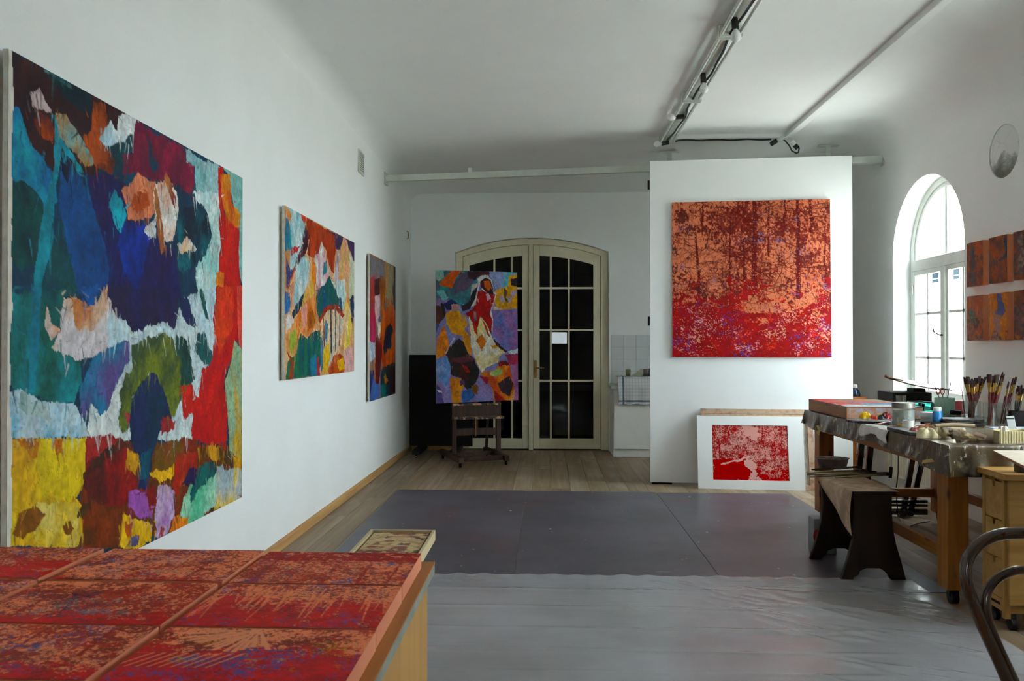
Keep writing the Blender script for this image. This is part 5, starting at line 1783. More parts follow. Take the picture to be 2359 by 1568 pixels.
for (x0, y0), (x1, y1) in (((1018, 1041), (1063, 1063)), ((1118, 1036), (1168, 1057))):
    p, q_ = onZ(x0, y0, .075), onZ(x1, y1, .075)
    ft = MB().bar((p.x, p.y, .085), (q_.x, q_.y, .085), .06, .06).build('foot', M['easel_wood'], ez, bevel=.004)
    for e in (p + (q_ - p) * .07, q_ + (p - q_) * .05):
        MB().cyl((e.x - .012, e.y, .025), (e.x + .012, e.y, .025), .025, n=12).cyl((e.x, e.y, .02), (e.x, e.y, .06), .008, n=8).build('caster', M['black'], ft, smooth=40)
p, q_ = onZ(1068, 1057, .085), onZ(1160, 1053, .085)
MB().bar((p.x, p.y, .085), (q_.x, q_.y, .085), .05, .055).build('base_bar', M['easel_wood'], ez, bevel=.004)
p, q_ = onZ(1052, 1047, .085), onZ(1140, 1042, .085)
MB().bar((p.x, p.y, .085), (q_.x, q_.y, .085), .04, .045).build('base_bar', M['easel_wood'], ez, bevel=.004)
p = onZ(1120, 1036, .1)
q_ = easel_pt(1127, 985, .12)
MB().bar((p.x, p.y, .1), (q_.x, q_.y, q_.z + .4), .03, .03, en).build('rear_strut', M['easel_wood'], ez)

# ================================================================== FLOOR COVERINGS
def mat_material():
    m, nt, p = nodes('paint_flecked_mat')
    mp = coords(nt, rand=True)
    n1 = N(nt, 'ShaderNodeTexNoise', Scale=1.6, Detail=6.0, Roughness=.6)
    n2 = N(nt, 'ShaderNodeTexNoise', Scale=140.0, Detail=2.0)
    for n in (n1, n2):
        nt.links.new(mp.outputs[0], n.inputs['Vector'])
    r1 = ramp(nt, [(.32, lin('3e3c43')), (.66, lin('5c5862'))])
    nt.links.new(n1.outputs['Fac'], r1.inputs[0])
    r2 = ramp(nt, [(.3, (.78, .78, .78)), (.7, (1.15, 1.15, 1.15))])
    nt.links.new(n2.outputs['Fac'], r2.inputs[0])
    mx = nt.nodes.new('ShaderNodeMix')
    mx.data_type = 'RGBA'
    mx.blend_type = 'MULTIPLY'
    mx.inputs[0].default_value = 1
    nt.links.new(r1.outputs[0], mx.inputs[6])
    nt.links.new(r2.outputs[0], mx.inputs[7])
    cur = mx.outputs[2]
    # reddish smears, drips of white and coloured paint
    for sc, lo, hi, c, dist in ((1.1, .60, .72, '5e3a38', .6), (2.6, .735, .76, '8a807e', 2.0)):
        n = N(nt, 'ShaderNodeTexNoise', Scale=sc, Detail=5.0, Distortion=dist)
        nt.links.new(mp.outputs[0], n.inputs['Vector'])
        r = ramp(nt, [(lo, (0, 0, 0)), (hi, (.8, .8, .8))])
        nt.links.new(n.outputs['Fac'], r.inputs[0])
        q = nt.nodes.new('ShaderNodeMix')
        q.data_type = 'RGBA'
        nt.links.new(r.outputs[0], q.inputs[0])
        nt.links.new(cur, q.inputs[6])
        q.inputs[7].default_value = (*lin(c), 1)
        cur = q.outputs[2]
    for sc, th, c in ((4.5, .06, 'd0cecc'), (13.0, .11, '8e8a8c'), (5.0, .05, 'a87f6a'), (6.0, .05, '5f8a92')):
        mp3 = coords(nt, (1.0, .55, 1), (0, 0, .6 * sc), rand=True)
        vo = N(nt, 'ShaderNodeTexVoronoi', Scale=sc)
        nt.links.new(mp3.outputs[0], vo.inputs['Vector'])
        r = ramp(nt, [(th * .7, (1, 1, 1)), (th, (0, 0, 0))])
        nt.links.new(vo.outputs['Distance'], r.inputs[0])
        g = N(nt, 'ShaderNodeMath', operation='GREATER_THAN')
        g.inputs[1].default_value = .72
        sep = nt.nodes.new('ShaderNodeSeparateColor')
        nt.links.new(vo.outputs['Color'], sep.inputs[0])
        nt.links.new(sep.outputs[0], g.inputs[0])
        mu = N(nt, 'ShaderNodeMath', operation='MULTIPLY')
        nt.links.new(r.outputs[0], mu.inputs[0])
        nt.links.new(g.outputs[0], mu.inputs[1])
        q = nt.nodes.new('ShaderNodeMix')
        q.data_type = 'RGBA'
        nt.links.new(mu.outputs[0], q.inputs[0])
        nt.links.new(cur, q.inputs[6])
        q.inputs[7].default_value = (*lin(c), 1)
        cur = q.outputs[2]
    nt.links.new(cur, p.inputs['Base Color'])
    p.inputs['Roughness'].default_value = .42
    p.inputs['Specular IOR Level'].default_value = .5
    bp = N(nt, 'ShaderNodeBump', Strength=.25, Distance=.002)
    nt.links.new(n2.outputs['Fac'], bp.inputs['Height'])
    nt.links.new(bp.outputs[0], p.inputs['Normal'])
    return m


M['mat'] = mat_material()
mx_ = [-1.44, -0.192, 1.05, 2.30]
ml = ['on the side of the painting wall', 'in the middle', 'under the stool by the work table']
for k in range(3):
    x0, x1 = mx_[k] + .002, mx_[k + 1] - .002
    y0, y1 = 4.66, 7.78 - 0.05 * k * .6
    r_ = .05
    poly = []
    for cx, cy, a0 in ((x1 - r_, y1 - r_, 0), (x0 + r_, y1 - r_, 90), (x0 + r_, y0 + r_, 180), (x1 - r_, y0 + r_, 270)):
        for j in range(5):
            a = math.radians(a0 + j * 22.5)
            poly.append((cx + r_ * math.cos(a), cy + r_ * math.sin(a), 0.0005))
    o = MB().prism(poly, (0, 0, .004)).build('floor_mat', M['mat'])
    tag(o, 'dark grey paint-flecked floor mat, the sheet %s' % ml[k], 'mat', 'grey floor mats')


def film_material():
    m, nt, p = nodes('milky_plastic_film')
    out = nt.nodes['Material Output']
    nt.nodes.remove(p)
    mp = coords(nt)
    nz = N(nt, 'ShaderNodeTexNoise', Scale=1.2, Detail=4.0)
    nt.links.new(mp.outputs[0], nz.inputs['Vector'])
    r = ramp(nt, [(.3, (.36,) * 3), (.7, (.54,) * 3)])
    nt.links.new(nz.outputs['Fac'], r.inputs[0])
    mpc = coords(nt, (1.0, 4.0, 1.0))
    n2 = N(nt, 'ShaderNodeTexNoise', Scale=3.5, Detail=5.0, Roughness=.5, Distortion=.6)
    nt.links.new(mpc.outputs[0], n2.inputs['Vector'])
    bp = N(nt, 'ShaderNodeBump', Strength=.14, Distance=.02)
    nt.links.new(n2.outputs['Fac'], bp.inputs['Height'])
    tr = N(nt, 'ShaderNodeBsdfTransparent')
    df = N(nt, 'ShaderNodeBsdfDiffuse', Color=(*lin('d6d8e0'), 1))
    gl = N(nt, 'ShaderNodeBsdfGlossy', Roughness=.17)
    fr = N(nt, 'ShaderNodeFresnel', IOR=1.5)
    for n in (gl, fr, df):
        nt.links.new(bp.outputs[0], n.inputs['Normal'])
    m1 = nt.nodes.new('ShaderNodeMixShader')
    nt.links.new(r.outputs[0], m1.inputs[0])
    nt.links.new(tr.outputs[0], m1.inputs[1])
    nt.links.new(df.outputs[0], m1.inputs[2])
    m2 = nt.nodes.new('ShaderNodeMixShader')
    sc_ = N(nt, 'ShaderNodeMath', operation='MULTIPLY')
    sc_.inputs[1].default_value = .9
    nt.links.new(fr.outputs[0], sc_.inputs[0])
    nt.links.new(sc_.outputs[0], m2.inputs[0])
    nt.links.new(m1.outputs[0], m2.inputs[1])
    nt.links.new(gl.outputs[0], m2.inputs[2])
    nt.links.new(m2.outputs[0], out.inputs[0])
    return m


M['film'] = film_material()
FXa, FXb, FYa, FYb = -1.25, 2.17, 2.5, 4.90
frng = np.random.RandomState(3)
creases = [(1.15 + 0.95 * frng.rand(), 3.3 + 1.4 * frng.rand(), frng.uniform(-.85, -.2), .08 + .2 * frng.rand(), .003 + .006 * frng.rand()) for _ in range(46)]
creases += [(.4 + 1.0 * frng.rand(), 4.25 + .55 * frng.rand(), frng.uniform(-1.0, -.4), .04 + .06 * frng.rand(), .002 + .002 * frng.rand()) for _ in range(40)]
creases += [(1.30, 3.98, -.05, .35, .005), (.85, 3.99, .03, .3, .005), (1.95, 4.55, -.9, .3, .006)]


def film_fn(u, v):
    x = FXa + (FXb - FXa) * u
    y = FYa + (FYb - FYa) * v
    if v > .999:
        y += .008 * math.sin(x * 31) + .006 * math.sin(x * 13 + 1)
    z = .0085 + .0012 * math.sin(y * 17 + .6 * math.sin(x * 3)) + .001 * math.sin(x * 9 + y * 2)
    if v > .97:
        z += .003 * (1 + math.sin(x * 44)) * (v - .97) / .03
    for yk in (4.62, 4.31, 3.985, 3.70, 3.45):
        z += .0035 * math.exp(-((y - yk - .004 * math.sin(x * 3 + yk * 9)) / .016) ** 2)
    for cx, cy, a, L, h in creases:
        dx, dy = x - cx, y - cy
        if abs(dx) > .5 or abs(dy) > .5:
            continue
        s = dx * math.cos(a) + dy * math.sin(a)
        n = -dx * math.sin(a) + dy * math.cos(a)
        if abs(s) < L:
            z += h * (1 - (s / L) ** 2) * math.exp(-(n / .020) ** 2)
    return (x, y, z)


o = MB().grid(film_fn, 260, 200).build('plastic_film', M['film'], smooth='raw')
o.data.shade_smooth()
tag(o, 'crinkled translucent plastic film spread over the floor before the mats', 'plastic sheet')

# ================================================================== FOREGROUND CABINET WITH RED CANVASES
CZ = 0.75
CX1, CY1, CY0 = -0.335, 2.415, 0.75
fc = thing('plan_cabinet', 'light wooden plan cabinet in the foreground covered with red canvases', 'cabinet', (-1.07, 1.6, 0))
M['ply_side'] = wood('oiled_ply_side', 'c6964c', 'b98840', 'Z', .5, 1.2)
M['ply_top'] = wood('oiled_ply_top', 'b5752c', '9c6224', 'Y', .45, 1.5)
M['ply_lip'] = mat('greyed_ply_edge', '9ba092', '848a7e', rough=.6, scale=12)
MB().box(XL + .03, CX1, CY0, CY1, CZ - .006, CZ).build('top', M['ply_top'], fc)
MB().box(XL + .03, CX1 - .001, CY0 + .001, CY1 - .001, CZ - .034, CZ - .0065).build('top_lip', M['ply_lip'], fc)
MB().box(XL + .04, CX1 - .022, CY0 + .02, CY1 - .012, .06, CZ - .0345).build('carcass', M['ply_side'], fc)
for x in (XL + .1, CX1 - .1):
    for y in (CY0 + .1, CY1 - .1):
        MB().box(x - .03, x + .03, y - .03, y + .03, 0, .06).build('foot', M['black'], fc)

cols_x = [(-1.765, -1.315), (-1.29, -.835), (-.812, -.362)]
rows_y = [(2.035, 2.345), (1.715, 2.022), (1.425, 1.705)]
GR = 'd2644a'
spk = ((-.04, '3f5a9c', -.2, 1.3), (.0, '6a1a20', -.2, 1.3), (-.02, 'd89a80', -.2, 1.3))
where = {(2, 0): 'thin branching forest, far one along the cabinet edge', (2, 1): 'pale leaning stems, the middle one along the cabinet edge',
         (2, 2): 'pale radiating strokes and blue flecks, nearest by the cabinet edge',
         (1, 0): 'bare tree silhouettes, far one of the middle row', (1, 1): 'dense dark thicket, centre of the middle row', (1, 2): 'loose twigs, nearest of the middle row',
         (0, 0): 'dark undergrowth, far one beside the painting wall', (0, 1): 'pale path, central one beside the painting wall', (0, 2): 'blotchy leaves, nearest one beside the painting wall'}
par = {(2, 0): dict(horizon=1.3, trunks=((.12, -.1, 1, .012), (.33, 0, 1, .007), (.52, 0, 1, .012), (.72, 0, 1, .01), (.9, 0, 1, .007)), branches=60, foliage=.6),
       (2, 1): dict(horizon=.35, branches=20, foliage=.4, rays=46),
       (2, 2): dict(horizon=.38, branches=10, foliage=.3, rays=0, specks=((.10, '34549c', .35, 1.2), (.0, 'b8962c', .2, .8), (.03, '6a1a20', 0, 1))),
       (1, 0): dict(horizon=.95, trunks=((.28, 0, .5, .008), (.75, 0, 1, .013), (.6, .1, .7, .006)), branches=60, foliage=.7),
       (1, 1): dict(horizon=.75, branches=60, foliage=.95, trunks=((.2, .3, 1, .01),), specks=((.06, '2e2a48', .2, 1.1), (.0, '5a8a98', .4, .9))),
       (1, 2): dict(horizon=.75, branches=60, foliage=.8, trunks=((.5, 0, 1, .01), (.8, 0, .6, .01))),
       (0, 0): dict(horizon=.4, branches=50, foliage=1.0), (0, 1): dict(horizon=.8, branches=40, foliage=.8), (0, 2): dict(horizon=.7, branches=40, foliage=.9)}
for (ci, ri), text in where.items():
    x0, x1 = cols_x[ci]
    y0, y1 = rows_y[ri]
    dx = random.uniform(-.004, .004)
    zt_ = CZ + .046 + random.uniform(-.003, .003)
    kw = dict(par[(ci, ri)])
    sp_ = kw.pop('specks', spk)
    f0 = forest(200 + ci * 10 + ri, 'f08e6a', '76180f', 'ae2a18', 'c22412', specks=sp_, k=3.4, strokes=500, **kw)

    def fn(g, f0=f0, ci=ci, ri=ri):
        col = f0(g)
        u, v, s, t = g['u'], g['v'], g['s'], g['t']
        if (ci, ri) == (2, 0):
            top = v < .30 + .15 * (fbm(s * 8, t * 8, 3, 3) - .5)
            r = np.array(lin('a0180e')) * (.6 + .8 * fbm(s * 30, t * 40, 8, 4))[:, None]
            mk = top & (fbm(s * 70, t * 80, 9, 4) > .40)
            col = np.where(mk[:, None], r, col)
        if (ci, ri) == (2, 2):
            segs = []
            rg = np.random.RandomState(4)
            for k in range(20):
                a = 1.2 + 2.0 * k / 19
                segs.append((.44 + .02 * rg.rand(), .02 + .05 * rg.rand(), .44 + math.cos(a) * .36 * rg.uniform(.7, 1), .05 + math.sin(a) * .42 * rg.uniform(.7, 1), .004, .013))
            for k in range(9):
                uu = .08 + .05 * k
                segs.append((uu, .5, uu - .1, .75, .006, .004))
            cv = stroke_map(segs, g['U'], g['V'], g['nu'], g['nv']).ravel()
            col = mixc(col, cv * .95, lin('ee9c78'))
        return col
    canvas('red_forest_canvas', 'thick red canvas with %s' % text, 'canvas',
           (x0 + dx, y1, zt_), (x1 + dx, y1, zt_), (x1 + dx, y0, zt_), (x0 + dx, y0, zt_), zt_ - CZ - .001, 'salmon', fn,
           200 if ci else 110, 140 if ci else 80, group='red canvases laid out on the cabinet')

# tray-framed small picture on a low stool beyond the cabinet
fz = .60
p4 = [onZ(855, 1218, fz), onZ(998, 1221, fz), onZ(966, 1290, fz), onZ(792, 1284, fz)]
xa = (p4[0].x + p4[3].x) / 2
xb = (p4[1].x + p4[2].x) / 2
ya, yb = p4[3].y, (p4[0].y + p4[1].y) / 2
st = thing('low_stool', 'low stool hidden beneath the small tray-framed picture', 'stool', ((xa + xb) / 2, (ya + yb) / 2, 0))
MB().box(xa + .03, xb - .06, ya + .03, yb - .12, fz - .075, fz - .045).build('seat', M['birch'], st, bevel=.004)
for x in (xa + .05, xb - .08):
    for y in (ya + .05, yb - .15):
        MB().box(x - .014, x + .014, y - .014, y + .014, .0135, fz - .076).build('leg', M['birch_z'], st)
fr = thing('tray_framed_picture', 'small cream twig painting in a pale tray frame lying beyond the red canvases', 'picture', ((xa + xb) / 2, (ya + yb) / 2, fz - .044))
z0, z1 = fz - .044, fz
M['lime'] = wood('pale_limewood', 'd6c49c', 'c6b186', 'Y', .55, 2)
for q in ((xa, xa + .012, ya, yb), (xb - .012, xb, ya, yb), (xa + .012, xb - .012, yb - .012, yb), (xa + .012, xb - .012, ya, ya + .012)):
    MB().box(*q, z0, z1).build('frame', M['lime'], fr)
MB().box(xa + .012, xb - .012, ya + .012, yb - .012, z0, z0 + .006).build('backing', M['black'], fr)


def twig_fn(g):
    u, v, s, t = g['u'], g['v'], g['s'], g['t']
    col = np.tile(np.array(lin('c9b288')), (len(u), 1)) * (.75 + .5 * fbm(s * 30, t * 30, 2, 4))[:, None]
    segs = []
    rg = np.random.RandomState(8)
    for _ in range(26):
        tree_strokes(rg, rg.rand(), rg.rand(), rg.uniform(-.4, .4), .35, .007, 1, segs)
    cv = stroke_map(segs, g['U'], g['V'], g['nu'], g['nv']).ravel()
    col = mixc(col, cv * .8, lin('6a4a30'))
    n = fbm(s * 25, t * 25, 7, 3)
    cl = fbm(s * 7, t * 7, 6, 2)
    for lo, c in ((.60, '3f4a30'), (.63, '7a3040'), (.64, '33455a')):
        col = mixc(col, ((n + .5 * (cl - .5) > lo)) * .8, lin(c))
        n, cl = vnoise(s * 40, t * 40, int(lo * 100)) * .5 + n * .5, 1 - cl
    return col


g_ = .022
canvas('x', '', '', (xa + g_, yb - g_, z1 - .008), (xb - g_, yb - g_, z1 - .008), (xb - g_, ya + g_, z1 - .008), (xa + g_, ya + g_, z1 - .008), .026, 'raw_wood',
       twig_fn, 90, 120, parent=fr)

# ================================================================== SMALL CANVASES ON THE WINDOW WALL
XS = XR - .044


def idol(seed, g1, g2, fig, foot):
    def fn(g):
        u, v, s, t = g['u'], g['v'], g['s'], g['t']
        col = np.zeros((len(u), 3))
        lay(col, np.ones(len(u), bool), g1, g2, s, t, seed, 14)
        w = (fbm(s * 22, t * 22, seed + 3, 4) - .5)
        for poly, c, c_ in fig:
            m = inside(poly, u + w * .35, v + w * .22)
            lay(col, m, c, c_, s, t, seed + 5, 40)
        n = fbm(s * 45, t * 45, seed + 6, 4)
        m = (n > .56) & (v > foot)
        lay(col, m, '6a3a30', '4a3a38', s, t, seed + 7, 30)
        return col
    return fn


SMALL = [
 [('a8542a', '7a4030', [([(.2, .1), (.45, .08), (.55, .5), (.5, .9), (.15, .95), (.25, .5)], '3a4050', '6a5a50')], .3, 'blue grey upright figure', 'upper row beside the window'),
  ('9a4a22', '6a3a28', [([(.75, .02), (1, .1), (.98, .5), (.7, .6), (.55, .52), (.85, .4)], '232c40', '2f3a50')], .45, 'dark blue crescent shape', 'upper row, middle'),
  ('8a4a2c', '5a3a30', [([(.2, .1), (.5, .05), (.6, .9), (.2, .9)], '8a7060', '4a4a50')], .3, 'ashen figure', 'upper row, cut by the picture edge')],
 [('a85830', '8a5a48', [([(.6, .05), (.85, .02), (.7, .5), (.55, .7), (.6, .3)], '9a4028', 'b06a48'), ([(.1, .3), (.4, .3), (.5, .6), (.2, .62)], '4a4a3a', '5a6a58')], .5, 'rust and moss smears', 'lower row beside the window'),
  ('c87a1c', 'c0701f', [([(.42, .06), (.72, .04), (.82, .3), (.95, .42), (.7, .5), (.5, .44), (.25, .38), (.45, .28)], '3f4a80', '5a5a78'), ([(.25, .45), (.7, .5), (.6, .8), (.4, 1), (.1, 1), (.25, .7)], '9a7a70', 'a86a5a')], .8, 'blue hooded figure on bright orange', 'lower row, middle'),
  ('a8642c', '6a3a28', [([(.05, .3), (.6, .25), (.9, .5), (.6, .9), (.1, .9)], '4a3a3a', '7a5040')], .4, 'dark brown crouching shape', 'lower row, cut by the picture edge')]]
ycols = [(6.632, 6.394), (6.308, 6.065), (5.987, 5.745)]
for r_, (za, zb) in enumerate(((1.876, 2.226), (1.445, 1.80))):
    for c_, (yf, yn) in enumerate(ycols):
        g1, g2, fig, foot, what, wh = SMALL[r_][c_]
        canvas('small_canvas', 'small thick orange-edged canvas with %s, %s' % (what, wh), 'canvas',
               (XS, yf, zb), (XS, yn, zb), (XS, yn, za), (XS, yf, za), .042, 'orange_edge', idol(60 + r_ * 9 + c_ * 4, g1, g2, fig, foot), 60, 84,
               group='six small canvases on the window wall')

# ================================================================== WORK TABLE
TX0, TX1, TY0, TY1, TZ = 2.11, 3.24, 4.30, 6.64, 0.88
wt = thing('work_table', 'heavy pine work table on casters under a paint-soaked plastic cover', 'table', ((TX0 + TX1) / 2, (TY0 + TY1) / 2, 0))
lw = .115
LXs = (TX0 + .045, TX1 - .06 - lw)
LYs = (TY0 + .12, TY1 - .08 - lw)
MB().box(TX0 + .005, TX1 - .005, TY0 + .005, TY1 - .005, TZ - .04, TZ - .004).build('table_top', M['pine_y'], wt)
for x in LXs:
    for y in LYs:
        lg = MB().box(x, x + lw, y, y + lw, .085, TZ - .041).build('leg', M['pine'], wt, bevel=.006)
        cx, cy = x + lw / 2, y + lw / 2
        MB().cyl((cx - .018, cy, .034), (cx + .018, cy, .034), .034, n=16).box(cx - .026, cx + .026, cy - .012, cy + .02, .04, .085).build('caster', M['rubber'], lg, smooth=40)
for x in (LXs[0] + .012, LXs[1] + lw - .05):
    MB().box(x, x + .038, LYs[0] + lw, LYs[1], .725, TZ - .042).build('apron', M['pine_y'], wt, bevel=.003)
    MB().box(x, x + .045, LYs[0] + lw, LYs[1], .235, .305).build('stretcher', M['pine_y'], wt, bevel=.003)
MB().box(LXs[0] + lw, LXs[1], LYs[1] + .04, LYs[1] + .078, .725, TZ - .042).build('apron', M['pine_x'], wt, bevel=.003)
MB().box(LXs[0] + lw, LXs[1], LYs[1] + .035, LYs[1] + .08, .205, .275).build('stretcher', M['pine_x'], wt, bevel=.003)


def cover_mat():
    m, nt, p = nodes('paint_soaked_plastic_cover')
    mp = coords(nt)
    cur = None
    n1 = N(nt, 'ShaderNodeTexNoise', Scale=7.0, Detail=7.0, Roughness=.65)
    nt.links.new(mp.outputs[0], n1.inputs['Vector'])
    r1 = ramp(nt, [(.3, lin('2f2818')), (.45, lin('564630')), (.6, lin('474030')), (.72, lin('85765c'))])
    nt.links.new(n1.outputs['Fac'], r1.inputs[0])
    cur = r1.outputs[0]
    for sc, lo, c, st in ((9, .64, 'b9aeb4', (3, 3, .7)), (12, .67, 'a83a2c', (2, 2, 1)), (12, .68, '3d6a8a', (1, 2, 1)), (14, .66, 'c8a44a', (2, 1, 1)), (30, .62, 'cfcfc8', (1, 1, .5))):
        mq = coords(nt, st, (sc * .1, 0, sc * .3))
        n = N(nt, 'ShaderNodeTexNoise', Scale=sc, Detail=4.0, Distortion=.8)
        nt.links.new(mq.outputs[0], n.inputs['Vector'])
        r = ramp(nt, [(lo, (0, 0, 0)), (lo + .05, (.75,) * 3)])
        nt.links.new(n.outputs['Fac'], r.inputs[0])
        q = nt.nodes.new('ShaderNodeMix')
        q.data_type = 'RGBA'
        nt.links.new(r.outputs[0], q.inputs[0])
        nt.links.new(cur, q.inputs[6])
        q.inputs[7].default_value = (*lin(c), 1)
        cur = q.outputs[2]
    nt.links.new(cur, p.inputs['Base Color'])
    p.inputs['Roughness'].default_value = .3
    mb_ = coords(nt, (2.5, 2.5, 1.5))
    nb = N(nt, 'ShaderNodeTexNoise', Scale=8.0, Detail=5.0)
    nt.links.new(mb_.outputs[0], nb.inputs['Vector'])
    bp = N(nt, 'ShaderNodeBump', Strength=.5, Distance=.01)
    nt.links.new(nb.outputs['Fac'], bp.inputs['Height'])
    nt.links.new(bp.outputs[0], p.inputs['Normal'])
    return m


M['cover'] = cover_mat()


def cover_fn(u, v):
    e = .14
    x = TX0 - .008 - e + (TX1 - TX0 + 2 * e) * u
    y = TY0 - .008 - e + (TY1 - TY0 + 2 * e) * v
    ox = max(TX0 - .008 - x, 0) + max(x - TX1 - .002, 0)
    oy = max(TY0 - .008 - y, 0) + max(y - TY1 - .002, 0)
    drop = max(ox, oy)
    k = .82 + .10 * math.sin(y * 3.1 + 1) + .04 * math.sin(y * 9 + x * 7) + (.22 if y < TY0 + .3 else 0)
    z = TZ - drop * k
    wav = drop * (.07 * math.sin(y * 13 + x * 9 + 1.6 * math.sin(y * 5)) + .03 * math.sin(y * 34 + x * 21 + 2 * math.sin(y * 8)) + .06)
    px = min(max(x, TX0 - .008), TX1 + .002)
    py = min(max(y, TY0 - .008), TY1 + .002)
    if ox > 0:
        px += (-1 if x < TX0 else 1) * max(wav, -.004)
    if oy > 0:
        py += (-1 if y < TY0 else 1) * max(.6 * wav + drop * .1 * math.sin(x * 40), -.004)
    if drop == 0:
        z += .0012 * math.sin(x * 23 + y * 9) + .0008 * math.sin(y * 41)
    return (px, py, z)


o = MB().grid(cover_fn, 110, 200).build('plastic_cover', M['cover'], smooth=70)
tag(o, 'paint-crusted plastic sheet draped over the work table', 'table cover')
ZT = TZ + .003


def T(px, py, z=None):
    return onZ(px, py, ZT if z is None else z)


# masking tape scraps hanging from the cover
M['tape'] = mat('masking_tape', 'c9a764', 'b89450', rough=.6)
for k, (pts, txt) in enumerate((([(1880, 980), (1886, 979), (1890, 992), (1887, 1003), (1880, 997), (1885, 990)], 'under the far corner of the table cover'),
                                ([(2114, 1062), (2146, 1056), (2152, 1063), (2118, 1068)], 'on the apron near the front table leg'))):
    X_ = TX0 - .03 if k == 0 else TX0 - .02
    o = MB().prism([onX(a, b, X_) for a, b in pts], (.0015, 0, 0)).build('tape_scrap', M['tape'])
    tag(o, 'torn yellow tape scrap %s' % txt, 'tape', 'tape scraps')

# ------------------------------------------------------------------ painted wooden box
bx0, bx1, by0, by1 = 2.13, 2.66, 5.80, 6.62
wbx = thing('palette_box', 'flat wooden box with its lid smeared red, blue and white', 'box', ((bx0 + bx1) / 2, (by0 + by1) / 2, ZT))
M['smeared'] = mat('smeared_box_side', 'b77d58', 'a9a6b4', rough=.5, scale=24, lo=.45, hi=.62)
MB().box(bx0, bx1, by0, by1, ZT, ZT + .083).build('side_wall', M['pine_y'], wbx, bevel=.003)
MB().box(bx0 + .002, bx1, by0 - .0025, by0 - .0003, ZT + .002, ZT + .081).build('front_wall', M['smeared'], wbx)


def lid_fn(g):
    u, v, s, t = g['u'], g['v'], g['s'], g['t']
    w = fbm(s * 9, t * 9, 3, 4) - .5
    col = np.zeros((len(u), 3))
    al = np.ones(len(u), bool)
    lay(col, al, '8a7a5c', '6a5a44', s, t, 1, 12)
    for lo, hi, c, d in ((.18, .45, 'b03a2a', 'c8643a'), (.42, .72, '5f7f98', '2f6a98'), (.60, .82, '8aa8b8', '3a78a0'), (.80, 1.1, 'd8d8d8', 'b8b8c0')):
        m = (v + w * .35 + .25 * (u - .5) * -1 > lo) & (v + w * .35 + .25 * (u - .5) * -1 < hi) & (fbm(s * 20, t * 20, 5, 3) > .34)
        lay(col, m, c, d, s, t, 6, 25, (1, 4))
    m = (u < .35 + w * .6) & (v < .75 + w)
    lay(col, m, 'b8283c', 'c8503a', s, t, 9, 20)
    m = (u < .5 + w * .6) & (v > .82 + w * .3)
    lay(col, m, 'd8dadc', 'c8ccd4', s, t, 9, 20)
    return col


canvas('x', '', '', (bx0, by1, ZT + .0885), (bx1, by1, ZT + .0885), (bx1, by0 - .004, ZT + .0885), (bx0, by0 - .004, ZT + .0885), .005, 'pine_x', lid_fn, 90, 110, parent=wbx, face='lid')

# ------------------------------------------------------------------ palette with heaps of colour
p = T(2016, 973)
pal = thing('colour_palette', 'crusted wooden palette with yellow, orange, green and red paint heaps', 'palette', (p.x, p.y, ZT))
poly = []
for i in range(26):
    a = 2 * math.pi * i / 26
    poly.append((p.x + .02 + .20 * math.cos(a) * (1 + .06 * math.sin(3 * a)), p.y + .01 + .10 * math.sin(a), ZT + .001))
M['crust'] = mat('crusted_palette', '3f3833', '8a7f86', rough=.5, scale=30, lo=.5, hi=.65, bump=.6, bscale=60)
MB().prism(poly, (0, 0, .016)).build('board', M['crust'], pal, bevel=.003)


def heap(x, y, r, h, c, c2, seed):
    rg = random.Random(seed)
    m_ = mat('oil_heap_' + c, c, c2, rough=.25, scale=40)
    mb = MB()

    def f(u, v):
        a = 2 * math.pi * u
        rr = r * math.sin(v * math.pi / 2) * (1 + .25 * math.sin(5 * a + seed) * v)
        z = h * math.cos(v * math.pi / 2) * (1 + .35 * math.sin(7 * a + seed * 2) * v * (1 - v) * 2)
        return (x + rr * math.cos(a), y + rr * math.sin(a), ZT + .016 + max(z, 0))
    return mb.grid(f, 22, 8).build('paint_heap', m_, pal, smooth=60)


for (px, py, r, h, c, c2, sd) in ((1994, 961, .036, .03, 'f0c818', 'd8a010', 1), (2010, 962, .016, .02, 'd8481c', 'c8381c', 2), (2016, 963, .014, .018, 'e0501c', 'c8301c', 3),
                                  (2029, 963, .022, .02, '123838', '0c2a30', 4), (2028, 960, .016, .024, 'e8c890', 'd8b070', 5), (2040, 961, .026, .028, '7a1410', '5a0f0c', 6),
                                  (2047, 962, .018, .024, 'b01828', 'd84a58', 7), (2004, 966, .014, .01, 'd8d0d0', 'b0a8a8', 8), (2056, 967, .014, .010, 'c8c4d8', 'a8a4b8', 9), (2064, 966, .012, .012, 'b82838', '8a1828', 10)):
    q = T(px, py + 8)
    heap(q.x, q.y, r, h * 1.5, c, c2, sd)
q = T(2028, 962)
M['terra'] = mat('burnt_sienna', '9a4614', '7a300c', rough=.5, scale=20)
o = MB().prism([(q.x - .04, q.y + .05, ZT + .018), (q.x + .03, q.y + .05, ZT + .018), (q.x + .025, q.y + .05, ZT + .07), (q.x - .01, q.y + .05, ZT + .075)], (0, .03, 0)).build('pigment_lump', M['terra'], bevel=.004)
tag(o, 'angular burnt orange lump of pigment behind the palette heaps', 'pigment')


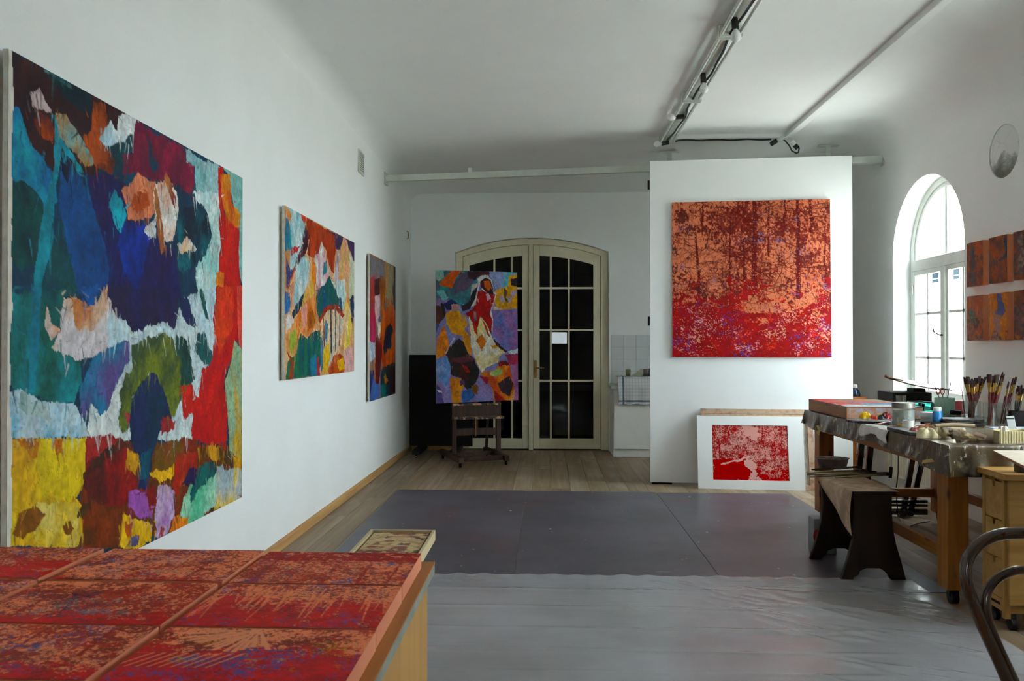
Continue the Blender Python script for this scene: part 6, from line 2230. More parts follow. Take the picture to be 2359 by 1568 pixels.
# ------------------------------------------------------------------ jars, pots and bottles
def jar(name, label, cat, px, py, r, h, mat_, group=None, wall=.0025, lid=None, fill=None, neck=None, n=24, z0=None):
    zb_ = ZT if z0 is None else z0
    p = T(px, py, zb_)
    c = (p.x, p.y + r, zb_ + .0005)
    t_ = thing(name, label, cat, c, group)
    if neck:
        outer = [(r * .96, 0), (r, .006), (r, h * .72), (neck, h * .84), (neck, h)]
    else:
        outer = [(r * .95, 0), (r, .006), (r * 1.0, h)]
    inner = [(max(a - wall, .001), max(b, .006) if i else .006) for i, (a, b) in enumerate(outer)]
    MB().lathe(outer + inner[::-1] + [(.001, .0055)], c, n, (True, True)).build('body', mat_, t_, smooth=45)
    if fill:
        fm, fh = fill
        MB().lathe([(r - wall - .001, .007), (r - wall - .001, fh), (.001, fh)], c, n, (True, True)).build('contents', fm, t_, smooth=45)
    if lid:
        lm, lh, lr = lid
        MB().lathe([(lr, h - lh * .75), (lr, h + lh * .25 - .002), (lr - .002, h + lh * .25), (.002, h + lh * .25)], c, n, (True, True)).build('lid', lm, t_, smooth=45)
    return t_


M['zinc'] = mat('tarnished_zinc', '8a857c', '6c675f', rough=.45, metal=.5, scale=12)
M['amber'] = mat('amber_oil', 'c98a2a', 'b0701c', rough=.1)
M['milky'] = mat('cloudy_liquid', 'b9bab4', 'aaaca6', rough=.3)
M['blue_bottle'] = mat('sky_blue_plastic', '2a8acc', '2278b8', rough=.3)
M['tub'] = mat('white_plastic_tub', 'e2e2de', 'd6d4ce', rough=.35)
M['pink'] = mat('pink_plastic', 'd0545e', 'bc4450', rough=.4)
M['green_tin'] = mat('sage_green_tin', 'b0d0bc', '86b09a', rough=.35, scale=6, stretch=(1, 1, .4))
M['charcoal'] = mat('charcoal_pot', '2c2b2d', '232224', rough=.5)
M['yellowed'] = mat('yellowed_glass_dregs', 'd8cc9a', 'c8b880', rough=.25)
jar('storage_jar', 'large clear storage jar with a steel screw lid beside the palette', 'jar', 2092.5, 983, .069, .142, M['jar'], lid=(M['zinc'], .034, .070), fill=(M['milky'], .105))
jar('oil_jar', 'short jar of amber oil in front of the large storage jar', 'jar', 2078, 984, .024, .058, M['jar'], fill=(M['amber'], .022))
jar('paint_cup', 'small white paper cup in front of the storage jar', 'cup', 2098, 990, .034, .057, M['tub'], wall=.002)
jar('glass_bowl', 'teal tinted glass bowl behind the white tub', 'bowl', 2133, 964, .085, .115, M['teal_glass'], wall=.004)
jar('plastic_tub', 'white lidded plastic tub with a red smear beside the blue bottle', 'tub', 2143, 974, .040, .062, M['tub'], lid=(M['tub'], .030, .047))
p = T(2143, 974)
jar('paint_bottle', 'sky blue paint bottle with a white cap', 'bottle', 2165, 977, .030, .105, M['blue_bottle'], lid=(M['tub'], .028, .024), neck=.022)
jar('drinking_glass', 'clear drinking glass behind the storage jar', 'glass', 2080.5, 937, .033, .078, M['jar'], z0=ZT + .089)
tin = jar('tool_tin', 'sage green tin holding scissors and tools', 'tin', 2187, 966, .066, .150, M['green_tin'])
jar('ink_jar', 'small clear jar with a black screw lid by the green tin', 'jar', 2208, 969, .034, .062, M['jar'], lid=(M['black'], .030, .036))
jar('pink_beaker', 'pink beaker half hidden behind the green tin', 'beaker', 2216, 955, .032, .10, M['pink'])
# scissors and spatulas in the tin
tc = Vector(tin['_o'])
for k, (dx, dy, l, m_, nm, lb) in enumerate(((-.03, .0, .20, 'steel', 'palette_knife', 'palette knife with a worn blade leaning in the green tin'), (.02, .01, .22, 'steel', 'wire_loop_tool', 'thin steel tool standing in the green tin'))):
    e = tc + Vector((dx * 2, dy, l))
    t_ = thing(nm, lb, 'tool', tc + Vector((-dx * .5, 0, .01)))
    MB().tube([tc + Vector((-dx * .5, 0, .01)), (tc + e) / 2 + Vector((0, 0, .03)), e], [.004, .004, .003], 8).build('shank', M['steel'], t_, smooth=40)
    MB().tube([e, e + Vector((dx * .2, 0, .02)), e + Vector((dx * .4, 0, .045))], [.003, .009, .002], 8, squash=.3).build('blade', M['steel'], t_, smooth=40)
t_ = thing('scissors', 'red-handled scissors standing handles up in the green tin', 'scissors', tc + Vector((-.01, -.01, .01)))
M['red_plastic'] = mat('red_plastic', 'b8392c', '9c2c22', rough=.4)
for s in (-1, 1):
    hc = tc + Vector((-.035 + s * .016, -.01, .195))
    MB().tube([hc + Vector((.013 * math.cos(a), 0, .022 * math.sin(a))) for a in [2 * math.pi * i / 14 for i in range(14)]], .004, 6, closed=True).build('handle', M['red_plastic'], t_, smooth=40)
    MB().bar(tc + Vector((-.01, -.01, .01)), hc - Vector((0, 0, .02)), .006, .003, (0, 1, 0)).build('blade', M['steel'], t_)

# three brush jars and a black pot
bj = [jar('brush_jar', 'wide glass jar of brushes closest to the window', 'jar', 2248.5, 975, .055, .148, M['jar'], 'glass brush jars'),
      jar('brush_jar', 'slim glass jar of flat brushes in the middle', 'jar', 2288.5, 984, .040, .155, M['jar'], 'glass brush jars'),
      jar('brush_jar', 'glass jar of brushes next to the charcoal pot', 'jar', 2320.5, 980, .044, .150, M['jar'], 'glass brush jars'),
      jar('brush_pot', 'charcoal pot crammed with dark brushes at the picture edge', 'pot', 2354, 981, .055, .092, M['charcoal'])]
# brush prototype: 0.34 long
M['handle'] = mat('burgundy_lacquer', '5e1418', '4a0f14', rough=.15, coat=.5)
M['handle_dark'] = mat('dark_green_lacquer', '2a2f26', '1c211c', rough=.2, coat=.4)
M['ferrule'] = mat('gilt_ferrule', 'd8b062', 'c09448', rough=.2, metal=1.0)
M['bristle'] = mat('dark_bristle', '2c1614', '40221a', rough=.8, scale=200)


def proto(hm, wide, label, group):
    t_ = thing('paintbrush', label, 'brush', (0, 0, 0), group)
    MB().tube([(0, 0, 0), (0, 0, .10), (0, 0, .19), (0, 0, .225)], [.003, .0062, .0088, .0066], 10).build('handle', hm, t_, smooth=50)
    mb = MB()
    n = 12
    for z, rx, ry in ((.222, .0068, .0068), (.24, .0078, .0072), (.285, wide, .0065)):
        for k in range(n):
            a = 2 * math.pi * k / n
            mb.v.append(Vector((rx * math.cos(a), ry * math.sin(a), z)))
    for i in range(2):
        for k in range(n):
            mb.f.append((i * n + k, i * n + (k + 1) % n, (i + 1) * n + (k + 1) % n, (i + 1) * n + k))
    mb.f += [tuple(range(n))[::-1], tuple(range(2 * n, 3 * n))]
    mb.build('ferrule', M['ferrule'], t_, smooth=50)
    mb = MB()
    for z, rx, ry in ((.284, wide * .97, .0062), (.31, wide * 1.10, .0065), (.335, wide * 1.05, .004), (.34, wide * .9, .0015)):
        for k in range(n):
            a = 2 * math.pi * k / n
            mb.v.append(Vector((rx * math.cos(a), ry * math.sin(a), z)))
    for i in range(3):
        for k in range(n):
            mb.f.append((i * n + k, i * n + (k + 1) % n, (i + 1) * n + (k + 1) % n, (i + 1) * n + k))
    mb.f += [tuple(range(n))[::-1], tuple(range(3 * n, 4 * n))]
    mb.build('bristles', M['bristle'], t_, smooth=50)
    return t_


def zz2(x, y):
    return 2150 + x * .13389, 850 + y * .13393


sets = [
 (0, M['handle'], .0125, 'burgundy brush with gilt ferrule in the wide glass jar', [(525, 135), (588, 130), (665, 165), (740, 150), (800, 122), (850, 165), (900, 132), (700, 190), (775, 175), (826, 155), (640, 200)]),
 (1, M['handle'], .0145, 'burgundy flat brush with gilt ferrule in the slim glass jar', [(963, 88), (1075, 98), (1118, 92), (1200, 45), (1180, 150), (1000, 180), (1050, 120), (1225, 80)]),
 (2, M['handle'], .0115, 'burgundy filbert brush in the jar next to the charcoal pot', [(1375, 152), (1425, 135), (1300, 210)]),
 (3, M['handle_dark'], .007, 'dark green handled brush in the charcoal pot', [(1470, 285), (1520, 270), (1440, 330), (1555, 330), (1500, 340), (1540, 360), (1490, 360)]),
]
rb = random.Random(11)
for ji, hm, wd, lb, tips in sets:
    base = Vector(bj[ji]['_o'])
    grp = 'brushes: ' + lb.split(' in the ')[-1]
    pr_ = proto(hm, wd, lb, grp)
    rad = (.040, .025, .028, .038)[ji]
    for k, tp in enumerate(tips):
        b_ = pr_ if k == 0 else copy_tree(pr_)
        a = rb.uniform(0, 6.28)
        tip = onY(*zz2(*tp), base.y + rb.uniform(-.045, .045))
        dxy = Vector((tip.x - base.x, tip.y - base.y, 0))
        foot = base + Vector((-dxy.x * .12 + rb.uniform(-.5, .5) * rad, -dxy.y * .12 + rb.uniform(-.4, .4) * rad, .009))
        off = foot - base
        off.z = 0
        if off.length > rad:
            off *= rad / off.length
        foot = base + off + Vector((0, 0, .009))
        d_ = tip - foot
        L = d_.length
        b_.location = foot
        b_.rotation_mode = 'QUATERNION'
        b_.rotation_quaternion = d_.to_track_quat('Z', 'Y') @ Euler((0, 0, rb.uniform(-.5, .5))).to_quaternion()
        b_.scale = (1, 1, L / .34)
# long thin rod leaning in the wide jar
o = MB().tube([Vector(bj[0]['_o']) + Vector((-.03, .02, .01)), onY(2216, 900, 5.56), onY(2204, 857, 5.56)], [.003, .0028, .0012], 8).build('maulstick', M['handle'], smooth=50)
tag(o, 'long thin dark rod leaning out of the wide brush jar', 'rod')

# ------------------------------------------------------------------ trays, rags, tubes
M['paper'] = mat('stained_kitchen_paper', 'd9d6d0', 'cfccc6', rough=.9, scale=10)


def paper_fn(u, v):
    a, b = onX(1992, 978, TX0), onX(2054, 990, TX0)
    x = TX0 - .014 + .11 * v
    y = b.y + (a.y - b.y) * u
    z = ZT + .002 + .004 * math.sin(u * 14) * (1 - v) + .003 * math.sin(v * 9 + u * 5)
    if v < .42:
        k = (.42 - v) / .42
        x = TX0 - .014 - .014 * math.sin(k * 2) + .0
        z = ZT + .003 - .075 * k * (.85 + .25 * math.sin(u * 7 + 1))
        x -= .006 * math.sin(u * 26)
    else:
        x = TX0 - .014 + .16 * (v - .42)
    y += .02 * math.sin(v * 7)
    return (x, y, z)


o = MB().grid(paper_fn, 24, 20).build('paper_towel', M['paper'], smooth=60, solid=.0012)
tag(o, 'crumpled white paper towel hanging over the table edge', 'paper towel')
# dark flat tray in front of cup
p, q = T(2056, 990), T(2110, 1003)
M['tarred'] = mat('black_crusted_wood', '211b17', '3a322a', rough=.5, scale=20, bump=.4)
o = MB().bar((p.x + .02, p.y, ZT + .011), (q.x + .02, q.y, ZT + .011), .11, .018).build('crusted_palette_strip', M['tarred'], bevel=.003)
tag(o, 'dark crusted wooden palette strip lying at the table edge in front of the cup', 'palette')
o = MB().box(T(2120, 976).x, T(2120, 976).x + .11, T(2130, 978).y, T(2130, 978).y + .06, ZT, ZT + .018).build('charcoal_box', M['black'], bevel=.002)
tag(o, 'flat black box lying under the white tub', 'box')
# lying brushes with orange handles
M['orange_handle'] = mat('orange_lacquer', 'a84a18', '8a3412', rough=.3)
for k, ((x0, y0), (x1, y1)) in enumerate((((2103, 984), (2168, 974)), ((2108, 989), (2164, 980)), ((2122, 992), (2166, 985)), ((2020, 981), (2062, 974)))):
    a, b = T(x0, y0), T(x1, y1)
    a.z = b.z = ZT + .006 + .002 * k
    t_ = thing('lying_brush', ['upper orange-handled brush lying across the table', 'middle orange-handled brush lying across the table', 'lowest orange-handled brush lying towards the rags', 'thin red brush lying on the paper towel'][k], 'brush', a, 'brushes lying on the table')
    d_ = (b - a)
    MB().tube([a, a + d_ * .4, a + d_ * .68], [.003, .006, .0045], 8).build('handle', M['orange_handle'], t_, smooth=50)
    MB().tube([a + d_ * .67, a + d_ * .82], [.005, .0065], 8).build('ferrule', M['steel'], t_, smooth=50)
    MB().tube([a + d_ * .81, a + d_ * .93, a + d_], [.0062, .007, .002], 8).build('bristles', M['bristle'], t_, smooth=50)


def rag(name, label, px, py, rx, ry, h, m_, seed, z=None):
    p = T(px, py)

    def f(u, v):
        a = 2 * math.pi * u
        ph = v * math.pi / 2
        n = 1 + .22 * math.sin(3 * a + seed) * math.sin(ph) + .09 * math.sin(6 * a + seed * 2 + 4 * v) + .03 * math.sin(11 * a + 9 * v)
        zz_ = h * math.cos(ph) * (1 + .3 * math.sin(5 * a + seed + v * 5) * math.sin(2 * ph))
        return (p.x + rx * math.sin(ph) * n * math.cos(a), p.y + ry + ry * math.sin(ph) * n * math.sin(a), (z or ZT) + .001 + max(zz_, 0))
    o = MB().grid(f, 40, 14).build(name, m_, smooth=60)
    return tag(o, label, 'rag', 'crumpled rags')


M['cream_rag'] = mat('cream_rag', 'cfc3a0', 'a3946c', rough=.9, scale=18)
M['red_rag'] = mat('red_stained_rag', 'b0605a', '7a3a38', rough=.9, scale=24)
M['brown_rag'] = mat('brown_rag', '8a5a3a', '5a3a2a', rough=.9, scale=20)
rag('rag', 'red stained crumpled rag by the dark palette strip', 2112, 1001, .035, .03, .035, M['red_rag'], 1)
rag('rag', 'rust brown crumpled rag behind the cream rag', 2140, 992, .06, .04, .03, M['brown_rag'], 2)
rag('rag', 'bulging cream rag at the table edge', 2143, 1010, .06, .045, .05, M['cream_rag'], 3)
rag('rag', 'smaller cream rag touching the clear plastic box', 2173, 1008, .045, .04, .05, M['cream_rag'], 5)
# stack of dark palettes behind the plastic box
p = T(2212, 979)
for k, (w, dpt, yaw, txt) in enumerate(((.30, .20, .3, 'lowest'), (.26, .18, .1, 'middle'), (.24, .16, -.15, 'topmost'))):
    cs_, sn = math.cos(yaw), math.sin(yaw)
    c = Vector((p.x + .03, p.y + .06, ZT + .001 + k * .0135))
    poly = [c + Vector((a * w / 2 * cs_ - b * dpt / 2 * sn, a * w / 2 * sn + b * dpt / 2 * cs_, 0)) for a, b in ((-1, -.6), (-.6, -1), (1, -1), (1, 1), (-1, 1))]
    o = MB().prism(poly, (0, 0, .012)).build('hand_palette', M['crust'] if k != 1 else M['tarred'], bevel=.002)
    tag(o, 'crusted hand palette, the %s of the small stack behind the plastic box' % txt, 'palette', 'stacked hand palettes')
# clear plastic box with scraps
a, b = T(2196, 1022), T(2288, 1022)
x0, x1, y0 = a.x, b.x, a.y + .005
cb = thing('plastic_box', 'clear plastic box full of cream scraps at the table corner', 'box', ((x0 + x1) / 2, y0 + .08, ZT))
for q in ((x0, x1, y0, y0 + .003, ZT, ZT + .082), (x0, x1, y0 + .157, y0 + .16, ZT, ZT + .082), (x0, x0 + .003, y0 + .003, y0 + .157, ZT, ZT + .082), (x1 - .003, x1, y0 + .003, y0 + .157, ZT, ZT + .082)):
    MB().box(*q).build('side', M['clear_plastic'], cb)
MB().box(x0 + .003, x1 - .003, y0 + .003, y0 + .157, ZT + .0005, ZT + .004).build('bottom', M['clear_plastic'], cb)
M['scrap'] = mat('cream_scrap', 'cdb98c', 'b0946a', rough=.8, scale=15)
M['scrap2'] = mat('mauve_scrap', '9a7470', 'b8a08c', rough=.8, scale=15)
rs = random.Random(4)
for k in range(16):
    cx, cy, cz = rs.uniform(x0 + .035, x1 - .035), rs.uniform(y0 + .03, y0 + .12), ZT + .018 + .03 * (k // 6) * .7
    e = Euler((rs.uniform(-.5, .5), rs.uniform(-.5, .5), rs.uniform(0, 3)))
    mt_ = e.to_matrix()
    w, d_, h = rs.uniform(.02, .035), rs.uniform(.012, .022), rs.uniform(.006, .011)
    q8 = [Vector((cx, cy, cz)) + mt_ @ Vector((i * w, j * d_, l * h)) for l in (-1, 1) for i, j in ((-1, -1), (1, -1), (1, 1), (-1, 1))]
    o = MB().hexa(q8[:4], q8[4:]).build('sponge_scrap', M['scrap'] if k % 4 else M['scrap2'], bevel=.004)
    tag(o, '%s scrap of sponge inside the clear plastic box' % ('cream' if k % 4 else 'mauve'), 'scrap', '%s scraps in the plastic box' % ('cream' if k % 4 else 'mauve'))
a, b = T(2194, 992, ZT + .085), T(2276, 990, ZT + .085)
M['stick'] = wood('worn_stick', 'b09878', '7f684c', 'X', .6, 2)
o = MB().tube([Vector((a.x, y0 + .02, ZT + .094)), Vector(((a.x + b.x) / 2, y0 + .025, ZT + .098)), Vector((b.x, y0 + .02, ZT + .094))], [.010, .0115, .010], 10).build('wooden_stick', M['stick'], smooth=50)
tag(o, 'short worn wooden stick lying across the plastic box', 'stick')
# cream ribbed basket
a, b = T(2304, 1022), T(2390, 1022)
x0, x1, y0 = a.x, b.x, a.y + .005
M['cream_card'] = mat('cream_card', 'd3c79c', 'c4b686', rough=.7, scale=12)
cbk = thing('cream_box', 'cream ribbed box with paper scraps at the picture edge', 'box', ((x0 + x1) / 2, y0 + .07, ZT))
MB().box(x0, x1, y0, y0 + .14, ZT, ZT + .006).build('bottom', M['cream_card'], cbk)
for q in ((x0, x1, y0, y0 + .004, ZT + .006, ZT + .066), (x0, x1, y0 + .136, y0 + .14, ZT + .006, ZT + .066), (x0, x0 + .004, y0 + .004, y0 + .136, ZT + .006, ZT + .066), (x1 - .004, x1, y0 + .004, y0 + .136, ZT + .006, ZT + .066)):
    MB().box(*q).build('side', M['cream_card'], cbk)
for i in range(14):
    x = x0 + .008 + (x1 - x0 - .016) * i / 13
    MB().box(x - .0022, x + .0022, y0 - .002, y0, ZT + .003, ZT + .064).build('rib', M['cream_card'], cbk)
rag('rag', 'torn white paper lump poking out of the cream box', 2318, 1016, .035, .03, .06, M['paper'], 7, ZT + .012)
# white tray with a paint tube behind it
a, b = T(2304, 1003), T(2400, 1003)
M['tray_white'] = mat('pale_blue_white_tray', 'c4ccd6', 'b4bec8', rough=.3)
tr_ = thing('paint_tray', 'shallow pale tray behind the cream box', 'tray', ((a.x + b.x) / 2, a.y + .1, ZT))
MB().box(a.x, b.x, a.y, a.y + .17, ZT, ZT + .006).build('bottom', M['tray_white'], tr_)
for q in ((a.x, b.x, a.y, a.y + .005), (a.x, b.x, a.y + .165, a.y + .17), (a.x, a.x + .005, a.y + .005, a.y + .165), (b.x - .005, b.x, a.y + .005, a.y + .165)):
    MB().box(*q, ZT + .006, ZT + .035).build('rim', M['tray_white'], tr_)
c = onY(2330, 981, a.y + .08)
tbz = thing('paint_tube', 'crumpled silver paint tube standing in the pale tray', 'paint tube', (c.x, a.y + .08, ZT + .007))
MB().hexa([(c.x - .022, a.y + .07, ZT + .007), (c.x + .03, a.y + .07, ZT + .007), (c.x + .03, a.y + .09, ZT + .007), (c.x - .022, a.y + .09, ZT + .007)],
          [(c.x - .034, a.y + .076, ZT + .105), (c.x + .014, a.y + .076, ZT + .11), (c.x + .014, a.y + .082, ZT + .11), (c.x - .034, a.y + .082, ZT + .105)]).build('tube_body', M['steel'], tbz, bevel=.003)
MB().box(c.x - .034, c.x + .014, a.y + .0745, a.y + .0835, ZT + .088, ZT + .096).build('fold', M['black'], tbz)

# painted board overhanging the near end
a = T(2288, 1044)
M['boardpaint'] = mat('pale_painted_board', 'cfc4b0', 'b08a7a', rough=.5, scale=9, stretch=(1, 4, 1), lo=.5, hi=.7)
gy0_ = 4.03
P0, P1 = T(2288, 1043), T(2372, 1086)
bo = thing('painted_board', 'pale paint-streaked board sticking out over the gateleg table', 'board', (P1.x, TY0, ZT))
poly = [(P0.x, P0.y, ZT + .001), (P1.x, P1.y, ZT + .001), (P1.x + .45, P1.y, ZT + .001), (P0.x + .75, P0.y, ZT + .001)]
o = MB().box(P0.x + .17, P0.x + .42, gy0_ + .03, gy0_ + .085, .7755, ZT + .0005).build('wooden_block', M['dark_wood'], bevel=.003)
tag(o, 'dark wooden block on the gateleg table propping the painted board', 'block')
MB().prism(poly, (0, 0, .010)).build('core', M['pine_x'], bo)
MB().prism([(x, y, z + .0105) for x, y, z in poly], (0, 0, .0015)).build('painted_face', M['boardpaint'], bo)

# ------------------------------------------------------------------ black stand with oval palette beyond the table
YS = 6.74
sx0, sx1 = onY(2058, 915, YS).x, onY(2147, 915, YS).x
zt_ = onY(2100, 904, YS).z
bs = thing('folding_stand', 'black metal folding stand behind the work table with a tray top', 'stand', ((sx0 + sx1) / 2, YS + .1, 0))
MB().box(sx0, sx1, YS, YS + .32, zt_ - .085, zt_).build('tray', M['black'], bs, bevel=.004)
for (tx, ty), (fx, fy) in (((1984, 1030), (1968, 1200)), ((2005, 1035), (1990, 1203)), ((2100, 1065), (2079, 1190)), ((2122, 1068), (2095, 1203))):
    ft = onZ(fx, fy, 0)
    ft.y = max(ft.y, 6.78)
    ft = Vector((onY(fx, fy, ft.y).x, ft.y, 0))
    top = onY(tx, ty, ft.y)
    d_ = top - ft
    up_ = ft + d_ * ((zt_ - .09) / top.z)
    MB().bar(ft + d_.normalized() * .03, up_, .045, .03, (0, 1, 0)).bar(ft, ft + d_.normalized() * .04, .05, .04, (0, 1, 0)).build('leg', M['black_gloss'], bs, bevel=.004)
for py0, py1 in ((1150, 1157), (1160, 1165), (1171, 1184)):
    a, b = onY(2000, (py0 + py1) / 2, YS), onY(2135, (py0 + py1) / 2, YS)
    zz_ = (a.z + b.z) / 2
    MB().box(a.x, b.x, YS - .02, YS + .01, zz_ - (py1 - py0) / 2 * .0037, zz_ + (py1 - py0) / 2 * .0037).build('crossbar', M['black_gloss'], bs, bevel=.003)
M['sticker'] = mat('grey_print', '6a6f78', '2a2e36', rough=.5, scale=60, stretch=(1, 1, .3), lo=.45, hi=.55)
a, b = onY(2051, 1175, YS - .021), onY(2086, 1175, YS - .021)
MB().box(a.x, b.x, YS - .022, YS - .0205, a.z - .009, a.z + .009).build('sticker', M['sticker'], bs)
# oval palette lying on it
c = onY(2115, 903, YS + .12)
op = thing('oval_palette', 'large oval palette with a pale paint film lying on the black stand', 'palette', (c.x, YS + .14, zt_))
poly = []
a0, a1 = onY(2062, 892, YS + .14), onY(2160, 909, YS + .14)
cx = (a0.x + a1.x) / 2
rx = (a1.x - a0.x) / 2
slope = (a1.z - a0.z) / (a1.x - a0.x)
for i in range(32):
    a = 2 * math.pi * i / 32
    x = cx + rx * math.cos(a)
    poly.append((x, YS + .14 + .19 * math.sin(a), 0))
M['pale_pal'] = mat('pale_paint_film', 'b8b6ae', '96948a', rough=.25, scale=12)
mid = zt_ + .03 + abs(slope) * rx
MB().prism([(x, y, mid + slope * (x - cx) + .12 * (y - YS - .14)) for x, y, _ in poly], (0, 0, .012)).build('board', M['pale_pal'], op, bevel=.003)
MB().tube([(a0.x + .05, YS + .12, mid + slope * (a0.x - cx) + .0), (a0.x - .06, YS + .10, mid - slope * rx * 1.35 + .012), (a0.x - .10, YS + .09, mid - slope * rx * 1.35 + .03)], [.012, .009, .013], 8).build('grip', M['brown_rag'], op, smooth=50)
MB().tube([(a1.x - .05, YS + .1, mid + slope * (a1.x - cx)), (a1.x + .09, YS + .08, mid + slope * (a1.x + .07 - cx) - .0)], [.008, .005], 8).build('stick', M['black'], op, smooth=50)
b_ = MB().box(cx - .05, cx + .05, YS + .08, YS + .20, zt_, zt_ + .03).build('wedge', M['black'], op)

# radiator below the arched window
M['radiator'] = mat('radiator_enamel', 'dcd9c8', 'd2cfbe', rough=.4)
ra = thing('radiator', 'cream ribbed radiator below the arched window', 'radiator', (XR - .06, 7.45, 0))
MB().box(XR - .085, XR - .03, 6.80, 8.10, .14, .74).build('panel', M['radiator'], ra, bevel=.006)
rib = MB()
for i in range(33):
    y = 6.83 + 1.24 * i / 32
    rib.box(XR - .0885, XR - .0852, y - .013, y + .013, .17, .71)
rib.build('ribs', M['radiator'], ra)
for y in (6.95, 7.9):
    MB().box(XR - .03, XR - .001, y - .03, y + .03, .3, .6).build('wall_bracket', M['steel'], ra)
    MB().cyl((XR - .058, y, 0), (XR - .058, y, .139), .010, n=10).build('pipe', M['cream'], ra, smooth=40)
# cable hanging below the table and its inline switch
pts = [onY(2070, 1050, 6.7), onY(2069, 1090, 6.7), onY(2065, 1120, 6.7), onY(2066, 1160, 6.7), onZ(2069, 1190, .012), onZ(2078, 1208, .008), onZ(2090, 1214, .008), onZ(2105, 1209, .008), onZ(2120, 1204, .008), onZ(2142, 1201, .008)]
pts[0].z = TZ - .05
o = MB().tube(pts, .0045, 6).build('power_cable', M['rubber'], smooth=50)
tag(o, 'thin black power cable hanging under the work table to the floor', 'cable')
a = onY(2053, 1075, 6.72)
o = thing('hanging_switch', 'black cord switch hanging beneath the work table', 'switch', (a.x, a.y, a.z - .08))
MB().cyl((a.x, a.y, a.z), (a.x, a.y, TZ - .045), .003, n=6).build('cord', M['rubber'], o)
MB().tube([(a.x, a.y, a.z), (a.x - .008, a.y, a.z - .09)], [.013, .014], 10).build('switch_body', M['black'], o, smooth=40)

# orange stool with a blue jar behind the panel's free edge
c = onY(1970, 912, 8.55)
ow = thing('orange_stool', 'orange wooden stool half hidden behind the display panel', 'stool', (c.x, 8.55, 0))
zs = c.z
M['orange_wood'] = wood('orange_stained_wood', 'b8702c', '985518', 'X', .4, 2)
sx0, sx1 = onY(1935, 912, 8.55).x, onY(1986, 912, 8.55).x
MB().box(sx0, sx1, 8.4, 8.7, zs - .03, zs).build('seat', M['orange_wood'], ow, bevel=.004)
for x in (sx0 + .03, sx1 - .13):
    for y in (8.43, 8.67):
        MB().box(x - .018, x + .018, y - .018, y + .018, 0, zs - .0305).build('leg', M['orange_wood'], ow)
MB().box(sx0 + .03, sx1 - .03, 8.42, 8.44, .25, .29).build('rung', M['orange_wood'], ow)
c2 = onY(1969, 911, 8.5)
M['navy_glaze'] = mat('navy_glaze', '1f3550', '16283e', rough=.2)
bt = thing('blue_bottle', 'squat navy bottle with a pale stopper standing on the orange stool', 'bottle', (c2.x, 8.5, zs))
MB().lathe([(.05, 0), (.056, .02), (.045, .06), (.022, .09)], (c2.x, 8.5, zs + .0005), 20).build('body', M['navy_glaze'], bt, smooth=50)
MB().lathe([(.024, .088), (.03, .10), (.022, .125), (.004, .13)], (c2.x, 8.5, zs), 16).build('stopper', M['tub'], bt, smooth=50)

# ================================================================== DARK TRESTLE STOOL
SY0, SY1 = 4.865, 5.33
sl = thing('trestle_stool', 'dark wooden trestle stool with flared slab ends before the work table', 'stool', (1.95, 5.04, 0))
SZ = .545


def slab(x0, x1, y):
    """flared end board with a scalloped foot; x0..x1 = foot width"""
    c = (x0 + x1) / 2
    w = (x1 - x0) / 2
    L = []
    L += [(c - w, 0), (c - w * .62, 0), (c - w * .60, .025), (c - w * .45, .04), (c - w * .40, .065), (c - w * .2, .08), (c + w * .2, .08), (c + w * .34, .065), (c + w * .45, .045), (c + w * .52, .02), (c + w * .55, 0), (c + w, 0)]
    rt = [(c + w * .98, .03), (c + w * .86, .12), (c + w * .70, .22), (c + w * .60, .32), (c + w * .57, .42), (c + w * .58, SZ - .03)]
    lf = [(c - w * .70, SZ - .03), (c - w * .60, SZ - .06), (c - w * .56, .38), (c - w * .62, .26), (c - w * .76, .15), (c - w * .90, .06)]
    return [(x, y, z if z > 0 else (.0125 if y < 5.1 else .006)) for x, z in L + rt + lf]


nx0, nx1 = onZ(1938, 1340, 0).x, onZ(2082, 1337, 0).x
for y in (SY0, SY1):
    sh = -.03 if y == SY1 else 0
    MB().prism(slab(nx0 + sh, nx1 + sh, y), (0, .03, 0)).build('end_board', M['dark_wood'], sl, bevel=.004)
cx = (nx0 + nx1) / 2
tw = (nx1 - nx0) / 2 * .66
MB().box(cx - tw, cx + tw, SY0 - .03, SY1 + .06, SZ - .03, SZ - .006).build('seat', M['dark_wood'], sl, bevel=.008)
MB().box(cx - .02, cx + .02, SY0 + .03, SY1, .19, .25).build('stretcher', M['dark_wood'], sl, bevel=.003)
M['hide'] = mat('worn_leather_cloth', 'bfa68c', '9c7f68', rough=.75, scale=9, lo=.4, hi=.62)


def hide_fn(u, v):
    # u along the stool (0 near, 1 far); v across from hanging flap to far side
    y = SY0 - .036 + (SY1 - SY0 + .10) * u
    flap = .24 * max(0.0, 1 - u * 1.05) ** .8 + .02
    hang = .36
    if v < hang:
        k = (hang - v) / hang
        x = cx - tw - .012 - .012 * math.sin(k * 3) - .006 * math.sin(u * 9)
        z = SZ - .004 - flap * k
    else:
        x = cx - tw - .012 + (2 * tw + .02) * (v - hang) / (1 - hang)
        z = SZ - .002 + .003 * math.sin(u * 8) * math.sin(v * 7)
    return (x, y, z)


o = MB().grid(hide_fn, 30, 36).build('leather_cloth', M['hide'], smooth=60, solid=.003)
tag(o, 'worn tan leather cloth draped over the dark trestle stool', 'cloth')
SZT = SZ + .004
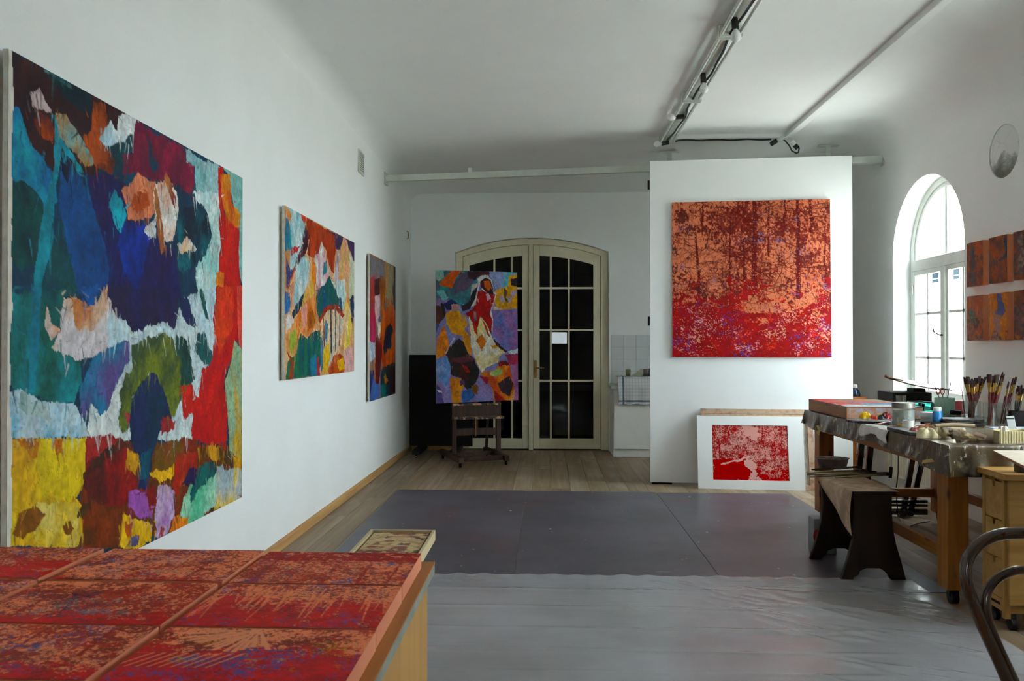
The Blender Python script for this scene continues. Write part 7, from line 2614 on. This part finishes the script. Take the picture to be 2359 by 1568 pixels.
# plastic basin on it
c = onZ(1917, 1084, SZT)
M['basin'] = mat('stained_grey_plastic', '5a4c48', '8a7a76', rough=.35, scale=10)
bs2 = MB().lathe([(.085, 0), (.09, .005), (.105, .062), (.112, .066), (.112, .07), (.103, .07), (.098, .06), (.086, .008), (.002, .006)], (c.x + .01, c.y + .02, SZT + .016), 32, sy=.75)
o = bs2.build('plastic_basin', M['basin'], smooth=45)
tag(o, 'oval stained grey plastic basin on the trestle stool', 'basin')
# loose brushes and sticks
rs = random.Random(9)
sticks = [((1858, 1088), (1998, 1082), 'stick'), ((1860, 1093), (2020, 1086), 'hb'), ((1866, 1098), (2040, 1089), 'stick'), ((1862, 1091), (1975, 1090), 'hb'), ((1900, 1101), (2050, 1093), 'hb'),
          ((1925, 1104), (2055, 1096), 'stick'), ((1880, 1096), (2010, 1094), 'stick'), ((1870, 1085), (1985, 1079), 'hb')]
M['hb'] = mat('greenish_handle', '5a5a3c', '3a4434', rough=.4)
names = ['straw coloured', 'green handled', 'pale wooden', 'short dark', 'longest green handled', 'lowest wooden', 'slender wooden', 'rear dark']
for k, ((x0, y0), (x1, y1), mm) in enumerate(sticks):
    a, b = onZ(x0, y0, SZT + .009), onZ(x1, y1, SZT + .009)
    dz = .0 if k < 4 else .012
    a.z += dz
    b.z += dz
    t_ = thing('loose_brush', '%s brush in the bundle lying on the trestle stool' % names[k], 'brush', a, 'brushes lying on the stool')
    d_ = b - a
    MB().tube([a, a + d_ * .45, a + d_ * .78], [.0045, .0085, .0065], 8).build('handle', M[mm], t_, smooth=50)
    MB().tube([a + d_ * .77, a + d_ * .88], [.007, .008], 8).build('ferrule', M['steel'], t_, smooth=50)
    MB().tube([a + d_ * .87, a + d_ * .95, a + d_], [.0078, .0085, .0025], 8).build('bristles', M['bristle'], t_, smooth=50)
# printed carton behind the far slab
c = onZ(1880, 1283, 0)
M['carton'] = mat('grey_carton', '6f7478', '8a8e90', rough=.5)
M['red_print'] = mat('red_print', 'b82a1c', 'a82014', rough=.5)
ct = thing('paint_canister', 'grey paint canister with a red round print half hidden by the trestle stool', 'canister', (c.x + .1, c.y + .12, 0))
MB().box(c.x, c.x + .15, c.y + .04, c.y + .16, .006, .245).build('body', M['carton'], ct, bevel=.006)
cc = (c.x + .03, c.y + .038, .13)
MB().prism([(cc[0] + .035 * math.cos(a), cc[1] - .0006, cc[2] + .05 * math.sin(a)) for a in [2 * math.pi * i / 24 for i in range(24)]], (0, .002, 0)).build('round_print', M['red_print'], ct)
MB().cyl((c.x + .11, c.y + .10, .245), (c.x + .11, c.y + .10, .27), .02, n=14).build('cap', M['black'], ct, smooth=40)

# ================================================================== GATELEG TABLE
gx0, gx1, gy0, gy1, gz = 2.25, 3.16, 4.03, 4.275, .775
gt = thing('gateleg_table', 'folded birch gateleg table with small notched drawers beside the work table', 'table', ((gx0 + gx1) / 2, (gy0 + gy1) / 2, 0))
MB().box(gx0 - .012, gx1, gy0 - .012, gy1 + .006, gz - .032, gz).build('top', M['birch'], gt, bevel=.004)
MB().box(gx0 + .02, gx1 - .02, gy0 + .024, gy1 - .024, .085, gz - .033).build('carcass', M['birch'], gt)
for y in (gy0 + .002, gy1 - .02):
    MB().box(gx0 + .012, gx1 - .02, y, y + .018, .13, gz - .034).build('drop_leaf', M['birch'], gt, bevel=.003)
for y in (gy0 + .022, gy1 - .046):
    MB().box(gx0, gx0 + .03, y, y + .024, .06, gz - .033).build('post', M['birch_z'], gt, bevel=.002)
dh = (gz - .04 - .16) / 3
for k in range(3):
    z0_ = .155 + dh * k
    y0, y1 = gy0 + .048, gy1 - .048
    zm, ym = z0_ + dh - .006, (y0 + y1) / 2
    poly = [(gx0 + .004, y0, z0_), (gx0 + .004, y1, z0_), (gx0 + .004, y1, zm), (gx0 + .004, ym + .014, zm), (gx0 + .004, ym + .009, zm - .03), (gx0 + .004, ym - .009, zm - .03), (gx0 + .004, ym - .014, zm), (gx0 + .004, y0, zm)]
    MB().prism(poly, (.016, 0, 0)).build('drawer_front', M['birch'], gt)
    MB().box(gx0 + .0195, gx0 + .021, ym - .018, ym + .018, zm - .035, zm + .004).build('finger_notch', M['black'], gt)
MB().box(gx0 + .004, gx0 + .02, gy0 + .048, gy1 - .048, .09, .15).build('plinth', M['birch'], gt)
MB().box(gx0 + .0025, gx0 + .0042, gy0 + .07, gy1 - .07, .115, .128).build('slot', M['black'], gt)
MB().box(gx0 + .09, gx1 - .09, gy0 + .01, gy0 + .03, .02, .085).build('gate_foot', M['birch'], gt)
for x in (gx0 + .05, gx1 - .06):
    for y in (gy0 + .05, gy1 - .05):
        MB().cyl((x - .012, y, .0285), (x + .012, y, .0285), .028, n=14).box(x - .016, x + .016, y - .01, y + .01, .04, .085).build('caster', M['rubber'], gt, smooth=40)

# ================================================================== BENTWOOD CHAIR
HY = 2.30
ch = thing('bentwood_chair', 'dark bentwood chair with a double looped back at the picture edge', 'chair', (1.5, 2.1, 0))


def smooth_path(pts, n=60, closed=False):
    P = [Vector(p) for p in pts]
    out = []
    m = len(P)
    segs = m if closed else m - 1
    for i in range(segs):
        p0 = P[(i - 1) % m] if closed or i > 0 else P[0]
        p1, p2 = P[i % m], P[(i + 1) % m]
        p3 = P[(i + 2) % m] if closed or i + 2 < m else P[-1]
        k = max(3, n // segs)
        for j in range(k):
            t = j / k
            out.append(.5 * ((2 * p1) + (-p0 + p2) * t + (2 * p0 - 5 * p1 + 4 * p2 - p3) * t * t + (-p0 + 3 * p1 - 3 * p2 + p3) * t ** 3))
    if not closed:
        out.append(P[-1])
    return out


# photograph outline of the outer loop (left half), mirrored about the chair's middle
half = [(2368, 1227), (2310, 1230), (2262, 1248), (2228, 1282), (2219, 1325), (2229, 1375), (2252, 1440), (2282, 1515), (2306, 1580), (2322, 1640)]
half2 = [(2368, 1310), (2330, 1312), (2292, 1328), (2266, 1356), (2259, 1392), (2268, 1440), (2292, 1505), (2318, 1568), (2336, 1615), (2350, 1650)]
top = onY(2368, 1227, HY)
XC = top.x
lean_x, lean_y = .17, -.14           # the seat lies this far towards +x, +y from the top of the back


def loop(hp, r):
    L = []
    z_top = onY(*hp[0], HY).z
    for px, py in hp:
        p = onY(px, py, HY)
        k = max(0.0, (.85 - p.z) / .45)
        L.append((p, k))
    left = [p + Vector((0, lean_y * k * .5, 0)) for p, k in L]
    right = []
    for p, k in L[1:]:
        w = XC - p.x
        # mirror about the leaning middle line
        mid_ = XC + lean_x * k * .8
        right.append(Vector((2 * mid_ - p.x, p.y + lean_y * k * .5 + .03, p.z)))
    path = right[::-1] + left[:1] + left[1:]
    return smooth_path(path, 120), r


pth, r = loop(half, .0165)
MB().tube(pth, r, 14).build('outer_loop', M['bent'], ch, smooth=60)
pth2, r2 = loop(half2, .0125)
MB().tube(pth2, r2, 14).build('inner_loop', M['bent'], ch, smooth=60)
endL, endR = Vector(pth[-1]), Vector(pth[0])
mid_ = (endL + endR) / 2
sc_ = Vector((mid_.x + .08, mid_.y - .18, .45))
ring = [sc_ + Vector((.20 * math.cos(a), .20 * math.sin(a), 0)) for a in [2 * math.pi * i / 40 for i in range(40)]]
MB().tube(ring, .022, 10, closed=True).build('seat_rim', M['bent'], ch, smooth=60)
M['cane'] = mat('caned_seat', 'b08a54', '8c6a3c', rough=.7, scale=120)
MB().lathe([(.19, -.004), (.19, .004)], sc_, 40).build('seat', M['cane'], ch)
for e in (endL, endR):
    d_ = (e - sc_)
    d_.z = 0
    d_.normalize()
    a = sc_ + d_ * .21
    MB().tube([e, Vector((a.x, a.y, .42)), Vector((a.x + d_.x * .03, a.y + d_.y * .03, .22)), Vector((a.x + d_.x * .06, a.y + d_.y * .06, 0))], [.0165, .0165, .015, .012], 12).build('back_leg', M['bent'], ch, smooth=60)
bd = (mid_ - sc_)
bd.z = 0
bd.normalize()
for s in (-1, 1):
    d_ = (Matrix.Rotation(s * .7, 3, 'Z') @ -bd)
    a = sc_ + d_ * .18
    MB().tube([(a.x, a.y, .44), (a.x + d_.x * .02, a.y + d_.y * .02, .22), (a.x + d_.x * .05, a.y + d_.y * .05, 0)], [.017, .015, .012], 12).build('front_leg', M['bent'], ch, smooth=60)
ring = [sc_ + Vector((.165 * math.cos(a), .165 * math.sin(a), -.2)) for a in [2 * math.pi * i / 40 for i in range(40)]]
MB().tube(ring, .009, 8, closed=True).build('leg_ring', M['bent'], ch, smooth=60)

for o in bpy.data.objects:
    if '_o' in o:
        del o['_o']
